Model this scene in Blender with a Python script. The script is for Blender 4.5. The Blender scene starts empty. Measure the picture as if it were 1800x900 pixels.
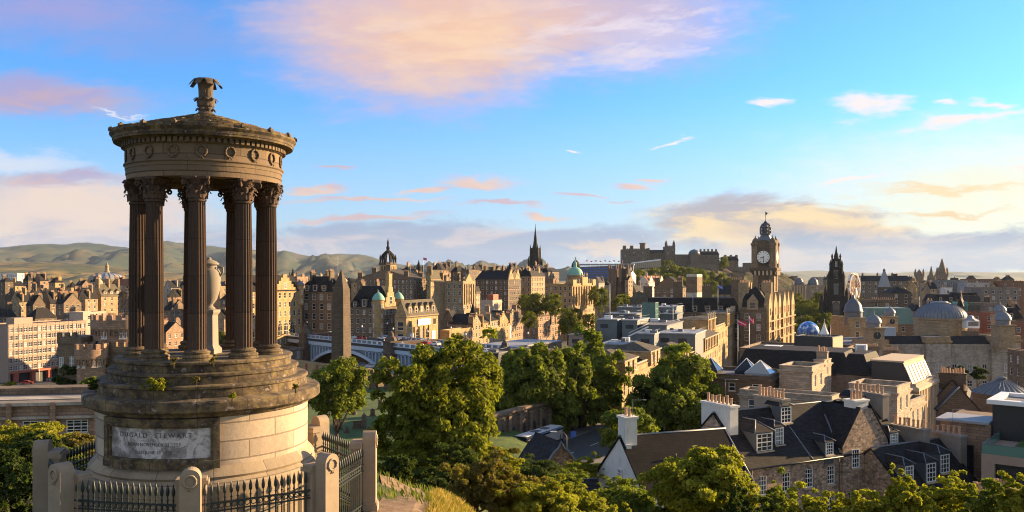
import bpy, bmesh, math, random
import numpy as np
from mathutils import Vector, Matrix
R = math.radians
PI = math.pi
rng = random.Random(7)
nr = np.random.default_rng(11)
S = bpy.context.scene
COL = S.collection
F = 1480.0        # focal length of the photograph in its own pixels (1800 wide)
HY = 485.0        # row of the horizon
# ------------------------------------------------------------------ camera
cam = bpy.data.objects.new('camera', bpy.data.cameras.new('camera'))
COL.objects.link(cam)
cam.location = (0, 0, 0)
cam.rotation_euler = (R(90), 0, 0)
cam.data.sensor_width = 36
cam.data.lens = 36 * F / 1800
cam.data.shift_y = (HY - 450) / 1800
cam.data.clip_start = 0.2
cam.data.clip_end = 60000
S.camera = cam
# ------------------------------------------------------------------ sun, exposure
SUN_AZ, SUN_EL = 66.0, 14.0       # azimuth clockwise from the view direction
sun = bpy.data.objects.new('sun', bpy.data.lights.new('sun', 'SUN'))
COL.objects.link(sun)
sun.data.energy = 5.0
sun.data.angle = R(0.5)
sun.data.color = (1.0, 0.68, 0.34)
_d = Vector((math.sin(R(SUN_AZ)) * math.cos(R(SUN_EL)), math.cos(R(SUN_AZ)) * math.cos(R(SUN_EL)), math.sin(R(SUN_EL))))
sun.rotation_euler = _d.to_track_quat('Z', 'Y').to_euler()
S.view_settings.view_transform = 'Standard'
S.view_settings.look = 'None'
S.view_settings.exposure = 0.0
S.view_settings.gamma = 1.0
S.view_settings.use_curve_mapping = False
S.render.engine = 'CYCLES'
S.cycles.use_denoising = True
S.cycles.max_bounces = 5
S.cycles.diffuse_bounces = 2
S.cycles.glossy_bounces = 2
S.cycles.transmission_bounces = 3
S.cycles.volume_bounces = 0
S.cycles.filter_width = 1.05
S.cycles.use_adaptive_sampling = True
S.cycles.adaptive_threshold = 0.02

def lin(r, g, b):
    f = lambda c: (c / 255 / 12.92) if c / 255 <= 0.04045 else ((c / 255 + 0.055) / 1.055) ** 2.4
    return (f(r), f(g), f(b), 1.0)

# ------------------------------------------------------------------ node helper
class NT:
    def __init__(s, tree): s.t = tree; s.n = tree.nodes; s.l = tree.links
    def put(s, sock, v):
        if isinstance(v, bpy.types.NodeSocket): s.l.new(v, sock)
        elif v is not None:
            try: sock.default_value = v
            except Exception: sock.default_value = tuple(v) + (1,) if len(v) == 3 else tuple(v)[:3]
    def new(s, typ, ins=None, **kw):
        nd = s.n.new(typ)
        for k, v in kw.items(): setattr(nd, k, v)
        for k, v in (ins or {}).items(): s.put(nd.inputs[k], v)
        return nd
    def m(s, op, a, b=None, c=None, clamp=False):
        nd = s.n.new('ShaderNodeMath'); nd.operation = op; nd.use_clamp = clamp
        for i, v in enumerate((a, b, c)):
            if v is not None: s.put(nd.inputs[i], v)
        return nd.outputs[0]
    def vm(s, op, a, b=None):
        nd = s.n.new('ShaderNodeVectorMath'); nd.operation = op
        s.put(nd.inputs[0], a)
        if b is not None: s.put(nd.inputs['Scale' if op == 'SCALE' else 1], b)
        return nd.outputs[0]
    def xyz(s, x, y, z):
        return s.new('ShaderNodeCombineXYZ', {0: x, 1: y, 2: z}).outputs[0]
    def sep(s, v):
        o = s.new('ShaderNodeSeparateXYZ', {0: v}).outputs
        return o[0], o[1], o[2]
    def noise(s, vec, scale, detail=4, rough=0.55, dist=0.0, dim='3D'):
        return s.new('ShaderNodeTexNoise', {'Vector': vec, 'Scale': scale, 'Detail': detail, 'Roughness': rough, 'Distortion': dist}, noise_dimensions=dim).outputs['Fac']
    def mix(s, f, a, b, blend='MIX'):
        nd = s.new('ShaderNodeMix', data_type='RGBA', blend_type=blend)
        s.put(nd.inputs[0], f); s.put(nd.inputs[6], a); s.put(nd.inputs[7], b)
        return nd.outputs[2]
    def ramp(s, f, stops):
        nd = s.new('ShaderNodeValToRGB', {0: f})
        e = nd.color_ramp.elements
        while len(e) < len(stops): e.new(0.5)
        for el, (p, c) in zip(e, stops):
            el.position = p; el.color = c if len(c) == 4 else tuple(c) + (1,)
        return nd.outputs[0]
    def smooth(s, v, a, b, lo=0.0, hi=1.0):
        nd = s.new('ShaderNodeMapRange', {0: v, 1: a, 2: b, 3: lo, 4: hi}, interpolation_type='SMOOTHSTEP')
        return nd.outputs[0]

# ------------------------------------------------------------------ sky with clouds (world)
W = bpy.data.worlds.new('World'); S.world = W; W.use_nodes = True
def make_world():
    t = W.node_tree; t.nodes.clear(); N = NT(t)
    sky = N.new('ShaderNodeTexSky', sky_type='NISHITA', sun_disc=False)
    sky.sun_elevation = R(SUN_EL); sky.sun_rotation = R(SUN_AZ)
    sky.altitude = 100; sky.air_density = 1.0; sky.dust_density = 0.5; sky.ozone_density = 3.0
    g = N.new('ShaderNodeTexCoord').outputs['Generated']
    x, y, z = N.sep(g)
    yy = N.m('MAXIMUM', y, 0.08)
    u = N.m('DIVIDE', x, yy); v = N.m('DIVIDE', z, yy)
    uv = N.xyz(u, N.m('MULTIPLY', v, 2.4), 0)
    n1 = N.noise(uv, 3.2, 7, 0.6, 0.3)
    n2 = N.noise(N.xyz(u, N.m('MULTIPLY', v, 3.5), 3.7), 9.0, 6, 0.62, 0.4)
    nfine = N.noise(N.xyz(u, N.m('MULTIPLY', v, 3.0), 9.1), 26.0, 4, 0.6)
    w1 = N.m('SUBTRACT', n1, 0.5); w2 = N.m('SUBTRACT', n2, 0.5)
    uw = N.m('ADD', u, N.m('ADD', N.m('MULTIPLY', w1, 0.16), N.m('MULTIPLY', w2, 0.06)))
    vw = N.m('ADD', v, N.m('ADD', N.m('MULTIPLY', w2, 0.055), N.m('MULTIPLY', w1, 0.03)))
    def blob(px, py, rx, ry, soft=0.75, tilt=0.0, rag=0.5):
        cu, cv = (px - 900) / F, (HY - py) / F
        du = N.m('DIVIDE', N.m('SUBTRACT', uw, cu), rx / F)
        dv0 = N.m('SUBTRACT', vw, cv)
        if tilt: dv0 = N.m('SUBTRACT', dv0, N.m('MULTIPLY', N.m('SUBTRACT', uw, cu), tilt))
        dv = N.m('DIVIDE', dv0, ry / F)
        q = N.m('SQRT', N.m('ADD', N.m('MULTIPLY', du, du), N.m('MULTIPLY', dv, dv)))
        q = N.m('ADD', q, N.m('MULTIPLY', N.m('SUBTRACT', nfine, 0.5), rag))
        return N.smooth(q, 1.0, 1.0 - soft)
    col = N.mix(1.0, sky.outputs[0], SKY_TINT, 'MULTIPLY')
    # a paler, warmer air low over the horizon, warmest towards the sun
    low = N.smooth(v, 0.24, 0.0)
    warm = N.smooth(u, -0.1, 0.75)
    col = N.mix(N.m('MULTIPLY', low, 0.75), col, N.mix(warm, sk(196, 214, 236), sk(255, 236, 196)))
    def layer(col, mask, colour, amt=1.0):
        return N.mix(N.m('MULTIPLY', mask, amt, clamp=True), col, colour)
    lav, peach, grey, cream = sk(186, 172, 206), sk(244, 200, 168), sk(160, 170, 196), sk(255, 226, 186)
    rose = sk(214, 158, 156)
    shade = N.smooth(n2, 0.40, 0.62)
    # big rosy cloud across the top, lavender at its thin ends
    big = N.m('MAXIMUM', blob(740, 45, 370, 200, 0.55, 0.0, .35), blob(970, 10, 460, 170, 0.75, -0.05, .4))
    core = blob(800, 60, 380, 150, 0.95)
    col = layer(col, big, N.mix(core, sk(204, 190, 218), N.mix(shade, sk(244, 200, 176), sk(253, 216, 184))), 1.0)
    col = layer(col, N.m('MULTIPLY', blob(1120, 60, 220, 70, 0.95, 0.1), N.smooth(n2, 0.35, 0.6)), sk(212, 206, 236), 0.7)
    st = N.noise(N.xyz(N.m('ADD', u, N.m('MULTIPLY', v, 1.5)), N.m('MULTIPLY', N.m('SUBTRACT', v, N.m('MULTIPLY', u, .18)), 5.0), 2.2), 9.0, 7, .65, .5)
    col = layer(col, N.m('MULTIPLY', blob(1110, 60, 290, 95, 0.9, 0.06), N.smooth(st, .44, .62)), sk(236, 226, 242), 0.85)
    col = layer(col, N.m('MULTIPLY', blob(800, 70, 420, 130, 0.9), N.smooth(st, .5, .68)), sk(255, 228, 204), 0.45)
    col = layer(col, blob(80, 20, 400, 90, 1.0), sk(168, 166, 222), 0.85)
    col = layer(col, blob(330, 70, 260, 60, 1.0), sk(140, 165, 230), 0.5)
    col = layer(col, blob(60, 170, 270, 52, 0.8, -0.03), N.mix(shade, sk(184, 166, 206), sk(216, 172, 170)), 0.8)
    col = layer(col, blob(200, 196, 60, 5, 0.8, -0.25), sk(236, 236, 250), 0.8)
    # left bank behind the temple
    col = layer(col, blob(40, 285, 170, 26, 0.8), sk(226, 232, 246), 0.8)
    col = layer(col, blob(90, 372, 420, 80, 0.6), N.mix(N.smooth(n1, 0.38, 0.62), sk(198, 194, 216), sk(246, 222, 206)), 0.95)
    col = layer(col, blob(110, 312, 190, 20, 0.8), N.mix(shade, lav, sk(224, 190, 182)), 0.85)
    col = layer(col, blob(150, 425, 520, 36, 0.7), N.mix(shade, sk(186, 190, 212), sk(226, 212, 214)), 0.85)
    # streaks in the middle
    for px, py, rx, ry, ti in ((585, 297, 50, 6, 0), (640, 350, 170, 8, 0.01), (640, 386, 160, 9, 0.02), (850, 318, 100, 17, 0),
                               (560, 330, 60, 12, 0), (880, 362, 120, 9, 0.02), (1020, 344, 60, 8, -.04), (1110, 325, 55, 11, 0.05), (1085, 358, 40, 4, 0),
                               (1150, 310, 40, 5, 0), (740, 332, 80, 7, 0.03), (960, 376, 60, 7, 0)):
        col = layer(col, blob(px, py, rx, ry, 0.75, ti), N.mix(shade, sk(214, 180, 188), sk(248, 206, 178)), 0.85)
    # low grey-blue bank along the horizon
    col = layer(col, blob(760, 430, 620, 44, 0.5), N.mix(N.smooth(n2, 0.46, 0.62), sk(156, 175, 208), sk(212, 200, 208)), 0.95)
    col = layer(col, blob(1040, 442, 110, 13, 0.7), sk(240, 212, 190), 0.7)
    col = layer(col, blob(820, 462, 340, 20, 0.8), sk(146, 170, 212), 0.8)
    # right bank: gilded top, grey underside
    glow = blob(1760, 330, 560, 170, 1.0)
    col = layer(col, glow, sk(255, 248, 214), 0.85)
    col = layer(col, blob(1370, 395, 300, 60, 0.45, -0.02), N.mix(N.smooth(n2, 0.40, 0.58), sk(178, 172, 184), sk(254, 222, 168)), 0.95)
    col = layer(col, blob(1420, 402, 240, 26, 0.7), N.mix(N.smooth(n2, 0.36, 0.6), sk(166, 170, 190), sk(214, 192, 176)), 0.9)
    col = layer(col, blob(1620, 446, 560, 54, 0.45), N.mix(N.smooth(n2, 0.46, 0.64), sk(148, 168, 200), sk(200, 192, 200)), 1.0)
    col = layer(col, blob(1650, 335, 190, 9, 0.8, 0.02), sk(252, 222, 170), 0.8)
    col = layer(col, blob(1670, 372, 130, 7, 0.8), sk(244, 206, 150), 0.8)
    # small white clouds
    for px, py, rx, ry, ti in ((1510, 188, 108, 22, 0.1), (1312, 190, 42, 8, 0), (1662, 186, 34, 7, 0), (1760, 183, 75, 7, 0.02), (1710, 210, 150, 9, 0.16),
                               (1180, 250, 26, 4, 0.15), (1017, 268, 15, 5, 0), (1490, 318, 55, 7, 0.06), (1790, 290, 40, 8, 0)):
        col = layer(col, blob(px, py, rx * 1.15, ry * 1.2, 0.8, ti, 1.5), sk(255, 244, 240), 0.95)
    # unseen zenith and broken cloud behind the camera, brightened to fill the shade
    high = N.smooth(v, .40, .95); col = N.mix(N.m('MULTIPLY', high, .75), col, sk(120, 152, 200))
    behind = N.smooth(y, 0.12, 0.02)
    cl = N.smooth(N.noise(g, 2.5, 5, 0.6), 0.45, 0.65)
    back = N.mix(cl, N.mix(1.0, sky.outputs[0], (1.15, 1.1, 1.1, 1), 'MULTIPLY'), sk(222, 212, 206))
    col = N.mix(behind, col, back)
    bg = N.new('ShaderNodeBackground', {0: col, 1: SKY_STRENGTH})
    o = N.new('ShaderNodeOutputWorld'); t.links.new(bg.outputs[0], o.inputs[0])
SKY_STRENGTH = 0.068; EXPO = 1.66; HAZE = 0.00002; S.view_settings.exposure = EXPO
SKY_TINT = (0.44, 0.90, 1.36, 1)
def sk(r, g, b):
    c = lin(r, g, b); return (*(q / SKY_STRENGTH / 2 ** EXPO for q in c[:3]), 1)
make_world()
W.cycles.sampling_method = 'MANUAL'; W.cycles.sample_map_resolution = 1024

# ------------------------------------------------------------------ materials
M = {}
def mat(name):
    m = bpy.data.materials.new(name); m.use_nodes = True
    t = m.node_tree; t.nodes.clear(); N = NT(t)
    b = N.new('ShaderNodeBsdfPrincipled'); o = N.new('ShaderNodeOutputMaterial')
    t.links.new(b.outputs[0], o.inputs[0]); M[name] = m
    return N, b
def bump(N, b, h, strength=0.3, dist=0.05):
    n = N.new('ShaderNodeBump', {'Strength': strength, 'Distance': dist, 'Height': h}); N.l.new(n.outputs[0], b.inputs['Normal'])
def plain(name, c, rough=0.6, metal=0.0, var=0.12, sc=3.0):
    N, b = mat(name)
    co = N.new('ShaderNodeTexCoord').outputs['Object']
    n = N.noise(co, sc, 5, 0.6)
    N.put(b.inputs['Base Color'], N.mix(n, tuple(x * (1 - var * 2) for x in c[:3]) + (1,), tuple(min(1, x * (1 + var * 2)) for x in c[:3]) + (1,)))
    b.inputs['Roughness'].default_value = rough; b.inputs['Metallic'].default_value = metal
def stonemat(name, bw=0.9, bh=0.36, mortar=0.025, stain=0.5, round_r=None, base=None, rubble=False, bs=0.35):
    """ashlar that takes its colour from the object; blocks, soot and runs of weathering as its own pattern"""
    N, b = mat(name)
    tc = N.new('ShaderNodeTexCoord').outputs['Object']
    x, y, z = N.sep(tc)
    if round_r: s = N.m('MULTIPLY', N.m('ARCTAN2', y, x), round_r)
    else: s = N.m('ADD', x, y)
    oi = N.new('ShaderNodeObjectInfo')
    basec = base if base else oi.outputs['Color']
    vec = N.xyz(s, z, 0)
    br = N.new('ShaderNodeTexBrick', {'Vector': vec, 'Color1': (0.74, 0.74, 0.74, 1), 'Color2': (1.16, 1.13, 1.08, 1), 'Mortar': (0.5, 0.48, 0.46, 1), 'Scale': 1.0,
                                      'Mortar Size': mortar, 'Mortar Smooth': 0.2, 'Bias': 0.0, 'Brick Width': bw, 'Row Height': bh})
    pat = br.outputs['Color']; hgt = br.outputs['Fac']
    if rubble:
        vo = N.new('ShaderNodeTexVoronoi', {'Vector': N.xyz(s, N.m('MULTIPLY', z, 1.7), 0), 'Scale': 2.6}, feature='F1')
        ve = N.new('ShaderNodeTexVoronoi', {'Vector': N.xyz(s, N.m('MULTIPLY', z, 1.7), 0), 'Scale': 2.6}, feature='DISTANCE_TO_EDGE')
        vv = N.sep(vo.outputs['Color'])
        pat = N.ramp(vv[0], [(0, (0.4, 0.36, 0.34, 1)), (0.5, (0.95, 0.85, 0.76, 1)), (0.8, (1.3, 1.05, 0.9, 1)), (1, (1.5, 1.4, 1.3, 1))])
        e = N.smooth(ve.outputs['Distance'], 0.0, 0.07)
        pat = N.mix(e, (0.75, 0.7, 0.64, 1), pat); hgt = N.m('SUBTRACT', 1.0, e)
    c = N.mix(1.0, basec, pat, 'MULTIPLY')
    n = N.noise(N.xyz(N.m('MULTIPLY', s, 0.35), N.m('MULTIPLY', z, 0.12), oi.outputs['Random']), 1.6, 7, 0.66)
    c = N.mix(N.m('MULTIPLY', N.smooth(n, 0.46, 0.72), stain), c, (0.05, 0.042, 0.036, 1))
    n2 = N.noise(tc, 9.0, 4, 0.7)
    c = N.mix(0.5, c, N.mix(n2, (0.5, 0.5, 0.5, 1), (1.45, 1.45, 1.45, 1)), 'MULTIPLY')
    N.put(b.inputs['Base Color'], c); b.inputs['Roughness'].default_value = 0.9
    bump(N, b, N.m('ADD', N.m('MULTIPLY', hgt, -1.0), N.m('MULTIPLY', n2, 0.6)), bs, 0.03)
def slatemat(name, c, wob=0.4, sw=0.35, sh=0.22):
    N, b = mat(name)
    tc = N.new('ShaderNodeTexCoord').outputs['Object']
    x, y, z = N.sep(tc)
    oi = N.new('ShaderNodeObjectInfo')
    br = N.new('ShaderNodeTexBrick', {'Vector': N.xyz(N.m('ADD', x, y), z, 0), 'Color1': tuple(q * 0.7 for q in c) + (1,), 'Color2': tuple(q * 1.4 for q in c) + (1,), 'Mortar': tuple(q * 0.4 for q in c) + (1,),
                                      'Scale': 1.0, 'Mortar Size': 0.012, 'Brick Width': sw, 'Row Height': sh})
    n = N.noise(tc, 0.8, 6, 0.65)
    cc = N.mix(N.m('MULTIPLY', N.smooth(n, 0.42, 0.7), wob), br.outputs['Color'], tuple(q * 1.8 for q in c) + (1,))
    cc = N.mix(N.m('MULTIPLY', N.smooth(N.noise(tc, 2.6, 5, 0.7), 0.6, 0.75), 0.25), cc, (0.05, 0.048, 0.03, 1))
    N.put(b.inputs['Base Color'], cc); b.inputs['Roughness'].default_value = 0.75; b.inputs['Specular IOR Level'].default_value = .12
    bump(N, b, br.outputs['Fac'], -0.3, 0.02)
def leafmat(name, c1, c2, trans=0.42):
    m = bpy.data.materials.new(name); m.use_nodes = True; M[name] = m
    t = m.node_tree; t.nodes.clear(); N = NT(t)
    gi = N.new('ShaderNodeNewGeometry').outputs['Random Per Island']
    tc = N.new('ShaderNodeTexCoord').outputs['Object']
    n = N.noise(tc, 0.7, 3, 0.6)
    f = N.m('ADD', N.m('MULTIPLY', gi, 0.6), N.m('MULTIPLY', N.smooth(n, 0.35, 0.65), 0.4))
    c = N.mix(f, c1 + (1,), c2 + (1,))
    d = N.new('ShaderNodeBsdfPrincipled', {'Base Color': c, 'Roughness': 0.7, 'Specular IOR Level': 0.2})
    tr = N.new('ShaderNodeBsdfTranslucent', {'Color': N.mix(1.0, c, (1.3, 1.5, 0.5, 1), 'MULTIPLY')})
    mx = N.new('ShaderNodeMixShader', {0: trans, 1: d.outputs[0], 2: tr.outputs[0]})
    o = N.new('ShaderNodeOutputMaterial'); t.links.new(mx.outputs[0], o.inputs[0])

stonemat('stone')                                     # city ashlar, tinted per object
stonemat('rubble', rubble=True, stain=0.35, bs=0.8)
stonemat('temple_stone', 1.1, 0.42, 0.012, 0.75, None, (0.17, 0.118, 0.074, 1), bs=0.6)
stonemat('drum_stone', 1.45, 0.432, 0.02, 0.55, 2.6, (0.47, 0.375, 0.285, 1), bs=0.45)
def rendermat():
    N, b = mat('render_wall')
    tc = N.new('ShaderNodeTexCoord').outputs['Object']; x, y, z = N.sep(tc); oi = N.new('ShaderNodeObjectInfo')
    n = N.noise(tc, 1.2, 5, .65); run = N.noise(N.xyz(N.m('MULTIPLY', N.m('ADD', x, y), 2.2), N.m('MULTIPLY', z, .25), 0), 2.0, 5, .65)
    c = N.mix(1.0, oi.outputs['Color'], N.mix(n, (.82, .82, .82, 1), (1.12, 1.12, 1.12, 1)), 'MULTIPLY')
    c = N.mix(N.m('MULTIPLY', N.smooth(run, .52, .72), .4), c, (.16, .14, .12, 1))
    N.put(b.inputs['Base Color'], c); b.inputs['Roughness'].default_value = .92; bump(N, b, n, .15, .02)
rendermat()
slatemat('slate', (0.026, 0.024, 0.025), .25)
slatemat('slate_black', (0.013, 0.012, 0.0125), .2)
slatemat('slate_pale', (0.10, 0.085, 0.062))
slatemat('tile_red', (0.22, 0.09, 0.05))
def panelmat():
    N, b = mat('panel_stone')
    tc = N.new('ShaderNodeTexCoord').outputs['Object']
    n = N.noise(tc, 1.5, 7, 0.65, 0.6); n2 = N.noise(tc, 6, 5, 0.7)
    c = N.ramp(N.m('ADD', N.m('MULTIPLY', n, 0.8), N.m('MULTIPLY', n2, 0.2)), [(0.30, (0.07, 0.06, 0.055, 1)), (0.42, (0.17, 0.145, 0.135, 1)), (0.50, (0.30, 0.265, 0.25, 1)), (0.56, (0.60, 0.55, 0.53, 1)), (0.66, (0.34, 0.30, 0.28, 1)), (0.78, (0.20, 0.17, 0.15, 1))])
    N.put(b.inputs['Base Color'], c); b.inputs['Roughness'].default_value = 0.9; bump(N, b, n2, 0.2, 0.02)
panelmat()
def lichenmat():
    N, b = mat('step_stone')
    tc = N.new('ShaderNodeTexCoord').outputs['Object']
    x, y, z = N.sep(tc)
    s = N.m('ARCTAN2', y, x)
    n = N.noise(tc, 2.2, 7, 0.7, 0.3); n2 = N.noise(N.xyz(N.m('MULTIPLY', s, 6), N.m('MULTIPLY', z, 3), 0), 2.0, 5, 0.65)
    c = N.ramp(n, [(0.3, (0.022, 0.017, 0.013, 1)), (0.46, (0.065, 0.045, 0.03, 1)), (0.57, (0.15, 0.105, 0.056, 1)), (0.7, (0.27, 0.19, 0.10, 1))])
    c = N.mix(N.m('MULTIPLY', N.smooth(n2, 0.5, 0.66), 0.6), c, (0.20, 0.155, 0.05, 1))
    c = N.mix(N.m('MULTIPLY', N.smooth(n2, 0.42, 0.32), 0.7), c, (0.33, 0.28, 0.24, 1))
    j = N.m('LESS_THAN', N.m('FRACT', N.m('ADD', N.m('MULTIPLY', s, 2.55), 0.3)), 0.02)
    c = N.mix(N.m('MULTIPLY', j, 0.7), c, (0.03, 0.025, 0.02, 1))
    N.put(b.inputs['Base Color'], c); b.inputs['Roughness'].default_value = 0.95; bump(N, b, n, 0.5, 0.04)
lichenmat()
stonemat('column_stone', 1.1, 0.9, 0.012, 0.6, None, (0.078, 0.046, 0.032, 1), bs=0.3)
stonemat('plinth_stone', 1.3, 0.8, 0.012, 0.55, 2.8, (0.33, 0.26, 0.18, 1), bs=0.3)
plain('render_grey', (0.26, 0.225, 0.19), 0.95, 0, 0.2, 1.0)
plain('postered_stone', (0.31, 0.24, 0.17), 0.9, 0, 0.16, 3)
plain('iron', (0.022, 0.032, 0.035), 0.45, 0.2, 0.2)
plain('lead', (0.165, 0.18, 0.205), 0.5, 0.3, 0.15, 1.0)
plain('lead_dark', (0.10, 0.11, 0.13), 0.5, 0.2, 0.15, 1.0)
plain('copper', (0.20, 0.42, 0.33), 0.7, 0, 0.15)
plain('white_paint', (0.78, 0.78, 0.76), 0.5, 0, 0.04)
plain('dark_metal', (0.022, 0.022, 0.026), 0.5, 0.0, 0.15)
plain('zinc', (0.13, 0.15, 0.16), 0.6, 0.0, 0.2, 0.6)
plain('roof_felt', (0.14, 0.14, 0.15), 0.8, 0, 0.2, 0.4)
plain('roof_pale', (0.27, 0.28, 0.30), 0.6, 0, 0.14, 0.4)
plain('roof_olive', (0.12, 0.115, 0.085), 0.85, 0, 0.2, 0.4)
plain('green_roof', (0.10, 0.17, 0.14), 0.6, 0, 0.2, 0.3)
plain('bridge_blue', (0.40, 0.50, 0.62), 0.55, 0, 0.08)
plain('bridge_steel', (0.15, 0.19, 0.24), 0.6, 0, 0.1)
plain('asphalt', (0.05, 0.05, 0.052), 0.9, 0, 0.15, 1.0)
plain('paving', (0.17, 0.155, 0.14), 0.9, 0, 0.12, 2.0)
plain('terracotta', (0.50, 0.30, 0.18), 0.85, 0, 0.22, 4)
plain('sandy', (0.46, 0.36, 0.25), 0.9, 0, 0.15, 2)
plain('concrete', (0.35, 0.255, 0.20), 0.9, 0, 0.08, 1)
plain('red_panel', (0.36, 0.09, 0.05), 0.7, 0, 0.1, 1)
plain('banner_white', (0.80, 0.78, 0.76), 0.8, 0, 0.03)
plain('flag_red', (0.62, 0.04, 0.10), 0.8, 0, 0.1, 2)
plain('soot', (0.030, 0.024, 0.021), 0.95, 0, 0.3, 0.5)
plain('bark', (0.075, 0.055, 0.04), 0.95, 0, 0.3, 4)
plain('rubber', (0.02, 0.02, 0.02), 0.8)
plain('letter', (0.085, 0.075, 0.068), 0.95)
plain('clock_face', (0.82, 0.80, 0.74), 0.5, 0, 0.02)
plain('car_red', (0.45, 0.03, 0.03), 0.25); plain('car_white', (0.75, 0.75, 0.76), 0.25); plain('car_grey', (0.22, 0.23, 0.25), 0.25); plain('car_black', (0.02, 0.02, 0.024), 0.2)
plain('bus_maroon', (0.20, 0.02, 0.03), 0.3)
plain('cloth_dark', (0.05, 0.05, 0.07), 0.9); plain('skin', (0.5, 0.3, 0.2), 0.7)
def glassmat():
    N, b = mat('glass')
    oi = N.new('ShaderNodeObjectInfo').outputs['Random']
    c = N.ramp(oi, [(0.0, (0.012, 0.014, 0.018, 1)), (0.6, (0.03, 0.034, 0.042, 1)), (0.72, (0.10, 0.11, 0.12, 1)), (0.9, (0.34, 0.33, 0.31, 1))])
    N.put(b.inputs['Base Color'], c); b.inputs['Roughness'].default_value = 0.12
    tc = N.new('ShaderNodeTexCoord').outputs['Object']
    bump(N, b, N.noise(tc, 0.8, 2), 0.08, 0.1)
    N, b = mat('glass_green')
    b.inputs['Base Color'].default_value = (0.10, 0.22, 0.19, 1); b.inputs['Roughness'].default_value = 0.1
glassmat()
leafmat('leaf_sycamore', (0.065, 0.08, 0.010), (0.32, 0.31, 0.038))
leafmat('leaf_lime', (0.06, 0.08, 0.014), (0.26, 0.28, 0.045))
leafmat('leaf_gold', (0.11, 0.12, 0.013), (0.40, 0.36, 0.04))
leafmat('leaf_dark', (0.028, 0.044, 0.010), (0.085, 0.11, 0.024))
leafmat('leaf_rust', (0.09, 0.085, 0.02), (0.27, 0.20, 0.05))
leafmat('leaf_far', (0.05, 0.07, 0.012), (0.23, 0.22, 0.034), 0.35)
leafmat('grass_blade', (0.18, 0.14, 0.035), (0.52, 0.36, 0.12), 0.3)
def groundmat():
    N, b = mat('hill_grass')
    tc = N.new('ShaderNodeTexCoord').outputs['Object']
    n = N.noise(tc, 0.35, 7, 0.68); n2 = N.noise(tc, 4, 5, 0.7)
    c = N.ramp(N.m('ADD', N.m('MULTIPLY', n, 0.7), N.m('MULTIPLY', n2, 0.3)), [(0.35, (0.030, 0.045, 0.012, 1)), (0.52, (0.07, 0.085, 0.02, 1)), (0.65, (0.16, 0.125, 0.045, 1))])
    N.put(b.inputs['Base Color'], c); b.inputs['Roughness'].default_value = 1; bump(N, b, n2, 0.6, 0.1)
    N, b = mat('lawn')
    tc = N.new('ShaderNodeTexCoord').outputs['Object']
    n = N.noise(tc, 0.5, 6, 0.65)
    N.put(b.inputs['Base Color'], N.ramp(n, [(0.35, (0.030, 0.065, 0.010, 1)), (0.65, (0.085, 0.13, 0.022, 1))])); b.inputs['Roughness'].default_value = 1
    N, b = mat('city_floor')
    tc = N.new('ShaderNodeTexCoord').outputs['Object']
    n = N.noise(tc, 0.03, 6, 0.7); n2 = N.noise(tc, 0.4, 4, 0.6)
    c = N.mix(n2, N.ramp(n, [(0.35, (0.05, 0.05, 0.05, 1)), (0.5, (0.10, 0.085, 0.07, 1)), (0.6, (0.04, 0.06, 0.02, 1)), (0.7, (0.12, 0.10, 0.08, 1))]), (0.09, 0.085, 0.075, 1))
    N.put(b.inputs['Base Color'], c); b.inputs['Roughness'].default_value = 0.95
    N, b = mat('dirt')
    tc = N.new('ShaderNodeTexCoord').outputs['Object']
    n = N.noise(tc, 2.5, 7, 0.7)
    N.put(b.inputs['Base Color'], N.ramp(n, [(0.3, (0.10, 0.065, 0.04, 1)), (0.7, (0.27, 0.18, 0.11, 1))])); b.inputs['Roughness'].default_value = 1; bump(N, b, n, 0.7, 0.06)
    def hill(name, sc, stops, woods):
        N, b = mat(name)
        tc = N.new('ShaderNodeTexCoord').outputs['Object']
        x, y, z = N.sep(tc)
        n = N.noise(N.xyz(x, N.m('MULTIPLY', y, 0.5), N.m('MULTIPLY', z, 2.0)), sc, 6, 0.62)
        c = N.ramp(n, stops)
        w = N.smooth(N.noise(N.xyz(x, N.m('MULTIPLY', y, 0.4), N.m('MULTIPLY', z, 3.0)), sc * 3.2, 5, 0.7), 0.5, 0.6)
        c = N.mix(N.m('MULTIPLY', w, woods), c, (0.020, 0.034, 0.014, 1))
        N.put(b.inputs['Base Color'], c); b.inputs['Roughness'].default_value = 1
    hill('hill_far', 0.0011, [(0.36, (0.014, 0.032, 0.028, 1)), (0.48, (0.030, 0.046, 0.028, 1)), (0.57, (0.095, 0.076, 0.036, 1)), (0.64, (0.024, 0.040, 0.028, 1))], 0.9)  # greens shifted bluish: distance haze put into the colour
    hill('hill_near', 0.004, [(0.36, (0.04, 0.05, 0.014, 1)), (0.5, (0.13, 0.10, 0.026, 1)), (0.62, (0.23, 0.145, 0.045, 1)), (0.7, (0.06, 0.07, 0.02, 1))], 0.95)
    hill('hill_right', 0.0008, [(0.36, (0.04, 0.055, 0.03, 1)), (0.5, (0.07, 0.08, 0.04, 1)), (0.62, (0.12, 0.11, 0.06, 1)), (0.7, (0.05, 0.06, 0.03, 1))], 0.6)
    N, b = mat('crag')
    tc = N.new('ShaderNodeTexCoord').outputs['Object']
    n = N.noise(tc, 0.05, 8, 0.72); n2 = N.noise(tc, 0.2, 6, 0.7)
    c = N.ramp(n, [(0.38, (0.045, 0.037, 0.028, 1)), (0.5, (0.12, 0.09, 0.06, 1)), (0.58, (0.07, 0.08, 0.022, 1)), (0.68, (0.11, 0.10, 0.03, 1))])
    N.put(b.inputs['Base Color'], c); b.inputs['Roughness'].default_value = 1; bump(N, b, n2, 1.0, 4.0)
groundmat()

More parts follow.
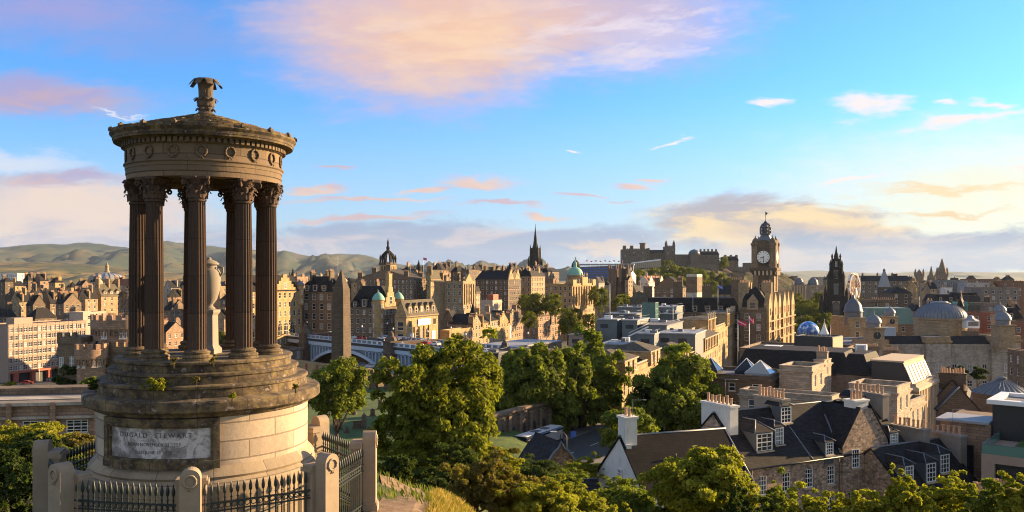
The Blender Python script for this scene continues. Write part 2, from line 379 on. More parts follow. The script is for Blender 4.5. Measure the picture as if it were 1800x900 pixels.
# ------------------------------------------------------------------ mesh helper
class MB:
    def __init__(s): s.v = []; s.f = []; s.mi = []; s.sm = []; s.M = None
    def add(s, vs, fs, mi=0, sm=False):
        o = len(s.v)
        if s.M is not None: vs = [tuple(s.M @ Vector(p)) for p in vs]
        s.v.extend(vs)
        for f in fs: s.f.append(tuple(i + o for i in f)); s.mi.append(mi); s.sm.append(sm)
        return s
    def box(s, x0, x1, y0, y1, z0, z1, mi=0):
        return s.add([(x0, y0, z0), (x1, y0, z0), (x1, y1, z0), (x0, y1, z0), (x0, y0, z1), (x1, y0, z1), (x1, y1, z1), (x0, y1, z1)],
                     [(0, 3, 2, 1), (4, 5, 6, 7), (0, 1, 5, 4), (1, 2, 6, 5), (2, 3, 7, 6), (3, 0, 4, 7)], mi)
    def poly(s, pts, mi=0): return s.add(list(pts), [tuple(range(len(pts)))], mi)
    def lathe(s, prof, n=32, mi=0, sm=True, c=(0, 0, 0), a0=0, a1=2 * PI, cap=True):
        full = abs(a1 - a0 - 2 * PI) < 1e-6
        k = n if full else n + 1
        runs = [[prof[0]]]
        for q in range(1, len(prof)):
            runs[-1].append(prof[q])
            if sm and q < len(prof) - 1:
                a, b, c_ = (Vector(w) for w in prof[q - 1:q + 2])
                if (b - a).length > 1e-6 and (c_ - b).length > 1e-6 and (b - a).angle(c_ - b) > .55: runs.append([prof[q]])
        for run in runs:
            vs = []
            for r, z in run:
                for i in range(k):
                    a = a0 + (a1 - a0) * i / n
                    vs.append((c[0] + r * math.cos(a), c[1] + r * math.sin(a), c[2] + z))
            fs = []
            for j in range(len(run) - 1):
                for i in range(n):
                    i2 = (i + 1) % k
                    fs.append((j * k + i, j * k + i2, (j + 1) * k + i2, (j + 1) * k + i))
            s.add(vs, fs, mi, sm)
        if full and cap:
            if prof[-1][0] > 1e-4: s.add(vs[-k:], [tuple(range(k))], mi, False)
        return s
    def tube(s, pts, r, n=6, mi=0, sm=True):
        pts = [Vector(p) for p in pts]; rs = r if isinstance(r, (list, tuple)) else [r] * len(pts)
        vs = []; 
        for i, p in enumerate(pts):
            d = (pts[min(i + 1, len(pts) - 1)] - pts[max(i - 1, 0)]).normalized()
            a = d.orthogonal().normalized() if i == 0 else (pa - d * pa.dot(d)).normalized()
            pa = a; b = d.cross(a)
            for k in range(n):
                t = 2 * PI * k / n
                vs.append(tuple(p + (a * math.cos(t) + b * math.sin(t)) * rs[i]))
        fs = [(i * n + k, i * n + (k + 1) % n, (i + 1) * n + (k + 1) % n, (i + 1) * n + k) for i in range(len(pts) - 1) for k in range(n)]
        fs.append(tuple(range(n - 1, -1, -1))); fs.append(tuple((len(pts) - 1) * n + k for k in range(n)))
        return s.add(vs, fs, mi, sm)
    def extrude(s, outline, vec, mi=0):
        """closed planar outline (counter-clockwise seen against vec's tail) pushed along vec"""
        n = len(outline); v = Vector(vec)
        a = [tuple(p) for p in outline]; b = [tuple(Vector(p) + v) for p in outline]
        return s.add(a + b, [tuple(range(n - 1, -1, -1)), tuple(range(n, 2 * n))] + [(i, (i + 1) % n, n + (i + 1) % n, n + i) for i in range(n)], mi)
    def mesh(s, name, mats):
        m = bpy.data.meshes.new(name); m.from_pydata(s.v, [], s.f)
        for x in (mats if isinstance(mats, (list, tuple)) else [mats]): m.materials.append(M[x])
        m.polygons.foreach_set('material_index', s.mi); m.polygons.foreach_set('use_smooth', s.sm); m.update()
        return m
    def build(s, name, mats, parent=None, color=None):
        return ob(name, s.mesh(name, mats), parent, color=color)
def ob(name, mesh, parent=None, loc=None, rz=0, color=None, scale=None):
    o = bpy.data.objects.new(name, mesh); COL.objects.link(o)
    if parent is not None: o.parent = parent
    if loc is not None: o.location = loc
    if rz: o.rotation_euler = (0, 0, rz)
    if scale is not None: o.scale = scale if isinstance(scale, (tuple, list)) else (scale,) * 3
    if color is not None: o.color = tuple(color[:3]) + (1,)
    return o
def thing(name, label, cat, loc=(0, 0, 0), rz=0, group=None):
    o = bpy.data.objects.new(name, None); COL.objects.link(o)
    o.empty_display_size = 0.5
    o.location = loc; o.rotation_euler = (0, 0, rz); return tag(o, label, cat, group)
def tag(o, label, cat, group=None):
    o['label'] = label; o['category'] = cat
    if group: o['group'] = group
    return o
def structure(o): o['kind'] = 'structure'; return o
def stuff(o, label=None, cat=None):
    o['kind'] = 'stuff'
    if label: o['label'] = label
    if cat: o['category'] = cat
    return o
def at(px, py, Y): return Vector(((px - 900) / F * Y, Y, (HY - py) / F * Y))
def zof(py, Y): return (HY - py) / F * Y
def xof(px, Y): return (px - 900) / F * Y
def fastmesh(name, verts, quads, mats, smooth=False):
    m = bpy.data.meshes.new(name); nv, nq = len(verts), len(quads); k = quads.shape[1]
    m.vertices.add(nv); m.vertices.foreach_set('co', np.ascontiguousarray(verts, dtype=np.float32).ravel())
    m.loops.add(nq * k); m.loops.foreach_set('vertex_index', np.ascontiguousarray(quads, dtype=np.int32).ravel())
    m.polygons.add(nq); m.polygons.foreach_set('loop_start', np.arange(0, nq * k, k, dtype=np.int32))
    m.polygons.foreach_set('use_smooth', np.full(nq, smooth))
    for x in (mats if isinstance(mats, (list, tuple)) else [mats]): m.materials.append(M[x])
    m.update(calc_edges=True); m.validate(); return m
from mathutils import noise as mnoise
# ================================================================== ground
_RK = np.array([0, 10, 18, 24, 29, 36, 60, 90, 130, 180, 250, 350, 700, 1300, 2500, 6000, 50000.0])
_ZK = np.array([-1.7, -4.2, -5.9, -6.4, -7.3, -9.8, -16.0, -24, -31, -34, -44, -48, -47, -46, -42, -36, -60.0])
_RIDGE = [(-230, 330, -42), (-190, 440, -22), (-105, 712, -10), (25, 900, -8), (190, 1120, -5)]
def terr(x, y):
    x = np.asarray(x, float); y = np.asarray(y, float)
    r = np.hypot(x, y)
    z = np.interp(r, _RK, _ZK)
    back = np.clip(-y / 40, 0, 1); z = z * (1 - back) + np.maximum(z, -6) * back
    best = np.full(x.shape, 1e9); hz = np.zeros(x.shape)
    for (x0, y0, h0), (x1, y1, h1) in zip(_RIDGE[:-1], _RIDGE[1:]):
        t = np.clip(((x - x0) * (x1 - x0) + (y - y0) * (y1 - y0)) / ((x1 - x0) ** 2 + (y1 - y0) ** 2), 0, 1)
        d = np.hypot(x - x0 - t * (x1 - x0), y - y0 - t * (y1 - y0))
        hz = np.where(d < best, h0 + t * (h1 - h0), hz); best = np.minimum(best, d)
    k = np.exp(-(best / 75) ** 2)
    z = z + (hz - 12 - z) * k
    def plat(z, cx, cy, rx, ry, h, soft=0.35):
        q = np.maximum(np.abs(x - cx) / rx, np.abs(y - cy) / ry)
        w = np.clip((1 + soft - q) / soft, 0, 1); w = w * w * (3 - 2 * w)
        return z * (1 - w) + h * w
    z = plat(z, -48, 168, 46, 44, -25)
    z = plat(z, -8, 22, 3.2, 4.0, -6.15, 0.6)
    q = np.clip((x + 3.2) / 5, 0, 1); z = z - 3.2 * q * q * (3 - 2 * q) * np.clip(r / 20, 0, 1) * np.clip((120 - r) / 60, 0, 1)
    z = z + np.where(r < 120, 0.10 * np.sin(x * 1.3 + 1) * np.cos(y * 0.9) * np.clip(r / 20, 0, 1), 0)
    return z
def tz(x, y): return float(terr(x, y))
def make_ground():
    na = 200; rs = np.exp(np.linspace(math.log(1.2), math.log(21500), 220))
    a = np.linspace(0, 2 * PI, na, endpoint=False)
    rr, aa = np.meshgrid(rs, a, indexing='ij')
    x = rr * np.sin(aa); y = rr * np.cos(aa); z = terr(x, y)
    v = np.stack([x, y, z], -1).reshape(-1, 3)
    i = np.arange(len(rs) - 1)[:, None] * na; j = np.arange(na)[None, :]; j2 = (j + 1) % na
    q = np.stack([i + j, i + na + j, i + na + j2, i + j2], -1).reshape(-1, 4)[:, ::-1]
    m = fastmesh('ground', v, q, ['hill_grass', 'lawn', 'city_floor', 'hill_near'], True)
    c = v[q].mean(1); r = np.hypot(c[:, 0], c[:, 1])
    mi = np.where(r < 118, 0, np.where(r < 2200, 2, 3))
    mi = np.where((np.abs(c[:, 0] + 48) < 52) & (np.abs(c[:, 1] - 165) < 50), 1, mi)
    m.polygons.foreach_set('material_index', mi.astype(np.int32))
    # a small cap under the camera closes the sheet
    structure(ob('ground', m))
make_ground()
def strip(name, pts, w, mats, dz=0.02, z=None, n=24):
    mb = MB(); P = [Vector(p) for p in pts]; L = []
    for k in range(n + 1):
        t = k / n * (len(P) - 1); i = min(int(t), len(P) - 2); L.append(P[i].lerp(P[i + 1], t - i))
    vs = []
    for k, p in enumerate(L):
        d = (L[min(k + 1, n)] - L[max(k - 1, 0)]).normalized(); nrm = Vector((d.y, -d.x))
        for s in (-1, -.33, .33, 1):
            q = p.to_2d() + nrm * s * w / 2 if len(p) == 3 else p + nrm * s * w / 2
            vs.append((q.x, q.y, (tz(q.x, q.y) + dz) if z is None else z))
    mb.add(vs, [(k * 4 + c, k * 4 + c + 1, k * 4 + c + 5, k * 4 + c + 4) for k in range(n) for c in range(3)])
    return structure(mb.build(name, mats))
strip('path', [Vector((-3.2, 15)), Vector((-2.9, 21)), Vector((-3.0, 25)), Vector((-3.9, 28.5)), Vector((-5.5, 31.5))], 1.5, 'dirt', 0.03)

# hills on the skyline: a sheet per range, its ridge line at its own distance
def hills(name, ridge, Y, y0, y1, mats, base, rough, seed, nx=320, ny=70):
    px = np.linspace(ridge[0][0], ridge[-1][0], nx)
    py = np.interp(px, [p[0] for p in ridge], [p[1] for p in ridge])
    # round off the corners of the ridge line
    ker = np.hanning(9); ker /= ker.sum(); py = np.convolve(np.pad(py, 4, 'edge'), ker, 'valid')
    X = (px - 900) / F * Y; H = (HY - py) / F * Y - base
    ys = np.linspace(y0, y1, ny)
    g = np.random.default_rng(seed)
    vs = np.zeros((ny, nx, 3))
    ph = [(g.uniform(0.6, 3.2), g.uniform(0.5, 3.0), g.uniform(0, 6.28), g.uniform(0, 6.28)) for _ in range(16)]
    for j, yv in enumerate(ys):
        t = (yv - y0) / (Y - y0) if yv < Y else 1 - (yv - Y) / (y1 - Y)
        prof = np.clip(t, 0, 1) ** 1.15
        nz = np.array([mnoise.fractal(Vector((x_ / Y * 26, yv / Y * 9, seed)), .9, 2.1, 5) for x_ in X]) * 2.2
        k = np.clip(1 - abs(t - 0.55) / 0.5, 0, 1) if yv < Y else 0
        vs[j, :, 0] = X; vs[j, :, 1] = yv; vs[j, :, 2] = base + H * prof * (1 + 0 * nz) + nz * rough * k - (0 if j else 30)
    i = np.arange(ny - 1)[:, None] * nx; jj = np.arange(nx - 1)[None, :]
    q = np.stack([i + jj, i + jj + 1, i + nx + jj + 1, i + nx + jj], -1).reshape(-1, 4)
    structure(ob(name, fastmesh(name, vs.reshape(-1, 3), q, mats, True)))
hills('pentland_hills', [(-260, 450), (-120, 448), (0, 438), (40, 430), (100, 430), (150, 425), (190, 431), (230, 436), (285, 434), (318, 428), (360, 433), (420, 437), (500, 441), (545, 449), (580, 450), (610, 447), (640, 450), (680, 460), (720, 466), (775, 471), (820, 466), (850, 464), (880, 469), (940, 476), (1000, 481)],
      9500, 5200, 13000, 'hill_far', -40, 115, 3)
hills('golf_hill', [(-250, 466), (-60, 462), (60, 460), (120, 462), (180, 466), (240, 474), (330, 480), (450, 484), (600, 486)], 3800, 2300, 5000, 'hill_near', -44, 12, 5)
hills('northern_hills', [(950, 484), (1050, 480), (1200, 479), (1290, 478), (1400, 477), (1440, 475), (1520, 480), (1560, 481), (1610, 477), (1660, 478), (1740, 479), (1800, 478), (1900, 476), (2100, 480)], 15000, 10500, 20000, 'hill_right', -60, 25, 8)
# ================================================================== round temple monument on the hill
TC = Vector((-8.0, 22.0, 0))
def temple():
    t = thing('temple_monument', 'round weathered temple of fluted columns on a stepped drum with an inscribed panel', 'monument', TC)
    mb = MB().lathe([(2.84, -6.6), (2.84, -4.86), (2.80, -4.80), (2.72, -4.72), (2.76, -4.66), (2.70, -4.58), (2.62, -4.50), (2.585, -4.44)], 128, cap=False)
    mb.build('plinth', 'plinth_stone', t)
    MB().lathe([(2.585, -4.45), (2.585, -3.26)], 128, sm=True, cap=False).build('drum', 'drum_stone', t)
    MB().lathe([(2.60, -3.30), (2.66, -3.27), (2.70, -3.20), (2.86, -3.16), (2.90, -3.12), (2.90, -2.92), (2.87, -2.88), (2.5, -2.84)], 128, cap=False).build('drum_cornice', 'step_stone', t)
    for nm, ra, z0, z1 in (('step', 2.56, -2.9, -2.56), ('step', 2.32, -2.6, -2.30), ('step', 2.16, -2.35, -2.04)):
        pr = [(ra - .02, z0), (ra, z0 + .05), (ra - .01, z1 - .1), (ra + .03, z1 - .07), (ra + .03, z1 - .02), (ra, z1), (0.0, z1 + .005)]
        mbs = MB().lathe(pr, 128, cap=False)
        mbs.build(nm, 'step_stone', t)
    # inscription panel, following the curve of the drum
    a0, a1 = R(-127), R(-63.5)
    pn = MB()
    def arc(r0, r1, z0, z1, b0, b1, n=24):
        vs = []
        for k in range(n + 1):
            a = b0 + (b1 - b0) * k / n
            for r, z in ((r0, z0), (r1, z0), (r1, z1), (r0, z1)): vs.append((r * math.cos(a), r * math.sin(a), z))
        fs = [(k * 4 + c, k * 4 + (c + 1) % 4, k * 4 + 4 + (c + 1) % 4, k * 4 + 4 + c) for k in range(n) for c in range(4)]
        return vs, [tuple(reversed(f)) for f in fs] + [(0, 1, 2, 3), (n * 4 + 3, n * 4 + 2, n * 4 + 1, n * 4)]
    pn.add(*arc(2.55, 2.612, -4.28, -3.44, a0 + R(3.4), a1 - R(3.4)))
    panel = pn.build('inscription_panel', 'panel_stone', t)
    fr = MB()
    fr.add(*arc(2.55, 2.70, -3.47, -3.30, a0, a1)); fr.add(*arc(2.55, 2.72, -4.46, -4.27, a0, a1))
    fr.add(*arc(2.55, 2.697, -4.272, -3.468, a0, a0 + R(3.2), 3)); fr.add(*arc(2.55, 2.697, -4.272, -3.468, a1 - R(3.2), a1, 3))
    fr.add(*arc(2.55, 2.66, -3.52, -3.47, a0 + R(3.1), a1 - R(3.1))); fr.add(*arc(2.55, 2.66, -4.272, -4.22, a0 + R(3.1), a1 - R(3.1)))
    fr.add(*arc(2.55, 2.657, -4.23, -3.51, a0 + R(3.1), a0 + R(4.3), 2)); fr.add(*arc(2.55, 2.657, -4.23, -3.51, a1 - R(4.3), a1 - R(3.1), 2))
    fr.build('panel_frame', 'step_stone', panel)
    for txt, z, size, sp in (('DUGALD  STEWART', -3.735, 0.155, 1.35), ('BORN NOVEMBER 22 1753', -3.93, 0.105, 1.06), ('DIED JUNE 11 1828', -4.11, 0.105, 1.06)):
        cu = bpy.data.curves.new('lettering', 'FONT'); cu.body = txt; cu.size = size; cu.space_character = sp; cu.align_x = 'CENTER'; cu.extrude = 0.006
        tmp = bpy.data.objects.new('lettering', cu); COL.objects.link(tmp)
        dg = bpy.context.evaluated_depsgraph_get()
        me = bpy.data.meshes.new_from_object(tmp.evaluated_get(dg)); bpy.data.objects.remove(tmp)
        ac = (a0 + a1) / 2 - R(1.0)
        for v in me.vertices:
            a = ac + v.co.x / 2.61; r = 2.611 + v.co.z
            v.co = (r * math.cos(a), r * math.sin(a), z + v.co.y)
        me.materials.clear(); me.materials.append(M['letter'])
        ob('lettering', me, panel)
    # columns ------------------------------------------------------
    nf = 20; seg = nf * 6
    def shaft():
        vs = []; lv = [(-1.80, .238), (-1.76, .222), (-1.0, .222), (0.2, .216), (1.3, .200), (1.78, .192), (1.83, .205)]
        for z, r in lv:
            for i in range(seg):
                a = 2 * PI * i / seg; f = (i % 6) / 6
                d = 0 if z in (-1.80, 1.83) else (math.sin(PI * f) ** .7 if 0 < f < 1 else 0)
                rr = r * (1 - 0.105 * d)
                vs.append((rr * math.cos(a), rr * math.sin(a), z))
        return MB().add(vs, [(j * seg + i, j * seg + (i + 1) % seg, (j + 1) * seg + (i + 1) % seg, (j + 1) * seg + i) for j in range(len(lv) - 1) for i in range(seg)], 0, False)
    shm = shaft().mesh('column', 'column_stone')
    bm_ = MB().lathe([(.36, -2.06), (.36, -2.01), (.345, -1.99), (.365, -1.955), (.345, -1.92), (.30, -1.905), (.285, -1.885), (.305, -1.865), (.315, -1.845), (.29, -1.815), (.245, -1.80), (.23, -1.78)], 40, cap=False).mesh('column_base', 'step_stone')
    def capital():
        c = MB()
        c.lathe([(.205, 1.80), (.215, 1.83), (.215, 1.86), (.19, 1.87), (.195, 2.1), (.23, 2.25), (.29, 2.33)], 32)
        def leaf(a, z0, h, w, out):
            vs = []; n = 7
            for k in range(n + 1):
                s = k / n
                z = z0 + h * (math.sin(s * PI * .62) / math.sin(PI * .62) if s < .81 else (1 - (s - .81) * 1.6))
                r = .205 + out * s ** 2.4 + .02
                ww = w * (0.75 + .4 * math.sin(s * PI)) * (1 - .65 * max(0, s - .7) / .3)
                for q in (-1, -.5, 0, .5, 1):
                    rr = r + (.028 if q == 0 else (.008 if abs(q) < 1 else 0)) + (.012 * math.sin(s * 16) if abs(q) == 1 else 0)
                    aa = a + q * ww / r
                    vs.append((rr * math.cos(aa), rr * math.sin(aa), z))
            fs = [(k * 5 + i, k * 5 + i + 1, k * 5 + i + 6, k * 5 + i + 5) for k in range(n) for i in range(4)]
            c.add(vs, fs, 0, True)
        for i in range(8): leaf(i * PI / 4, 1.87, .18, .068, .085)
        for i in range(8): leaf(i * PI / 4 + PI / 8, 1.89, .29, .07, .11)
        for i in range(4):   # corner volutes
            a = PI / 4 + i * PI / 2; dx, dy = math.cos(a), math.sin(a)
            pts = [(.20 * dx, .20 * dy, 2.05), (.24 * dx, .24 * dy, 2.17), (.30 * dx, .30 * dy, 2.27), (.37 * dx, .37 * dy, 2.30)]
            for k in range(12):
                th = PI / 2 - k * 0.62; q = .062 * (1 - k / 15)
                pts.append(((.375 + q * math.cos(th)) * dx, (.375 + q * math.cos(th)) * dy, 2.245 + q * math.sin(th)))
            c.tube(pts, [.026] * len(pts), 6)
            b = i * PI / 2; ex, ey = math.cos(b), math.sin(b)
            for sgn in (-1, 1):
                pts = []
                for k in range(10):
                    th = PI / 2 + sgn * k * 0.6 ; q = .042 * (1 - k / 12)
                    off = sgn * .045
                    lx = off + q * math.cos(th)
                    pts.append((.27 * ex - lx * ey, .27 * ey + lx * ex, 2.24 + q * math.sin(th)))
                c.tube(pts, .014, 5)
            c.lathe([(0, -.04), (.04, 0), (0, .04)], 8, c=(.34 * ex, .34 * ey, 2.36))
        n = 40; vs = []
        for z, k in ((2.325, .96), (2.35, 1.0), (2.39, 1.0), (2.40, .98)):
            for i in range(n):
                a = 2 * PI * i / n
                r = .305 + .13 * abs(math.cos(2 * (a - PI / 4))) ** 5 if math.cos(2 * (a - PI / 4)) ** 2 > 0 else .3
                vs.append((k * r * math.cos(a), k * r * math.sin(a), z))
        c.add(vs, [(j * n + i, j * n + (i + 1) % n, (j + 1) * n + (i + 1) % n, (j + 1) * n + i) for j in range(3) for i in range(n)] + [tuple(range(n - 1, -1, -1)), tuple(3 * n + k for k in range(n))])
        return c
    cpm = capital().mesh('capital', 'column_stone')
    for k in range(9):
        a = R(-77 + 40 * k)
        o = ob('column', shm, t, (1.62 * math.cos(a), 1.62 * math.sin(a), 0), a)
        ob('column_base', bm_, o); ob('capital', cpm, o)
    # entablature --------------------------------------------------
    e = MB().lathe([(1.35, 2.40), (1.35, 2.82), (1.0, 3.0)], 96, cap=False)
    e.lathe([(1.35, 2.40), (1.90, 2.40), (1.90, 2.53), (1.915, 2.535), (1.915, 2.66), (1.93, 2.665), (1.93, 2.74), (1.965, 2.77), (1.965, 2.80), (1.90, 2.815), (1.885, 2.84), (1.885, 3.18), (1.94, 3.20), (1.94, 3.30)], 128, cap=False)
    ent = e.build('entablature', 'temple_stone', t)
    MB().lathe([(0, 2.98), (1.36, 2.98)], 48).build('ceiling', 'temple_stone', ent)
    wr = MB()
    for i in range(24):
        a = 2 * PI * i / 24; b = 2 * PI * (i + 1) / 24
    nn = 28; pts = [(0.115 * math.sin(2 * PI * i / nn), -.012, .128 * math.cos(2 * PI * i / nn)) for i in range(nn + 1)]
    wr.tube(pts, [.026 + .007 * math.sin(i * 2.4) for i in range(nn + 1)], 7)
    wr.tube([(0, -.02, -.12), (.03, -.03, -.17), (.05, -.02, -.185)], .014, 5); wr.tube([(0, -.02, -.12), (-.03, -.03, -.17), (-.05, -.02, -.185)], .014, 5)
    wrm = wr.mesh('wreath', 'temple_stone')
    for k in range(18):
        a = R(-93 + 20 * k)
        ob('wreath', wrm, ent, (1.895 * math.cos(a), 1.895 * math.sin(a), 3.005), a + PI / 2)
    d = MB()
    for k in range(88):
        d.M = Matrix.Rotation(2 * PI * k / 88, 4, 'Z'); d.box(1.92, 2.015, -.043, .043, 3.21, 3.315)
    d.build('dentil_course', 'temple_stone', ent)
    MB().lathe([(1.9, 3.315), (2.02, 3.32), (2.06, 3.345), (2.20, 3.35), (2.205, 3.40), (2.22, 3.405), (2.22, 3.47), (2.25, 3.50), (2.285, 3.54), (2.285, 3.57), (2.2, 3.60)], 128, cap=False).build('cornice', 'step_stone', ent)
    rf = MB(); g = random.Random(3)
    rows = 9; R0, R1, Z0, Z1 = 2.27, .30, 3.58, 4.16
    for j in range(rows):
        f0, f1 = j / rows, (j + 1.25) / rows
        ra, rb = R0 + (R1 - R0) * f0, R0 + (R1 - R0) * min(1, f1)
        za, zb = Z0 + (Z1 - Z0) * f0 + .03, Z0 + (Z1 - Z0) * min(1, f1)
        n = max(10, int(2 * PI * ra / .26))
        for i in range(n):
            a = 2 * PI * (i + .5 * (j % 2)) / n; w = PI / n * .97; l = g.uniform(0, .02)
            vs = []
            for aa in (a - w, a + w):
                for r_, z_ in ((ra, za - .05), (ra, za + l), (rb, zb + l * .3), (rb, zb - .05)): vs.append((r_ * math.cos(aa), r_ * math.sin(aa), z_))
            rf.add(vs, [(0, 4, 5, 1), (1, 5, 6, 2), (0, 1, 2, 3), (4, 7, 6, 5)])
    rf.lathe([(2.24, 3.56), (2.24, 3.585), (.3, 4.12)], 96)
    roof = rf.build('roof', 'step_stone', t)
    an = MB(); an.box(-.05, .06, -.05, .05, -.02, .06); an.lathe([(.05, -.02), (.055, .04), (.03, .09), (0, .1)], 8)
    anm = an.mesh('antefix', 'temple_stone')
    for k in range(18):
        a = R(-88 + 20 * k); ob('antefix', anm, roof, (2.255 * math.cos(a), 2.255 * math.sin(a), 3.60), a)
    fn = MB().lathe([(.30, 4.10), (.27, 4.20), (.20, 4.25), (.16, 4.30), (.15, 4.37), (.20, 4.45), (.225, 4.52), (.235, 4.60), (.19, 4.64), (.155, 4.66), (.15, 4.74), (.155, 5.0), (.18, 5.10), (.12, 5.15)], 24)
    for ring, (z0, h, rr, out, w, n_) in enumerate(((4.18, .2, .15, .10, .055, 8), (4.42, .22, .19, .10, .07, 9), (4.66, .50, .15, .25, .125, 8))):
        for i in range(n_):
            a = 2 * PI * i / n_ + ring * .3; vs = []
            m_ = 9
            for k in range(m_ + 1):
                s = k / m_
                curl = max(0, s - .62) / .38
                z = z0 + h * min(s / .72, 1) - curl ** 2 * h * (.42 if ring == 2 else .35)
                r = rr + .015 + out * s ** 3
                ww = w * (0.8 + .5 * s) * (1 - .45 * curl)
                for q in (-1, 0, 1): vs.append(((r + .02 * (q == 0)) * math.cos(a + q * ww / r * .9), (r + .02 * (q == 0)) * math.sin(a + q * ww / r * .9), z))
            fn.add(vs, [(k * 3 + q, k * 3 + q + 1, k * 3 + q + 4, k * 3 + q + 3) for k in range(m_) for q in range(2)], 0, True)
    for i in range(14):
        a = 2 * PI * i / 14; fn.tube([(.155 * math.cos(a), .155 * math.sin(a), 4.68), (.16 * math.cos(a), .16 * math.sin(a), 5.0)], .018, 5)
    fn.build('finial', 'temple_stone', roof)
temple()
u = thing('stone_urn', 'pale stone urn on a tapering pedestal inside the ring of temple columns', 'urn', TC + Vector((.05, .1, -2.03)))
MB().lathe([(.34, 0), (.34, .12), (.30, .16), (.25, .22), (.235, 1.0), (.27, 1.04), (.30, 1.08), (.30, 1.14), (.1, 1.17)], 4, sm=False).build('pedestal', 'render_grey', u).rotation_euler = (0, 0, R(40))
MB().lathe([(.15, 1.14), (.16, 1.18), (.10, 1.24), (.10, 1.28), (.20, 1.42), (.265, 1.65), (.29, 1.95), (.285, 2.12), (.24, 2.20), (.19, 2.22), (.19, 2.30), (.25, 2.33), (.25, 2.36), (.17, 2.42), (.06, 2.46), (.05, 2.50), (0, 2.53)], 36).build('urn_body', 'render_grey', u)
for s in (-1, 1):
    MB().tube([(s * .27, 0, 2.02), (s * .36, 0, 2.12), (s * .36, 0, 2.24), (s * .24, 0, 2.27)], .028, 8).build('handle', 'render_grey', u)

# ------------------------------------------------------------------ posts and iron railings round the temple
POSTS = [(335, 823, 'round-topped stone post standing before the inscribed panel, wreath carved near its top'),
         (575, 796, 'sunlit round-topped stone post with carved wreath between two sunlit railings'),
         (650, 757, 'slim pale stone post ending the sunlit railings beside the dirt path'),
         (563, 730, 'round-topped stone post half hidden behind the lit side of the drum'),
         None, None,
         (75, 773, 'shaded stone post standing furthest from the temple door side, before dark shrubs'),
         (108, 813, 'rounded stone post catching sun on its shoulder beside the shaded railing')]
POSTS[6] = (75, 773, 'dull grey stone post in shade against the dark shrubs, its railing running out of sight')
PZ = -4.1
def post_xy(px, py):
    D = -PZ * F / (py - HY); return Vector((xof(px, D), D))
PXY = [post_xy(p[0], p[1]) if p else None for p in POSTS]
PXY[4] = Vector((-8.0 + 4.1 * math.cos(R(100)), 22 + 4.1 * math.sin(R(100)))); PXY[5] = Vector((-8.0 + 4.1 * math.cos(R(148)), 22 + 4.1 * math.sin(R(148))))
def make_post():
    m1 = MB(); h0, w = -2.35, .21
    ol = [(-w, -.17, h0), (w, -.17, h0), (w, -.17, -w)] + [(w * math.cos(PI * k / 12), -.17, -w + w * math.sin(PI * k / 12)) for k in range(1, 12)] + [(-w, -.17, -w)]
    m1.extrude([(a, b, c) for a, b, c in ol], (0, .34, 0))
    m1.box(-w - .05, w + .05, -.22, .20, h0, -1.92); m1.box(-w - .03, w + .03, -.20, .19, -1.92, -1.86)
    m2 = MB(); m2.box(-.30, .30, .172, .46, h0, -.42); m2.box(-.35, .35, .176, .51, -.42, -.33); m2.box(-.31, .31, .174, .47, -.33, -.27)
    m2.box(-.36, .36, .205, .52, h0, -1.92)
    m3 = MB(); nn = 22
    m3.tube([(.125 * math.cos(2 * PI * i / nn), -.18, -.25 + .125 * math.sin(2 * PI * i / nn)) for i in range(nn + 1)], [.026 + .006 * math.sin(i * 2.2) for i in range(nn + 1)], 6)
    m3.tube([(0, -.18, -.38), (.04, -.18, -.45)], .013, 5); m3.tube([(0, -.18, -.38), (-.04, -.18, -.45)], .013, 5)
    return m1.mesh('post_shaft', 'postered_stone'), m2.mesh('shoulder_block', 'postered_stone'), m3.mesh('wreath', 'postered_stone')
_pm = make_post()
for p, q in zip(POSTS, PXY):
    lab = p[2] if p else 'stone fence post hidden behind the drum of the temple'
    a = math.atan2(q.y - 22, q.x + 8)
    o = thing('fence_post', lab, 'post', (q.x, q.y, PZ), a + PI / 2, 'stone posts round the temple')
    for nm, me in zip(('post_shaft', 'shoulder_block', 'wreath'), _pm): ob(nm, me, o)
RAIL_LABELS = ['sunlit iron railing with spear tips crossing before the pale curved masonry of the drum', 'green black iron railing seen side-on between the wreathed post and the path', 'iron railing running back behind the sunlit side of the drum', 'iron railing behind the temple drum', 'iron railing behind the temple drum', 'dark iron railing receding behind the drum past dark shrubs', 'short steep dark iron railing between the two dull grey posts', 'dark shaded iron railing with glinting tips below the inscribed panel']
_bar = MB().lathe([(.016, -1.75), (.016, -.40), (.03, -.38), (.014, -.36), (.014, -.30), (.034, -.27), (.040, -.20), (.022, -.10), (0, -.02)], 8).mesh('spear_bar', 'iron')
_ring = MB(); _ring.tube([(.055 * math.cos(2 * PI * k / 12), 0, .055 * math.sin(2 * PI * k / 12)) for k in range(13)], .011, 5); _ring = _ring.mesh('scroll_ring', 'iron')
for k in range(8):
    a, b = PXY[k], PXY[(k + 1) % 8]
    d = b - a; L = d.length - .5; mid = (a + b) / 2; inn = (Vector((-8, 22)) - mid).normalized() * .1
    o = thing('railing', RAIL_LABELS[k], 'railing', (mid.x + inn.x, mid.y + inn.y, PZ - .36), math.atan2(d.y, d.x), 'iron railings round the temple')
    for z, h in ((-.46, .035), (-.64, .03), (-1.50, .03), (-1.68, .03)): MB().box(-L / 2, L / 2, -.022, .022, z - h, z).build('rail', 'iron', o)
    MB().box(-L / 2 - .1, L / 2 + .1, -.16, .16, -2.4, -1.75).build('kerb_stone', 'postered_stone', o)
    n = int(L / .135)
    for i in range(n):
        x = -L / 2 + L * (i + .5) / n; ob('spear_bar', _bar, o, (x, 0, 0))
        if i % 1 == 0 and i < n - 1:
            ob('scroll_ring', _ring, o, (x + L / n / 2, 0, -.55)); ob('scroll_ring', _ring, o, (x + L / n / 2, 0, -1.59))
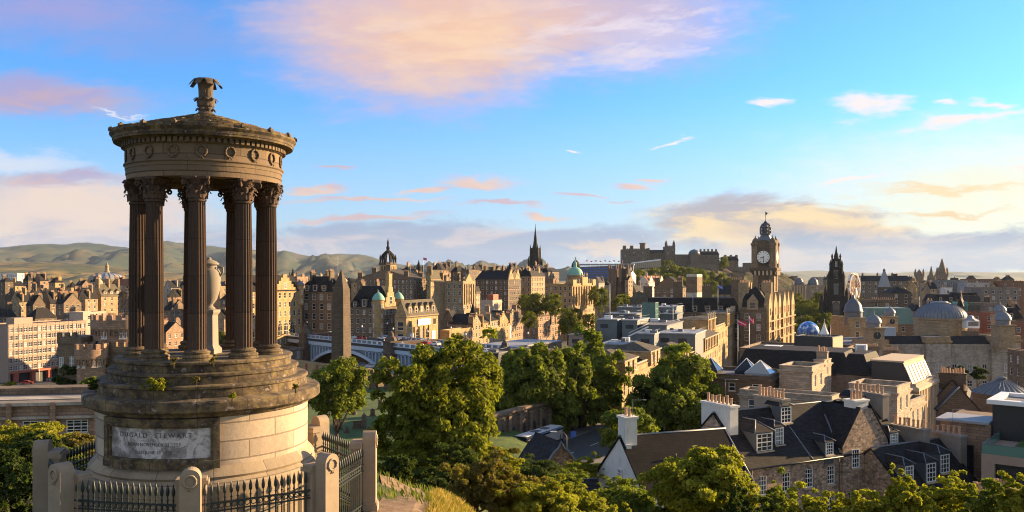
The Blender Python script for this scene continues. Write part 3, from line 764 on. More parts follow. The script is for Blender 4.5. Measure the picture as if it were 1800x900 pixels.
# ================================================================== builders: houses
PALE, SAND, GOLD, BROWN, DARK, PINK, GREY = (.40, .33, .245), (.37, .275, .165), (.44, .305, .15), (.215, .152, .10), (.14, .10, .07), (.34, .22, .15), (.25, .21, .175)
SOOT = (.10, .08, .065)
def ring(mb, x0, x1, y0, y1, prof, mi=0):
    """a moulding: the profile (outward, z) carried round a rectangle with mitred corners"""
    n = len(prof); vs = []
    for sx, sy, cx, cy in ((-1, -1, x0, y0), (1, -1, x1, y0), (1, 1, x1, y1), (-1, 1, x0, y1)):
        for o, z in prof: vs.append((cx + sx * o, cy + sy * o, z))
    mb.add(vs, [(c * n + k, ((c + 1) % 4) * n + k, ((c + 1) % 4) * n + k + 1, c * n + k + 1) for c in range(4) for k in range(n - 1)], mi)
_WM = {}
def win_mesh(w, h, style='sash', fr='white_paint'):
    key = (round(w, 2), round(h, 2), style, fr)
    if key in _WM: return _WM[key]
    mb = MB(); hw = w / 2; f = .09
    if style == 'arch':
        n = 10; hh = h - hw
        out = [(-hw, .16, 0), (hw, .16, 0)] + [(hw * math.cos(PI * k / n), .16, hh + hw * math.sin(PI * k / n)) for k in range(n + 1)]
        mb.poly(out, 0)
        mb.box(-.05, .05, .10, .155, 0, h, 1); mb.box(-hw, hw, .10, .15, hh - .05, hh + .05, 1); mb.box(-hw, hw, .10, .15, hh * .5 - .05, hh * .5 + .05, 1)
        # spandrels close the square opening round the arch
        for s in (-1, 1):
            pts = [(s * hw, .02, hh + hw)] + [(s * hw * math.cos(PI / 2 * k / 6), .02, hh + hw * math.sin(PI / 2 * k / 6)) for k in range(7)]
            if s > 0: pts = pts[::-1]
            mb.poly(pts, 2)
    else:
        mb.poly([(-hw, .16, 0), (hw, .16, 0), (hw, .16, h), (-hw, .16, h)], 0)
        mb.box(-hw, -hw + f, .08, .155, 0, h, 1); mb.box(hw - f, hw, .08, .155, 0, h, 1)
        mb.box(-hw + f, hw - f, .08, .155, 0, f, 1); mb.box(-hw + f, hw - f, .08, .155, h - f, h, 1)
        if style in ('sash', 'grid', 'far'): mb.box(-hw + f, hw - f, .09, .15, h * .5 - .04, h * .5 + .04, 1)
        if style == 'sash': mb.box(-.03, .03, .10, .148, f, h - f, 1)
        if style == 'grid':
            for k in (-1, 1): mb.box(k * w / 6 - .03, k * w / 6 + .03, .11, .148, f, h - f, 1)
            for q in (.25, .75): mb.box(-hw + f, hw - f, .11, .146, h * q - .03, h * q + .03, 1)
        if style == 'wide':
            for k in (-1, 1): mb.box(k * w / 6 - .04, k * w / 6 + .04, .09, .15, f, h - f, 1)
    mb.box(-hw - .12, hw + .12, -.10, .06, -.16, -.002, 2)
    _WM[key] = mb.mesh('window', ['glass', fr, 'sandy']); return _WM[key]
def wall_face(mb, o, ux, Wd, z0, z1, cols, rows, mi=0, depth=.17):
    o = Vector(o); ux = Vector(ux); n = ux.cross(Vector((0, 0, 1)))
    xs = sorted({0, Wd, *[c for p in cols for c in p]}); zs = sorted({z0, z1, *[c for p in rows for c in p]})
    P = lambda s, z, d=0: tuple(o + ux * s - n * d + Vector((0, 0, z)))
    cset = {round(c[0], 5): c for c in cols}; rset = {round(r[0], 5): r for r in rows}
    for i in range(len(xs) - 1):
        isc = round(xs[i], 5) in cset
        if not isc:
            mb.add([P(xs[i], z0), P(xs[i + 1], z0), P(xs[i + 1], z1), P(xs[i], z1)], [(0, 1, 2, 3)], mi); continue
        for j in range(len(zs) - 1):
            a, b, c, d = xs[i], xs[i + 1], zs[j], zs[j + 1]
            if round(c, 5) in rset:
                mb.add([P(a, c), P(b, c), P(b, d), P(a, d), P(a, c, depth), P(b, c, depth), P(b, d, depth), P(a, d, depth)],
                       [(0, 1, 5, 4), (1, 2, 6, 5), (2, 3, 7, 6), (3, 0, 4, 7)], mi)
            else: mb.add([P(a, c), P(b, c), P(b, d), P(a, d)], [(0, 1, 2, 3)], mi)
_CH = {}
def chimney(parent, x, y, z0, z1, w=.9, d=2.0, pots=4, wmat='stone', color=BROWN, near=False, axis='y'):
    if axis == 'x': w, d = d, w
    mb = MB(); mb.box(x - w / 2, x + w / 2, y - d / 2, y + d / 2, z0, z1); mb.box(x - w / 2 - .12, x + w / 2 + .12, y - d / 2 - .12, y + d / 2 + .12, z1, z1 + .22)
    key = near
    if key not in _CH:
        k = MB(); n = 10 if near else 6
        k.lathe([(.17, 0), (.15, .10), (.13, .75), (.17, .80), (.17, .90), (.11, .92), (.10, .3)] if near else [(.19, 0), (.16, .95)], n, 0)
        _CH[key] = k.mesh('chimney_pot', 'terracotta')
    o = mb.build('chimney', wmat, parent, color)
    for k in range(pots):
        t = (k + .5) / pots - .5
        q = ob('chimney_pot', _CH[key], o, (x + (t * w * .92 if axis == 'x' else 0), y + (t * d * .92 if axis == 'y' else 0), z1 + .221))
        q.scale = (1, 1, rng.uniform(.75, 1.25))
    return o
def B(label, xc, Y, x0, x1, yt, roof='gx', rh=3.5, nf=4, fh=3.3, sp=2.7, win=(1.1, 1.9), col=SAND, a=None, b=None, yaw=-22, zb=None, ch=(), name='tenement', cat='building',
      group=None, rmat='slate', wmat='stone', faces='FR', head=.9, style='far', fr='white_paint', corn=True, dorm=(), par=.9, xyz=None, ftop=0, marg=1.0, pots=4, skip=None):
    """a house standing on its nearest corner: the corner at pixel column xc and distance Y, one face running to column x0, the other to x1 (or a, b in metres)"""
    if xyz: C = Vector(xyz); zt = C.z
    else: C = at(xc, yt, Y); zt = C.z
    v = Vector((math.cos(R(yaw)), math.sin(R(yaw)))); u = Vector((-v.y, v.x))
    def run(e, k): return (k * C.y - C.x) / (e.x - k * e.y)
    if a is None: a = max(2, run(-v, (x0 - 900) / F))
    if b is None: b = max(2, run(u, (x1 - 900) / F))
    if zb is None:
        zb = min(tz(*(C.xy + v * p + u * q)) for p in (0, -a) for q in (0, b)) - 1.5
        zb = min(zb, zt - nf * fh - 1)
    H = zt - zb
    t = thing(name, label, cat, (C.x, C.y, zb), R(yaw), group)
    wb = MB(); wins = []
    rows = []
    for f in range(nf):
        z1 = H - ftop - head - f * fh; z0 = z1 - win[1]
        if z0 < .6: break
        rows.append((z0, z1))
    F_ = {'F': ((-a, 0, 0), (1, 0, 0), a, 0), 'R': ((0, 0, 0), (0, 1, 0), b, PI / 2), 'L': ((-a, b, 0), (0, -1, 0), b, -PI / 2), 'B': ((0, b, 0), (-1, 0, 0), a, PI)}
    for f, (o, ux, Wd, rot) in F_.items():
        cols = []
        if f in faces and Wd > win[0] + 1:
            n = max(1, int((Wd - marg) / sp)); step = (Wd - marg * .5) / n
            cols = [(marg * .25 + step * (i + .5) - win[0] / 2, marg * .25 + step * (i + .5) + win[0] / 2) for i in range(n)]
        wall_face(wb, o, ux, Wd, 0, H, cols, rows)
        for c in cols:
            for r in rows:
                p = Vector(o) + Vector(ux) * (c[0] + c[1]) / 2; wins.append((p.x, p.y, r[0], rot))
    roofo = None
    mb = MB(); ov = .3
    def slab(p, th=.16):
        n = (Vector(p[1]) - Vector(p[0])).cross(Vector(p[2]) - Vector(p[1])).normalized() * th
        q = [tuple(Vector(k) + n) for k in p]; m_ = len(p)
        mb.add(list(p) + q, [tuple(range(m_ - 1, -1, -1)), tuple(range(m_, 2 * m_))] + [(i, (i + 1) % m_, m_ + (i + 1) % m_, m_ + i) for i in range(m_)])
    if roof == 'gx':
        m = -a / 2; k = rh / (a / 2); zl = H - ov * k
        wb.poly([(-a, 0, H), (0, 0, H), (m, 0, H + rh)]); wb.poly([(0, b, H), (-a, b, H), (m, b, H + rh)])
        slab([(ov, -ov * .4, zl), (ov, b + ov * .4, zl), (m, b + ov * .4, H + rh), (m, -ov * .4, H + rh)]); slab([(-a - ov, b + ov * .4, zl), (-a - ov, -ov * .4, zl), (m, -ov * .4, H + rh), (m, b + ov * .4, H + rh)])
    elif roof == 'gy':
        m = b / 2; k = rh / m; zl = H - ov * k
        wb.poly([(0, 0, H), (0, b, H), (0, m, H + rh)]); wb.poly([(-a, b, H), (-a, 0, H), (-a, m, H + rh)])
        slab([(-a - ov * .4, -ov, zl), (ov * .4, -ov, zl), (ov * .4, m, H + rh), (-a - ov * .4, m, H + rh)]); slab([(ov * .4, b + ov, zl), (-a - ov * .4, b + ov, zl), (-a - ov * .4, m, H + rh), (ov * .4, m, H + rh)])
    elif roof == 'hip':
        s = min(a, b) / 2; 
        if b >= a: p, q = (-a / 2, s, H + rh), (-a / 2, b - s, H + rh)
        else: p, q = (-a + s, b / 2, H + rh), (-s, b / 2, H + rh)
        A, Bc, Cc, D = (-a - ov, -ov, H), (ov, -ov, H), (ov, b + ov, H), (-a - ov, b + ov, H)
        if b >= a: fs = [(A, Bc, p), (Bc, Cc, q, p), (Cc, D, q), (D, A, p, q)]
        else: fs = [(A, Bc, q, p), (Bc, Cc, q), (Cc, D, p, q), (D, A, p)]
        for f in fs: mb.poly(f)
    elif roof == 'mans':
        s = rh * .45
        ring(mb, -a + s, -s, s, b - s, [(s - .05, H), (0, H + rh)])
        mb.poly([(-a + s, s, H + rh), (-s, s, H + rh), (-s, b - s, H + rh), (-a + s, b - s, H + rh)])
        ring(mb, -a, 0, 0, b, [(.05, H), (.05, H + .25), (-.3, H + .25)])
        wb.poly([(-a, 0, H), (0, 0, H), (0, b, H), (-a, b, H)])
    else:
        ring(wb, -a, 0, 0, b, [(0, H), (0, H + par), (-.35, H + par), (-.35, H - .02)])
        mb.poly([(-a + .3, .3, H + .02), (-.3, .3, H + .02), (-.3, b - .3, H + .02), (-a + .3, b - .3, H + .02)])
    roofo = mb.build('roof', rmat, t)
    wall = wb.build('wall', wmat, t, col)
    if corn:
        cb = MB(); top = H + (par if roof == 'flat' else 0)
        ring(cb, -a, 0, 0, b, [(.003, H - .75), (.10, H - .7), (.14, H - .42), (.32, H - .33), (.32, H - .12), (.003, H - .05)])
        if roof == 'flat': ring(cb, -a, 0, 0, b, [(.003, top - .16), (.09, top - .12), (.09, top + .05), (-.40, top + .06), (-.40, top - .1)])
        for f in range(1, nf, 2):
            zz = H - ftop - f * fh + .35
            if zz > 1: ring(cb, -a, 0, 0, b, [(.003, zz - .14), (.08, zz - .1), (.08, zz + .08), (.003, zz + .14)])
        cb.build('cornice', wmat, t, tuple(c * 1.08 for c in col))
    wm = win_mesh(win[0], win[1], style, fr)
    if skip: wins = [w_ for w_ in wins if not skip(*w_)]
    for x_, y_, z_, r_ in wins[:100]: ob('window', wm, t, (x_, y_, z_), r_)
    if len(wins) > 100:
        rest = MB()
        for x_, y_, z_, r_ in wins[100:]:
            rest.M = Matrix.Translation((x_, y_, z_)) @ Matrix.Rotation(r_, 4, 'Z')
            hw = win[0] / 2; rest.poly([(-hw, .16, 0), (hw, .16, 0), (hw, .16, win[1]), (-hw, .16, win[1])]); rest.box(-hw, hw, .08, .15, win[1] * .5 - .05, win[1] * .5 + .05, 1)
        stuff(rest.build('window', ['glass', fr], t))
    def rz_at(x, y):
        if roof == 'gx': return H + rh * (1 - abs(x + a / 2) / (a / 2))
        if roof == 'gy': return H + rh * (1 - abs(y - b / 2) / (b / 2))
        if roof == 'hip': return H + rh * min(1, min(-x, x + a, y, b - y) / (min(a, b) / 2) + .01)
        return H + (rh if roof == 'mans' else 0)
    for c in ch:      # (across 0..1 from the far-left corner, along 0..1, height above roof, depth, axis)
        x_, y_ = -a + a * c[0], b * c[1]; hh = c[2] if len(c) > 2 else 2.0; dd = c[3] if len(c) > 3 else 2.2
        ax = c[4] if len(c) > 4 else ('x' if roof == 'gx' else 'y')
        zr = rz_at(min(max(x_, -a + .01), -.01), min(max(y_, .01), b - .01))
        chimney(t, min(max(x_, -a + .5), -.5), min(max(y_, .5), b - .5), zr - 2.0, zr + hh, .9, dd, pots, wmat, tuple(q * .85 for q in col), False, ax)
    for d_ in dorm:   # (face, fraction, width, height)
        f, fr_, dw, dh = d_
        o, ux, Wd, rot = F_[f]; p = Vector(o) + Vector(ux) * Wd * fr_; n = Vector(ux).cross(Vector((0, 0, 1)))
        db = MB(); db.M = Matrix.Translation((p.x, p.y, H)) @ Matrix.Rotation(rot, 4, 'Z') @ Matrix.Translation((0, .35, 0))
        L = 3.0
        db.box(-dw / 2, dw / 2, 0, L, .003, dh, 0); db.extrude([(-dw / 2 - .15, -.15, dh), (dw / 2 + .15, -.15, dh), (0, -.15, dh + dw * .55)], (0, L, 0), 1)
        dob = db.build('dormer', [wmat, rmat], t, col)
        ob('window', win_mesh(dw * .6, dh * .75, style, fr), dob, tuple(Vector((p.x, p.y, H + dh * .15)) - n * (.35 - .19)), rot)
    return dict(t=t, a=a, b=b, H=H, zb=zb, C=C, v=v, u=u, roof=roofo, wall=wall, rz=rz_at)

# ================================================================== builders: trees
def crown_mesh(name, rx, ry, rz, leaf, n, k, seed, mats, zc, clump=.27, spiky=0.0, lowcut=-.75):
    g = np.random.default_rng(seed)
    ph = g.uniform(0, 6.28, (6, 3)); fr = g.uniform(1.2, 3.6, (6, 3))
    d = g.normal(size=(k, 3)); d /= np.linalg.norm(d, axis=1)[:, None]
    d = d[d[:, 2] > lowcut]; k = len(d)
    lump = 1 + .30 * sum(np.sin(d[:, 0] * fr[i, 0] + ph[i, 0]) * np.cos(d[:, 1] * fr[i, 1] + ph[i, 1] + d[:, 2] * fr[i, 2]) for i in range(6)) / 1.6
    rad = g.uniform(.35, 1.0, k) ** .45 * lump * (1 + spiky * g.normal(size=k))
    cen = d * rad[:, None] * (1 - clump * .6)
    cr = clump * g.uniform(.6, 1.25, k)
    w = cr ** 2; idx = g.choice(k, n, p=w / w.sum())
    e = g.normal(size=(n, 3)); e /= np.linalg.norm(e, axis=1)[:, None]; e[:, 2] = np.where(e[:, 2] < -.5, -e[:, 2] * .6, e[:, 2])
    p = cen[idx] + e * (cr[idx] * g.uniform(.25, 1, n) ** .5)[:, None] * np.array([1, 1, .8])
    p = p * np.array([rx, ry, rz])
    nrm = e * .6 + d[idx] * .5 + g.normal(size=(n, 3)) * .75 + np.array([0, 0, .35]); nrm /= np.linalg.norm(nrm, axis=1)[:, None]
    t = np.cross(nrm, g.normal(size=(n, 3))); t /= np.linalg.norm(t, axis=1)[:, None]; b = np.cross(nrm, t)
    s = (leaf * g.uniform(.6, 1.3, n))[:, None]
    q = np.stack([p - t * s * .75, p - b * s * .42 + nrm * s * .1, p + t * s * .8 - nrm * s * .15, p + b * s * .42 + nrm * s * .1], 1)
    v = q.reshape(-1, 3); v[:, 2] += zc
    return fastmesh(name, v, np.arange(n * 4).reshape(-1, 4), mats), cen * np.array([rx, ry, rz]) + np.array([0, 0, zc])
def trunk_mesh(h, r, cen, seed, nb=9, z0=0):
    g = random.Random(seed); mb = MB()
    top = h
    pts = [(0, 0, z0), (r * .3, 0, h * .25), (-r * .3, r * .4, h * .55), (0, 0, top)]
    mb.tube(pts, [r * 1.3, r, r * .75, r * .25], 8)
    for c in [cen[i] for i in range(0, len(cen), max(1, len(cen) // nb))][:nb]:
        c = Vector(c); s = Vector((0, 0, h * g.uniform(.3, .75)))
        mid = s.lerp(c, .5) + Vector((0, 0, -abs(c.z - s.z) * .12))
        mb.tube([s, mid, c], [r * .5, r * .3, r * .08], 5)
    return mb.mesh('trunk', 'bark')
def tree(label, px, Y, ytop, ybase, wpx, mats='leaf_lime', leaf=.3, n=6000, k=60, name='tree', cat='tree', group=None, seed=None, clump=.27, stem=.3, spiky=0.0, low=-.75, dx=1.0):
    """a tree or shrub: crown between rows ytop and ybase, on a trunk that reaches the ground"""
    seed = seed or int(px * 7 + Y)
    x = xof(px, Y); zt, z1 = zof(ytop, Y), zof(ybase, Y); zg = tz(x, Y)
    rx = wpx / 2 / F * Y; hc = zt - z1; rz = hc / 2
    t = thing(name, label, cat, (x, Y, min(zg, z1) - .1), 0, group); z0 = t.location.z
    me, cen = crown_mesh('crown', rx, rx * dx, rz, leaf, n, k, seed, mats, (zt + z1) / 2 - z0, clump, spiky, low)
    ob('crown' if cat == 'tree' else 'foliage', me, t)
    ob('trunk' if cat == 'tree' else 'stem', trunk_mesh((zt + z1) / 2 - z0, max(.05, rx * .07), cen, seed, 10), t)
    return t
_FT = []
def far_tree(label, px, Y, ytop, wpx, group, hr=None, mats='leaf_far'):
    """small distant trees share a handful of crowns"""
    if not _FT:
        for i in range(5):
            me, cen = crown_mesh('crown', .5, .5, .56, .05, 3200, 60, 50 + i, 'leaf_far', .5, .30, .05, -1.1)
            _FT.append((me, trunk_mesh(.55, .03, cen, i, 6, -.4)))
    me, tr = _FT[rng.randrange(5)]
    x = xof(px, Y); zt = zof(ytop, Y); w = wpx / F * Y; h = hr * w if hr else w * rng.uniform(.95, 1.25)
    t = thing('tree', label, 'tree', (x, Y, zt - h * 1.05), rng.uniform(0, 6), group)
    for nm, m_ in (('crown', me), ('trunk', tr)): ob(nm, m_, t, scale=(w, w, h))
    return t
# ================================================================== houses below the hill
def pane_dormer(h, x, y0, z, w, hgt, L, face=0, hip=True):
    """a white-framed dormer with lead flashing, standing on the slope of house h at local x, front at y0"""
    d = MB()
    d.box(x - w / 2, x + w / 2, y0, y0 + L, z - .9, z + hgt, 0)
    t_ = z + hgt; e = .18; pk = w * .42
    A, Bq, Cq, D = (x - w / 2 - e, y0 - e, t_), (x + w / 2 + e, y0 - e, t_), (x + w / 2 + e, y0 + L + 1, t_), (x - w / 2 - e, y0 + L + 1, t_)
    p, q = (x, y0 + (w * .5 if hip else -e), t_ + pk), (x, y0 + L + 1, t_ + pk)
    d.poly([A, Bq, p], 1); d.poly([Bq, Cq, q, p], 1); d.poly([D, A, p, q], 1); d.poly([A, D, Cq, Bq], 1)
    d.tube([p, q], .07, 5, 2); d.tube([A, p], .06, 5, 2); d.tube([Bq, p], .06, 5, 2)
    o = d.build('dormer', ['lead_dark', 'slate', 'lead'], h['t'])
    wm = win_mesh(w * .86, hgt * .9, 'grid')
    ob('window', wm, o, (x, y0 - .165, z + .06))
    return o
def lead_edge(h, pts, r=.09, name='ridge_flashing', m='lead'):
    return MB().tube(pts, r, 6).build(name, m, h['t'])
# white gabled house
h = B('white gabled cottage with dark slate roof and a tall chimney on its gable', 1322, 80, 1130, None, 845, 'gy', 4.05, 2, 3.0, 3.2, (.9, 1.5), (.70, .68, .64), b=9, yaw=20, zb=-31,
      name='white_cottage', cat='house', wmat='render_wall', rmat='slate_black', faces='L', head=1.2, style='grid', corn=False)
lead_edge(h, [(-h['a'] - .1, 4.5, h['H'] + 4.2), (.1, 4.5, h['H'] + 4.2)], .13)
lead_edge(h, [(-.02, -.3, h['H'] - .1), (-.02, 4.5, h['H'] + 4.15)], .12)
for zz in (1.6,):
    for x in (-h['a'] - .0,):
        pass
chimney(h['t'], -h['a'] + .72, 4.3, h['H'] + 1.2, h['H'] + 5.9, 1.25, 1.5, 2, 'render_wall', (.66, .64, .60), True)
MB().box(-h['a'] + .1, -h['a'] + .62, 3.3, 5.6, h['H'] + 1.0, h['H'] + 3.6).build('chimney_shoulder', 'render_wall', h['t'], (.66, .64, .6))
sk_ = MB(); sk_.tube([(-7, 2.2, h['H'] + 2.05), (-7, 2.2, h['H'] + 2.7)], .07, 6); sk_.build('vent_pipe', 'dark_metal', h['t'])
sk_ = MB(); sk_.tube([(-8, 1.6, h['H'] + 1.4), (-8, 1.6, h['H'] + 1.9)], .07, 6); sk_.build('vent_pipe', 'lead', h['t'])
for y_, z_ in ((2.0, -3.0), (5.6, -3.2), (4.4, -.6)):
    ob('window', win_mesh(.95, 1.7, 'grid'), h['t'], (-h['a'] - .18, y_, h['H'] + z_), -PI / 2)
# long rubble-stone house
h = B('long rubble stone house with dark slate roof, white sash windows and a gabled wallhead', 1592, 95, 1314, None, 782, 'gy', 4.6, 4, 3.1, 3.05, (1.12, 1.95), (.42, .335, .27), b=10, yaw=28, zb=-34,
      name='stone_house', cat='house', wmat='rubble', faces='F', head=1.1, style='grid', corn=False, marg=2.0)
H, a = h['H'], h['a']
lead_edge(h, [(-a - .1, 5, H + 4.75), (.1, 5, H + 4.75)], .12)
g = MB(); gx0, gx1, gh = -a * .44, -a * .14, 4.6
gm = (gx0 + gx1) / 2
g.add([(gx0, -.25, H - 4.2), (gx1, -.25, H - 4.2), (gx1, -.25, H + .9), (gm + .9, -.25, H + gh), (gm - .9, -.25, H + gh), (gx0, -.25, H + .9), (gx0, .2, H - 4.2), (gx1, .2, H - 4.2), (gx1, 2.2, H + .9), (gm + .9, 5, H + gh), (gm - .9, 5, H + gh), (gx0, 2.2, H + .9)],
      [(0, 1, 2, 3, 4, 5), (1, 7, 8, 2), (6, 0, 5, 11), (0, 6, 7, 1)])
go = g.build('wallhead_gable', 'rubble', h['t'], (.42, .335, .27))
for s, xx in ((-1, gx0), (1, gx1)):
    e = MB(); q = [(xx + s * .25, -.35, H + .65), (gm + s * .9, -.35, H + gh + .12), (gm + s * .9, 5.2, H + gh + .12), (xx + s * .25, 2.6, H + .65)]
    if s < 0: q = q[::-1]
    e.extrude(q, (0, 0, .14)); e.build('gable_slates', 'slate', go)
for xx in (-a * .36, -a * .22): ob('window', win_mesh(1.15, 2.0, 'grid'), go, (xx, -.43, H - 1.6))
chimney(h['t'], gm, 1.0, H + gh - 1.6, H + gh + .7, 1.5, 2.1, 4, 'render_wall', (.66, .64, .60), True, 'x')
chimney(h['t'], -a + .75, 4.9, H - 3.2, H + 5.5, 1.1, 4.4, 7, 'render_wall', (.66, .64, .60), True)
chimney(h['t'], -a * .645, 5.2, H + 1.0, H + 5.6, 1.0, 4.2, 8, 'render_grey', BROWN, True)
chimney(h['t'], -.1, 5.0, H - .5, H + 5.2, 1.1, 5.0, 8, 'render_grey', BROWN, True)
pane_dormer(h, -a * .86, 1.1, H + 1.05, 2.5, 2.0, 2.5); pane_dormer(h, -a * .755, 1.5, H + 1.4, 1.35, 1.95, 2.2)
pane_dormer(h, -a * .645, 3.1, H + 3.2, 1.7, 1.9, 1.2); pane_dormer(h, -a * .52, -.1, H + .05, 1.3, 1.5, 2.6); pane_dormer(h, -a * .09, -.1, H + .1, 1.5, 1.5, 2.6); pane_dormer(h, -a * .14, 3.4, H + 3.3, 1.5, 1.9, 1.2)
lead_edge(h, [(gx0 - .3, -.2, H + .2), (gx0 + 1.6, 3.6, H + 3.6)], .10); lead_edge(h, [(-a * .63, -.3, H - .1), (-a * .63, 4.9, H + 4.6)], .10)
lead_edge(h, [(-a, -.42, H - .16), (gx0 - .1, -.42, H - .16)], .09, 'gutter', 'iron'); lead_edge(h, [(gx1 + .1, -.42, H - .16), (0, -.42, H - .16)], .09, 'gutter', 'iron')
for xx in (-a * .47, -a * .125, -a + .2): lead_edge(h, [(xx, -.4, H - .2), (xx, -.36, 2)], .07, 'downpipe', 'dark_metal')
for xx, yy in ((-a * .33, 2.0),): MB().add([(xx + 2.6, 2.6, H + 2.55), (xx + 3.4, 2.6, H + 2.55), (xx + 3.4, 3.4, H + 3.3), (xx + 2.6, 3.4, H + 3.3)], [(0, 1, 2, 3)]).build('skylight', 'glass', h['t'])
# its neighbour down the street
h = B('low stone house with three dormers and two pot-topped stacks beside the dark modern block', 1724, 92, 1600, None, 856, 'gy', 4.4, 3, 3.0, 3.4, (1.1, 1.8), (.36, .29, .235), b=9.5, yaw=28, zb=-36, name='stone_house', cat='house', wmat='rubble', faces='F', style='grid', corn=False)
H, a = h['H'], h['a']
pane_dormer(h, -a * .88, 1.2, H + 1.2, 1.5, 2.1, 2.2); pane_dormer(h, -a * .60, 1.0, H + 1.1, 1.75, 2.2, 2.4); pane_dormer(h, -a * .33, 1.6, H + 1.6, 1.75, 2.2, 2.2)
chimney(h['t'], .2, 4.6, H - .5, H + 5.0, 1.1, 5.0, 7, 'render_grey', SAND, True); chimney(h['t'], -a * .28, 6.4, H + 1.0, H + 5.7, 1.1, 4.4, 7, 'render_grey', SAND, True)
lead_edge(h, [(-a - .1, 4.75, H + 4.55), (.1, 4.75, H + 4.55)], .12)
# brick stack showing above the bushes
h = B('small dark outbuilding with a row of red chimney pots above the bushes by the terrace', 1800, 70, 1730, None, 868, 'flat', 2, 1, 3, 3, (1, 1.4), BROWN, b=2.2, yaw=24, zb=-30, name='outbuilding', cat='building', wmat='rubble', faces='F', corn=False, par=.3)
for k in range(9): ob('chimney_pot', _CH[True], h['t'], (-h['a'] + .4 + k * (h['a'] - .8) / 8, 1.1, h['H'] + .2), 0, None, rng.uniform(.9, 1.2))
# little stone house with an ogee roof and a white stack
hx, hy = xof(985, 104), 104
h = thing('ogee_house', 'small rubble house with curved lead-edged ogee roof and white chimney stack among the shrubs', 'house', (hx, hy, -33), R(24))
o_ = [(x * 1.25, z if z < 1 else 6 + (z - 6) * 1.15) for x, z in [(-4.6, 0), (4.6, 0), (4.6, 6.2), (3.6, 6.6), (2.7, 7.5), (1.7, 9.2), (.8, 10.5), (.3, 10.9), (0, 11.6), (-.3, 10.9), (-.8, 10.5), (-1.7, 9.2), (-2.7, 7.5), (-3.6, 6.6), (-4.6, 6.2)]]
MB().extrude([(x, 0, z) for x, z in o_], (0, 7, 0)).build('wall', 'rubble', h, (.30, .22, .16))
e = MB(); up = [(x, z) for x, z in o_[2:]]
for i in range(len(up) - 1):
    (x0, z0), (x1, z1) = up[i], up[i + 1]
    e.add([(x0, -.2, z0 + .12), (x1, -.2, z1 + .12), (x1, 7.2, z1 + .12), (x0, 7.2, z0 + .12)], [(0, 1, 2, 3)])
e.build('roof', 'slate', h)
MB().tube([(x, -.25, z + .15) for x, z in up], .16, 6).build('roof_edging', 'lead', h)
MB().tube([(0, 0, 12.3), (0, 0, 13.8)], [.12, .03], 6).build('finial', 'dark_metal', h)
chimney(h, 1.7, -1.0, 2.5, 8.4, 1.5, 1.1, 1, 'render_wall', (.66, .64, .6), True, 'x')
# slate ridge running behind the bushes
h = B('low slate outbuilding whose pale ridge runs behind the bushes below the ogee house', 1062, 78, 962, None, 888, 'gy', 1.6, 1, 2.6, 3, (.9, 1.2), BROWN, b=6, yaw=8, zb=-32, name='slate_shed', cat='shed', wmat='rubble', corn=False)
lead_edge(h, [(-h['a'] - .1, 3, h['H'] + 1.75), (.1, 3, h['H'] + 1.75)], .11)
# dark modern block with planted terrace
t = thing('modern_block', 'dark modern block with a planted roof terrace, glass rail and pale roof edges', 'building', (xof(1725, 88), 88, -36), R(-40))
def zz(py, Y): return zof(py, Y) + 36
zt = zz(797, 88)
MB().box(0, 20, 0, 16, zt - .9, zt, 0).build('terrace_slab', 'concrete', t); MB().box(.6, 20, .6, 16, 0, zt - .9).build('void_shade', 'dark_metal', t)  # dark box under the slab stands in for a void in shade
MB().box(.0, 1.2, .02, .9, 0, zt - .9).build('corner_pier', 'concrete', t)
mbp = MB(); mbp.box(2.2, 13, 2, 12, zt + .002, zt + .25); mbp.build('planted_roof', 'lawn', t)
me, _c = crown_mesh('roof_plants', 5, 4.4, .28, .16, 2600, 60, 5, 'leaf_gold', 0, .12); ob('roof_plants', me, t, (7.6, 7, zt + .25))
gl = MB(); gl.box(.05, 19.8, .05, .09, zt, zt + 1.0, 0); gl.box(.05, .09, .1, 15, zt, zt + 1.0, 0); gl.build('glass_rail', 'glass_green', t)
hr_ = MB(); hr_.tube([(.07, 15, zt + 1.02), (.07, .07, zt + 1.02), (19.8, .07, zt + 1.02)], .05, 5); hr_.build('handrail', 'lead', t)
zu = zz(700, 100)
up_ = MB(); up_.box(-.7, 24, 9.5, 17, zt - 12, zu); up_.build('upper_storey', 'dark_metal', t)
rp = MB(); ring(rp, -.7, 24, 9.5, 17, [(.5, zu), (.5, zu + .5), (-.5, zu + .5), (-.5, zu + .1)]); rp.build('roof_edge', 'white_paint', t); MB().poly([(-.4, 9.9, zu + .12), (23.7, 9.9, zu + .12), (23.7, 16.7, zu + .12), (-.4, 16.7, zu + .12)]).build('roof_deck', 'roof_felt', t)
rs = MB(); rs.box(3, 12, 11, 15, zu + .45, zu + 1.0); rs.build('roof_lantern', 'lead', t)
ow = MB(); ow.box(-6.0, -.8, 9.0, 19, 0, zu - 2.4); ow.build('stair_wing', 'stone', t, PINK)
ob('window', win_mesh(1.8, 4.6, 'plain', 'dark_metal'), t, (-3.4, 8.83, zu - 9.5)); MB().box(-6.4, -.9, 8.6, 14, zu - 2.38, zu - 2.1).build('wing_roof', 'roof_pale', t)
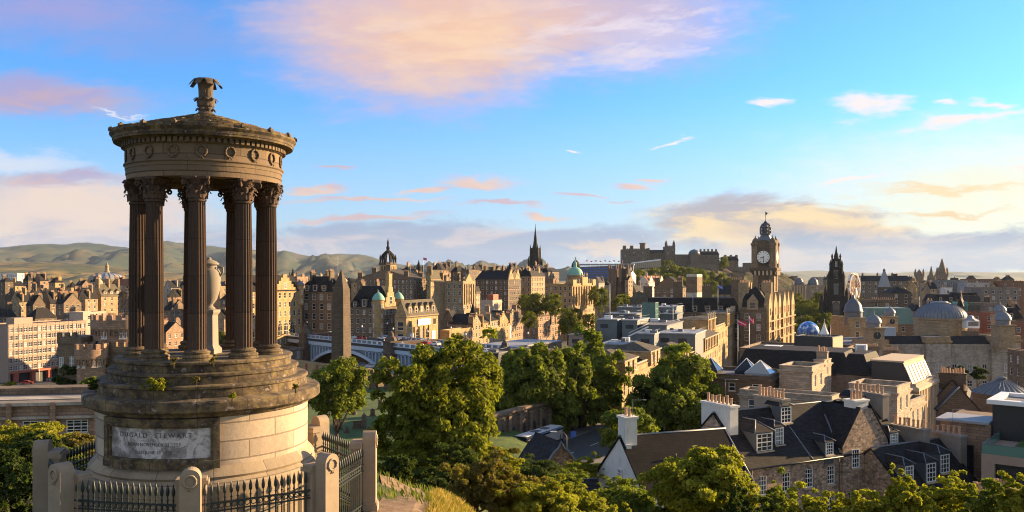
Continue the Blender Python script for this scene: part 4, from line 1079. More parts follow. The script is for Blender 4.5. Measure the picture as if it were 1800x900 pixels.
# the fin-fronted office and its neighbours
h = B('office with sunlit stone fins and a sloping row of rooflights over its eaves', 1610, 160, 1526, 1645, 680, 'flat', 1, 6, 3.4, 2.6, (1.1, 2.2), (.42, .34, .26), yaw=-38, name='fin_office', cat='building', faces='', par=.5, corn=False)
for k in range(13): MB().box(.02, .5, h['b'] * (k + .5) / 13 - .22, h['b'] * (k + .5) / 13 + .22, 2, h['H'] - .9).build('fin', 'sandy', h['t'])
for k in range(12): MB().box(.01, .06, h['b'] * (k + 1) / 13 - .5, h['b'] * (k + 1) / 13 + .5, 2, h['H'] - .9).build('window_strip', 'glass', h['t'])
ring(_m := MB(), -h['a'], 0, 0, h['b'], [(.02, h['H'] - .9), (.7, h['H'] - .8), (.7, h['H'] - .2), (.02, h['H'])]); _m.build('cornice', 'sandy', h['t'])
at_ = MB(); H, a, b = h['H'], h['a'], h['b']
at_.add([(-a + .5, .5, H), (-.6, .5, H), (-2.4, .5, H + 4.4), (-a + .5, .5, H + 4.4), (-a + .5, b - .5, H), (-.6, b - .5, H), (-2.4, b - .5, H + 4.4), (-a + .5, b - .5, H + 4.4)], [(0, 1, 2, 3), (5, 4, 7, 6), (4, 0, 3, 7)])
at_.build('attic', 'dark_metal', h['t'])
MB().add([(-.58, .3, H), (-.58, b - .3, H), (-2.4, b - .3, H + 4.5), (-2.4, .3, H + 4.5), (-1.0, .3, H), (-1.0, b - .3, H)], [(0, 1, 2, 3)]).build('sloped_front', 'sandy', h['t'])
for k in range(7):
    f0, f1 = (k + .2) / 7 * b, (k + .8) / 7 * b
    MB().add([(-.70, f0, H + .5), (-.70, f1, H + .5), (-2.0, f1, H + 3.7), (-2.0, f0, H + 3.7)], [(0, 1, 2, 3)]).build('rooflight', 'roof_pale', h['t'])
MB().box(-a + .3, -2.2, .3, b - .3, H + 4.4, H + 4.7).build('attic_roof', 'sandy', h['t'])
B('slate mansard beside the fin-fronted office, seen over chimney pots', 1532, 168, 1470, None, 662, 'mans', 4.2, 3, 3.3, 3, (1.1, 1.8), BROWN, b=14, yaw=-36, name='mansard_house', cat='building', corn=False)
B('tall ashlar house with one lit wall and slim windows behind weathered chimney stacks', 1577, 132, 1492, 1600, 690, 'flat', 1, 4, 3.6, 2.6, (.9, 2.1), (.42, .34, .26), yaw=-40, name='town_house', cat='house', faces='R')
B('lower ashlar wing with lit tall windows joined to the tall house', 1600, 140, 1575, 1626, 715, 'flat', 1, 3, 3.6, 2.4, (.8, 2.4), (.38, .315, .245), yaw=-40, name='town_house', cat='house', faces='R')
h = B('square blank ashlar block with one sunlit side and a pot-topped stack', 1427, 150, 1370, 1449, 652, 'flat', 1, 4, 3.6, 3.2, (1.0, 2.2), (.42, .34, .26), yaw=-35, name='ashlar_block', cat='building', faces='R', rmat='roof_olive', par=.7)
B('sunlit pilastered end wall joined to the blank ashlar block', 1449, 160, 1440, 1461, 640, 'flat', 1, 4, 3.6, 3, (1, 2), (.42, .34, .26), yaw=-35, name='ashlar_block', cat='building', faces='', ch=((.5, .5, 2, 2, 'x'),), par=.7)
B('low pale flat-roofed range running in front of the blank ashlar block', 1462, 128, 1300, 1475, 704, 'flat', 1, 3, 3.3, 3.1, (1.1, 2.0), (.38, .315, .245), yaw=-35, name='flat_range', cat='building', faces='FR', rmat='roof_pale', par=.6)
h = B('dark low range with glazed skylight pyramids on its flat roof', 1352, 150, 1185, 1380, 668, 'flat', 1, 3, 3.3, 4, (1.2, 1.5), DARK, yaw=-30, name='skylight_range', cat='building', faces='F', rmat='roof_felt', par=.6)
for cx, cy, w_ in ((.30, .45, 3.6), (.66, .6, 3.6), (.84, .4, 4.6)):
    q = MB(); x_, y_ = -h['a'] * (1 - cx), h['b'] * cy
    q.add([(x_ - w_ / 2, y_ - w_ / 2, h['H'] + .7), (x_ + w_ / 2, y_ - w_ / 2, h['H'] + .7), (x_ + w_ / 2, y_ + w_ / 2, h['H'] + .7), (x_ - w_ / 2, y_ + w_ / 2, h['H'] + .7), (x_, y_, h['H'] + 2.9)], [(0, 1, 4), (1, 2, 4), (2, 3, 4), (3, 0, 4)])
    q.add([(x_ - w_ / 2, y_ - w_ / 2, h['H']), (x_ + w_ / 2, y_ - w_ / 2, h['H']), (x_ + w_ / 2, y_ + w_ / 2, h['H']), (x_ - w_ / 2, y_ + w_ / 2, h['H']), (x_ - w_ / 2, y_ - w_ / 2, h['H'] + .7), (x_ + w_ / 2, y_ - w_ / 2, h['H'] + .7), (x_ + w_ / 2, y_ + w_ / 2, h['H'] + .7), (x_ - w_ / 2, y_ + w_ / 2, h['H'] + .7)], [(0, 1, 5, 4), (1, 2, 6, 5), (2, 3, 7, 6), (3, 0, 4, 7)])
    s_ = q.build('skylight', 'glass', h['t'])
    bq = MB()
    for sx, sy in ((-1, -1), (1, -1), (1, 1), (-1, 1)): bq.tube([(x_ + sx * w_ / 2, y_ + sy * w_ / 2, h['H'] + .72), (x_, y_, h['H'] + 2.95)], .08, 5)
    bq.build('glazing_bar', 'white_paint', s_)
# flat-roofed street block with plant boxes
h = B('wide flat-roofed block with slate attic and small blue rooflights', 1500, 185, 1290, 1520, 662, 'mans', 5.0, 3, 3.4, 3.2, (1.2, 2.0), BROWN, yaw=-30, name='attic_block', cat='building', corn=False, rmat='slate')
for k in range(6):
    x_ = -h['a'] * (.62 - k * .095); MB().add([(x_, .72, h['H'] + 1.4), (x_ + 1.3, .72, h['H'] + 1.4), (x_ + 1.3, 1.62, h['H'] + 3.4), (x_, 1.62, h['H'] + 3.4)], [(0, 1, 2, 3)]).build('rooflight', 'glass', h['t'])
B('pale roofed low block behind the slate attic with blue rooflights', 1476, 215, 1300, 1500, 622, 'flat', 1, 3, 3.4, 3, (1.1, 1.8), BROWN, yaw=-30, name='flat_block', cat='building', rmat='roof_olive', par=.5)
h = B('big black plant enclosure with one glaring sunlit end on a flat roof', 1463, 212, 1396, 1481, 594, 'flat', 1, 0, 3, 3, (1, 1), (.02, .02, .022), yaw=-38, zb=zof(617, 212), name='plant_enclosure', cat='roof plant', wmat='dark_metal', corn=False, par=.2, faces='')
MB().box(.01, .1, .1, h['b'] - .1, .1, h['H']).build('sunlit_end', 'sandy', h['t'])  # sandy face puts the sun on the black end into colour
for k in range(9): MB().box(-h['a'] * (k + .5) / 9 - .05, -h['a'] * (k + .5) / 9 + .05, -.03, .05, h['H'] + .2, h['H'] + .65).build('rail_post', 'lead', h['t'])
MB().box(-h['a'], 0, -.03, .03, h['H'] + .65, h['H'] + .72).build('guard_rail', 'lead', h['t'])
def unit(label, px, Y, py0, py1, w, d, yaw=-30):
    t = thing('air_unit', label, 'air unit', (xof(px, Y), Y, zof(py1, Y)), R(yaw)); hh = zof(py0, Y) - zof(py1, Y)
    MB().box(-w / 2, w / 2, 0, d, 0, hh).build('casing', 'white_paint', t)
    g_ = MB()
    for k in range(6): g_.box(-w * .32, w * .32, -.06, -.01, hh * (.15 + k * .12), hh * (.15 + k * .12) + hh * .06)
    g_.build('grille', 'lead', t)
unit('white boxy air unit on the flat roof before the chimney rows', 1513, 200, 606, 619, 2.4, 2); unit('low white air unit beside the black plant enclosure', 1357, 205, 608, 618, 4, 3)
# dark houses below the long classical range
h = B('dark slate house with pale lead ridge in the shade below the classical range', 1722, 150, 1650, 1740, 722, 'gx', 4, 3, 3.2, 3.5, (1.1, 1.8), DARK, yaw=-14, name='slate_house', cat='house', corn=False, style='grid')
lead_edge(h, [(-h['a'] / 2, -.2, h['H'] + 4.2), (-h['a'] - .2, -.2, h['H'])], .14)
B('dark slate house with a long row of small pots behind the lead-ridged house', 1700, 170, 1648, None, 700, 'gx', 3.4, 2, 3.2, 3.2, (1, 1.7), DARK, b=14, yaw=-30, name='slate_house', cat='house', corn=False, ch=((.95, .2, 1.0, 6, 'y'), (.5, .1, 1.2, 5, 'x')), pots=9)
t = thing('glazed_rotunda', 'low round building with a ribbed conical glass roof above the dark modern block', 'building', (xof(1762, 190), 190, -45))
MB().lathe([(6.2, 0), (6.2, 45 + zof(690, 190))], 32).build('wall', 'stone', t, BROWN); zc = 45 + zof(690, 190)
MB().lathe([(6.4, zc), (.9, zc + 3.0), (.9, zc + 3.4), (0, zc + 3.7)], 32, sm=False).build('roof', 'zinc', t)
for k in range(28): _a = 2 * PI * k / 28; MB().tube([(6.4 * math.cos(_a), 6.4 * math.sin(_a), zc + .05), (.9 * math.cos(_a), .9 * math.sin(_a), zc + 3.05)], .06, 4).build('roof_rib', 'lead', t)

# ------------------------------------------------------------------ street terraces lit along their fronts
def terrace_pav(h, y0, y1, dz, roofh=1.7, out=.35):
    """a pavilion raised above the parapet at part of the sunlit front"""
    H = h['H']; m = MB(); m.box(-9, out, y0, y1, H - .02, H + dz)
    p = m.build('pavilion', 'stone', h['t'], GOLD)
    c = MB(); ring(c, -9, out, y0, y1, [(.003, H + dz - .5), (.12, H + dz - .4), (.35, H + dz - .28), (.35, H + dz), (0, H + dz + .02)]); c.build('cornice', 'stone', p, PALE)
    r_ = MB(); s = min(9, y1 - y0) / 2; xm = (-9 + out) / 2
    A, Bq, Cq, D = (-9.3, y0 - .3, H + dz), (out + .3, y0 - .3, H + dz), (out + .3, y1 + .3, H + dz), (-9.3, y1 + .3, H + dz)
    k0, k1 = (xm, y0 + s * .9, H + dz + roofh), (xm, y1 - s * .9, H + dz + roofh)
    for f in ((A, Bq, k0), (Bq, Cq, k1, k0), (Cq, D, k1), (D, A, k0, k1)): r_.poly(f)
    r_.build('roof', 'slate_pale', p)
    n = max(2, int((y1 - y0) / 3))
    for k in range(n):
        yk = y0 + (y1 - y0) * (k + .5) / n; ob('window', win_mesh(1.1, dz * .5), p, (out + .16 - .0 * 1, yk, H + dz * .18), PI / 2).location.x = out + .17
        MB().box(out + .003, out + .3, y0 + (y1 - y0) * k / n - .28 + .3, y0 + (y1 - y0) * k / n + .28 + .3, H, H + dz - .5).build('pilaster', 'stone', p, GOLD)
    return p
def balustrade(h, y0, y1):
    H = h['H']; m = MB(); m.box(-.35, -.02, y0, y1, H + 1.35, H + 1.6)
    n = int((y1 - y0) / .8)
    for k in range(n): m.box(-.28, -.1, y0 + k * .8 + .25, y0 + k * .8 + .5, H + .9, H + 1.35)
    m.build('balustrade', 'sandy', h['t'])
h = B('sunlit classical street range with hipped pavilions, nearest the round-headed trees', 1093, 165, 1010, 1158, 664, 'flat', 1, 4, 4.2, 3.1, (1.2, 2.5), GOLD, name='street_range', cat='building', faces='FR', rmat='roof_felt', head=1.6)
terrace_pav(h, 0, h['b'] * .33, 3.3); terrace_pav(h, h['b'] * .68, h['b'], 3.3); balustrade(h, h['b'] * .35, h['b'] * .66)
B('wide slate hip roof with tan hips behind the nearest sunlit range', 1128, 185, 1045, None, 636, 'hip', 2.6, 2, 3.4, 3, (1.1, 1.8), BROWN, b=18, name='slate_hall', cat='building', faces='')
h = B('sunlit classical range with stone balustrade in the middle of the street', 1195, 215, 1150, 1262, 640, 'flat', 1, 4, 4.0, 3.4, (1.2, 2.4), GOLD, name='street_range', cat='building', faces='FR', rmat='roof_felt', head=1.5)
terrace_pav(h, 0, h['b'] * .22, 3.2); terrace_pav(h, h['b'] * .55, h['b'] * .98, 4.0); balustrade(h, h['b'] * .24, h['b'] * .53)
h = B('old post office palace with sunlit pilastered pavilions and roof statues', 1242, 288, 1178, 1292, 587, 'flat', 1, 5, 4.4, 3.8, (1.3, 2.8), GOLD, name='post_office', cat='building', faces='FR', rmat='roof_felt', head=1.6)
for y0, y1 in ((0, h['b'] * .25), (h['b'] * .62, h['b'] * .98)):
    p = terrace_pav(h, y0, y1, 5.0, .6)
    n = 5
    for k in range(n):
        s = MB().lathe([(.35, 0), (.4, .5), (.25, .8), (.42, 1.3), (.2, 1.7), (.22, 2.0), (0, 2.25)], 8); s.build('roof_statue', 'sandy', p).location = (.1, y0 + (y1 - y0) * (k + .5) / n, h['H'] + 5.0)
balustrade(h, h['b'] * .27, h['b'] * .6)
B('grey parapet block joined to the post office palace behind steel roof sheds', 1216, 280, 1180, None, 582, 'flat', 1, 3, 4, 5, (1.2, 1.8), SAND, b=14, yaw=-22, name='parapet_block', cat='building', faces='F')
# shopping centre roof sheds
def shed(label, xc, Y, x0, x1, y0, y1, roofm='roof_pale', wallm='zinc', yaw=-22, b=None, slope=0, pieces=None):
    t = thing('roof_shed', label, 'roof shed', (0, 0, 0), R(yaw), 'steel roof sheds above the station'); C = at(xc, y0, Y)
    v = Vector((math.cos(R(yaw)), math.sin(R(yaw)))); u = Vector((-v.y, v.x)); k0 = (x0 - 900) / F
    a = (k0 * C.y - C.x) / (-v.x + k0 * v.y)
    if b is None: k1 = (x1 - 900) / F; b = (k1 * C.y - C.x) / (u.x - k1 * u.y)
    hgt = C.z - zof(y1, Y); t.location = (C.x, C.y, C.z - hgt - 6)
    HH = hgt + 6
    MB().add([(-a, 0, 0), (0, 0, 0), (0, b, 0), (-a, b, 0), (-a, 0, HH), (0, 0, HH), (0, b, HH + slope), (-a, b, HH + slope)], [(0, 1, 5, 4), (1, 2, 6, 5), (2, 3, 7, 6), (3, 0, 4, 7)]).build('wall', wallm, t)
    MB().add([(-a - .3, -.4, HH), (.3, -.4, HH), (.3, b + .3, HH + slope), (-a - .3, b + .3, HH + slope), (-a - .3, -.4, HH + .3), (.3, -.4, HH + .3), (.3, b + .3, HH + slope + .3), (-a - .3, b + .3, HH + slope + .3)],
             [(4, 5, 6, 7), (0, 1, 5, 4), (1, 2, 6, 5), (2, 3, 7, 6), (3, 0, 4, 7)]).build('roof', roofm, t)
    s = MB(); n = max(2, int(a / 1.2))
    for k in range(n): s.box(-a + a * k / n - .03, -a + a * k / n + .03, -.06, -.002, 0, HH - .4)
    s.build('cladding_ribs', 'lead', t)
    g = random.Random(int(xc))
    MB().tube([(-a, -.25, HH + 1.2), (.2, -.25, HH + 1.2), (.2, b, HH + slope + 1.2)], .05, 4).build('guard_rail', 'lead', t)
    for k in range(int(a / 2.4) + 1): MB().tube([(-a + 2.4 * k, -.25, HH + .3), (-a + 2.4 * k, -.25, HH + 1.2)], .04, 4).build('rail_post', 'lead', t)
    for k in range(3):
        x_, y_, w_ = -a * g.uniform(.1, .9), b * g.uniform(.2, .8), g.uniform(.5, 1.3); MB().box(x_ - w_, x_ + w_, y_ - w_ * .7, y_ + w_ * .7, HH, HH + .3 + g.uniform(.5, 1.1)).build('roof_vent', g.choice(('lead', 'roof_felt', 'white_paint')), t)
    if hgt > 2.5:
        for k in range(max(1, int(a / 5))): MB().box(-a + 5 * k + 1, -a + 5 * k + 3.4, -.09, -.01, HH - 2.4, HH - 1.2).build('louvre', 'dark_metal', t)
    return t, a, b, HH
shed('grey ribbed roof shed with sunlit pink-edged top beside the white stair', 1084, 255, 1050, 1096, 563, 590)
shed('grey ribbed roof shed behind a diagonal white stair, paler top', 1120, 252, 1094, 1140, 564, 592)
shed('long low grey roof shed with white lid and lit end panel', 1222, 235, 1155, 1240, 588, 604)
shed('small blue grey cubic roof shed before the long white-lidded one', 1150, 228, 1120, 1158, 588, 607)
shed('low slate blue roof shed near the green glass lift tower', 1115, 300, 1064, 1130, 553, 562, 'zinc', 'lead_dark')
shed('slate blue sloping roof shed beyond the parapet block', 1190, 305, 1160, 1200, 553, 565, 'zinc', 'lead_dark')
shed('steel upper roof shed with lit eaves under the domed corner roof', 1128, 335, 1085, 1140, 541, 556, 'roof_pale', 'zinc')
shed('steel upper roof shed with lit eaves next to the slate hotel wing', 1182, 338, 1150, 1200, 541, 556, 'roof_pale', 'zinc')
shed('grey deck wall carrying planters and a glass rail', 1172, 250, 1126, 1200, 573, 586, 'roof_felt', 'zinc')
shed('wide pale flat roof sheet with skylight ridges before the ribbed sheds', 1110, 225, 1055, 1130, 607, 612, 'roof_pale', 'zinc')
shed('pale wall block with flat pink roof edge at the tree tops', 1040, 250, 1000, 1060, 590, 612, 'sandy', 'concrete')
shed('dark grey workshop block with one window behind the round-headed trees', 876, 215, 852, 890, 622, 650, 'roof_felt', 'dark_metal')
t = thing('lift_tower', 'green glass lift tower rising among steel roof sheds', 'lift tower', (xof(1143, 300), 300, -50), R(-22))
zl = 50 + zof(531, 300); MB().box(-2.3, 2.3, -2.3, 2.3, 0, zl).build('glass_shaft', 'glass_green', t)
for sx in (-1, 0, 1):
    for sy in (-1, 1): MB().box(sx * 2.3 - .12, sx * 2.3 + .12, sy * 2.36 - .1, sy * 2.36 + .1, 0, zl).build('mullion', 'zinc', t)
for k in range(5): MB().box(-2.42, 2.42, -2.43, 2.43, zl - .2 - k * 2.2, zl - k * 2.2).build('floor_band', 'zinc', t)
for px, Y, y0, y1, dx in ((1104, 250, 575, 592, 6), (1165, 330, 545, 560, -3), (1128, 330, 545, 562, 3), (1056, 250, 580, 596, -5)):
    t = thing('roof_stair', 'white steel stair slanting between grey roof sheds', 'stair', (xof(px, Y), Y - 1, zof(y1, Y)), 0, 'white stairs on the shed roofs'); hh = zof(y0, Y) - zof(y1, Y)
    for s in (0, .9): MB().extrude([(0, s, 0), (dx, s, hh), (dx, s, hh + .35), (0, s, .35)], (0, .12, 0)).build('stringer', 'white_paint', t)
    for k in range(8): MB().box(dx * k / 8 - .15, dx * k / 8 + .15, .12, .9, hh * k / 8 + .12, hh * k / 8 + .18).build('tread', 'lead', t)
    for s in (0, 1): MB().tube([(0, s, 1.1), (dx, s, hh + 1.1)], .05, 4).build('handrail', 'white_paint', t)
for px, Y, py0, py1, lab in ((1072, 300, 498, 562, 'tall pale lamp pole rising before the twin towered college'), (1073 + 110, 300, 540, 562, 'short lamp pole on the shed roofs near the hotel wing')):
    t = thing('lamp_pole', lab, 'pole', (xof(px, Y), Y, zof(py1, Y))); hh = zof(py0, Y) - zof(py1, Y)
    MB().tube([(0, 0, 0), (0, 0, hh)], [.14, .08], 6).build('pole', 'white_paint', t); MB().box(-1.1, 1.1, -.15, .15, hh, hh + .15).build('lamp_head', 'lead', t)
# ================================================================== the bridge
BA, BB = Vector((xof(518, 338), 338)), Vector((xof(905, 246), 246))
bd = (BB - BA); BL = bd.length; byaw = math.atan2(bd.y, bd.x)
t = thing('road_bridge', 'long pale blue iron arch bridge crossing the station valley on dark stone piers', 'bridge', (BA.x, BA.y, -24.2), byaw)
MB().box(-6, BL + 4, 0, 20, -1.2, 0).build('deck', 'asphalt', t)
MB().box(-6, BL + 4, .5, 4, 0, .13).build('pavement', 'paving', t); MB().box(-6, BL + 4, 16, 19.5, 0, .13).build('pavement', 'paving', t)
for yy in (-.2, 19.6):
    m = MB(); m.box(-6, BL + 4, yy, yy + .35, 1.0, 1.25); m.box(-6, BL + 4, yy - .1, yy + .45, -.2, .12)
    n = int(BL / 3.2)
    for k in range(n): m.box(k * 3.2 - .25, k * 3.2 + .25, yy, yy + .35, .12, 1.0)
    m.build('parapet', 'bridge_blue', t)
    m = MB()
    for k in range(n): m.box(k * 3.2 + .3, k * 3.2 + 2.65, yy + .1, yy + .2, .12, 1.0)
    m.build('parapet_panel', 'bridge_steel', t)
MB().box(-6, BL + 4, .1, .5, -2.6, -1.2).build('cornice_girder', 'bridge_blue', t)
pier_px = [533, 690]; span = None
def bx(px):      # distance along the bridge seen at pixel column px
    k = (px - 900) / F; return (k * BA.y - BA.x) / (bd.x / BL - k * bd.y / BL)
p1, p2 = bx(536), bx(686); sp_ = p2 - p1
for q in (p1 - .0, p2, p2 + sp_):
    m = MB(); m.box(q - 2.2, q + 2.2, -1.4, 22, -26, 1.3); m.box(q - 2.6, q + 2.6, -1.8, 2, -2.6, -1.9); m.box(q - 2.6, q + 2.6, -1.8, 2, 1.3, 1.8)
    m.lathe([(2.2, 1.8), (1.6, 3.0), (1.0, 3.4), (.9, 4.4), (0, 5.4)], 6, sm=False, c=(q, .3, 0))
    m.build('pier', 'stone', t, DARK)
for s0 in (p1, p2):
    c0, c1 = s0 + 2.3, s0 + sp_ - 2.3; rise = 9.2; n = 40
    zc = lambda s: -2.9 - rise * (1 - math.sqrt(max(0, 1 - ((s - (c0 + c1) / 2) / ((c1 - c0) / 2)) ** 2 * .92))) / .72
    up = [(c0 + (c1 - c0) * k / n, zc(c0 + (c1 - c0) * k / n)) for k in range(n + 1)]
    for yy in (-.3, 9.0, 19.0):
        m = MB()
        for (x0, z0), (x1, z1) in zip(up[:-1], up[1:]):
            m.add([(x0, yy, z0 - 1.1), (x1, yy, z1 - 1.1), (x1, yy, z1), (x0, yy, z0), (x0, yy + .8, z0 - 1.1), (x1, yy + .8, z1 - 1.1), (x1, yy + .8, z1), (x0, yy + .8, z0)], [(0, 1, 2, 3), (7, 6, 5, 4), (3, 2, 6, 7), (0, 4, 5, 1)])
        m.build('arch_rib', 'bridge_blue', t)
    MB().add([p for k in range(n + 1) for p in ((up[k][0], .9, up[k][1]), (up[k][0], .9, -2.6))], [(2 * k, 2 * k + 2, 2 * k + 3, 2 * k + 1) for k in range(n)]).build('spandrel', 'bridge_steel', t)
    m = MB(); x = c0 + 1.4
    while x < c1 - 1:
        zt_ = zc(x)
        if zt_ < -4.2:
            m.box(x - .16, x + .16, .5, .85, zt_, -3.0)
            xn = x + 2.1
            pts = [(x + .2 + .85 * (1 - math.cos(PI * k / 8)), .6, -3.4 + .55 * math.sin(PI * k / 8)) for k in range(9)]
            if xn < c1 - 1 and zc(xn) < -4.2: m.tube(pts, .14, 4)
        x += 2.1
    m.build('spandrel_arcade', 'bridge_blue', t)
bu = Vector((math.cos(byaw), math.sin(byaw))); bn = Vector((-bu.y, bu.x))
def onbridge(s, y): p = BA + bu * s + bn * y; return (p.x, p.y, -24.2)
# vehicles ---------------------------------------------------------------
def wheelset(t, xs, w, r):
    wm = MB(); wm.M = Matrix.Rotation(PI / 2, 4, 'X'); wm.lathe([(0, -.11), (r * .6, -.12), (r, -.10), (r, .10), (r * .6, .12), (0, .11)], 14)
    me = wm.mesh('wheel', 'rubber')
    for x in xs:
        for s in (-1, 1): ob('wheel', me, t, (x, s * (w / 2 - .1), r))
def car(label, loc, rz, paint, group):
    t = thing('car', label, 'car', loc, rz, group); w = 1.75
    prof = [(-2.1, .35), (2.1, .35), (2.12, .75), (1.9, .88), (1.0, .98), (.35, 1.42), (-1.2, 1.45), (-1.85, 1.0), (-2.1, .95)]
    b = MB(); b.extrude([(x, -w / 2, z) for x, z in prof], (0, w, 0)); b.build('body', paint, t)
    g = MB(); sd = [(.82, 1.0), (.30, 1.36), (-1.15, 1.38), (-1.65, 1.03)]
    for s in (-1, 1):
        q = [(x, s * (w / 2 + .01), z) for x, z in sd]; g.poly(q if s < 0 else q[::-1])
    g.poly([(1.0, -.75, 1.0), (1.0, .75, 1.0), (.38, .7, 1.42), (.38, -.7, 1.42)][::1]); g.poly([(-1.84, .75, 1.03), (-1.84, -.75, 1.03), (-1.24, -.7, 1.45), (-1.24, .7, 1.45)])
    g.build('windows', 'glass', t); wheelset(t, (-1.3, 1.35), w, .32)
    return t
def bus(label, loc, rz, paint, H=4.2, L=10.5, group=None, roof=None):
    t = thing('bus', label, 'bus', loc, rz, group); w = 2.5
    ol = [(-w / 2, .35), (w / 2, .35), (w / 2, H - .25), (w / 2 - .25, H), (-w / 2 + .25, H), (-w / 2, H - .25)]
    b = MB(); b.extrude([(-L / 2, y, z) for y, z in ol], (L, 0, 0)); b.build('body', paint, t)
    MB().box(-L / 2 + .2, L / 2 - .2, -w / 2 + .22, w / 2 - .22, H + .002, H + .1).build('roof', roof or 'white_paint', t)
    for z0 in ((1.2,) if H < 3.6 else (1.15, 2.75)):
        m = MB(); m.box(-L / 2 + .5, L / 2 - .3, -w / 2 - .01, w / 2 + .01, z0, z0 + (1.5 if H < 3.6 else .95)); m.box(-L / 2 - .01, L / 2 + .01, -w / 2 + .2, w / 2 - .2, z0, z0 + .95); m.build('windows', 'glass', t)
    if H < 3.6: MB().box(-2, -.4, -.6, .6, H + .1, H + .2).build('roof_hatch', 'lead_dark', t); MB().box(1.2, 2.6, -.6, .6, H + .1, H + .2).build('roof_hatch', 'lead_dark', t)
    wheelset(t, (-L * .3, L * .28), w, .5); return t
paints = ['car_white', 'car_red', 'car_grey', 'car_black', 'car_white', 'car_red']
cn = {'car_white': 'white', 'car_red': 'red', 'car_grey': 'grey', 'car_black': 'black'}
spots = ['by the old town end of the blue bridge', 'past the first arch crown of the blue bridge', 'seen beside the dark obelisk on the blue bridge', 'above the stone pier of the blue bridge', 'by the bannered building', 'near the tree tops at the bridge end', 'halfway along the second arch of the bridge', 'before the copper-capped turret building']
for k in range(20):
    s = 4 + k * (BL - 10) / 20 + rng.uniform(-2, 2); y = rng.choice((6.0, 9.0, 12, 14.5)); pnt = paints[k % 6]
    car(f'{cn[pnt]} car driving {spots[k * 8 // 20]}', onbridge(s, y), byaw + (0 if y < 10 else PI), pnt, 'cars on the bridge')
for k in range(12):
    s = 8 + k * (BL - 12) / 12; y = (1.0, 19.0)[k % 2]
    t = thing('lamp_post', f'globe lamp post on the {"near" if k % 2 == 0 else "far"} pavement {spots[k * 8 // 12]}', 'lamp post', tuple(Vector(onbridge(s, y)) + Vector((0, 0, .13))), byaw, 'lamp posts on the bridge')
    MB().lathe([(.22, 0), (.16, .6), (.09, .8), (.07, 5.2), (.2, 5.4)], 8).build('post', 'dark_metal', t); MB().lathe([(.12, 5.4), (.32, 5.75), (.2, 6.1), (0, 6.25)], 8).build('globe', 'white_paint', t)
def person_mesh():
    bm = bmesh.new(); m = bpy.data.meshes.new('person')
    vs = [(0, 0, .95), (0, 0, 1.2), (0, 0, 1.42), (0, 0, 1.53), (0, 0, 1.72), (.1, 0, .9), (.12, .12, .5), (.13, .18, .06), (.13, .28, .03), (-.1, 0, .9), (-.12, -.1, .5), (-.13, -.2, .08), (-.13, -.08, .03), (.19, 0, 1.40), (.25, -.08, 1.12), (.24, .05, .88), (-.19, 0, 1.40), (-.25, .08, 1.12), (-.24, .16, .9)]
    es = [(0, 1), (1, 2), (2, 3), (3, 4), (0, 5), (5, 6), (6, 7), (7, 8), (0, 9), (9, 10), (10, 11), (11, 12), (2, 13), (13, 14), (14, 15), (2, 16), (16, 17), (17, 18)]
    rd = [.15, .15, .15, .06, .10, .1, .08, .05, .04, .1, .08, .05, .04, .07, .05, .04, .07, .05, .04]
    m.from_pydata(vs, es, []); o = bpy.data.objects.new('person', m); COL.objects.link(o)
    md = o.modifiers.new('skin', 'SKIN'); o.modifiers.new('sub', 'SUBSURF').levels = 1
    for i, r in enumerate(rd): m.skin_vertices[0].data[i].radius = (r, r * .8); m.skin_vertices[0].data[i].use_root = (i == 0)
    me = bpy.data.meshes.new_from_object(o.evaluated_get(bpy.context.evaluated_depsgraph_get())); bpy.data.objects.remove(o)
    out = []
    for c in ('cloth_dark', 'car_red', 'car_white', 'flag_red'):
        q = me.copy(); q.name = 'person'; q.materials.clear(); q.materials.append(M[c]); q.materials.append(M['skin'])
        for p in q.polygons: p.material_index = 1 if p.center.z > 1.52 else 0
        out.append(q)
    return out
PM = person_mesh(); pcol = ['dark', 'red', 'white', 'crimson']
for k in range(26):
    s = 2 + k * (BL - 8) / 26 + rng.uniform(-2, 2); i = rng.randrange(4); y = rng.choice((1.2, 2, 3, 17.5, 18.5))
    o = ob('person', PM[i], None, tuple(Vector(onbridge(s, y)) + Vector((0, 0, .13))), rng.uniform(0, 6))
    tag(o, f'person in {pcol[i]} walking {spots[min(7, k * 8 // 26)]}', 'person', 'people walking on the bridge')
# station under the bridge ------------------------------------------------
t = thing('station_wall', 'sunlit sandstone ramp wall with red piers under the first bridge arch', 'wall', (xof(520, 300), 300, -50), byaw)
MB().box(0, 62, 0, 1.2, 0, 50 + zof(640, 285)).build('wall', 'stone', t, GOLD)
for k in range(9): MB().box(k * 7, k * 7 + .9, -.35, 0, 0, 49.2 + zof(640, 285)).build('buttress', 'red_panel', t)
t = thing('station_roof', 'pale ridged glass station roof low under the bridge arch', 'roof', (xof(590, 262), 262, zof(668, 262)), R(-8))
m = MB()
for k in range(9): m.add([(k * 5, 0, 0), (k * 5 + 2.5, 0, 1.7), (k * 5 + 5, 0, 0), (k * 5, 26, 0), (k * 5 + 2.5, 26, 1.7), (k * 5 + 5, 26, 0)], [(0, 1, 4, 3), (1, 2, 5, 4), (0, 2, 1)])
m.build('glazed_ridges', 'roof_pale', t); MB().box(0, 45, .1, 25.9, -18, -.05).build('shed_wall', 'concrete', t)
t = thing('station_range', 'long low sunlit wall with flat pale roof edging the station beneath the tenements', 'building', at(985, 601, 322), byaw + R(2))
C_ = Vector((xof(800, 268), 268)); d_ = C_ - t.location.xy; t.rotation_euler = (0, 0, math.atan2(d_.y, d_.x)); L_ = d_.length + 4
MB().box(0, L_, 0, .5, -9, 0).build('wall', 'stone', t, SAND)
MB().box(-.5, L_, -16, .8, .002, .5).build('roof', 'roof_pale', t)
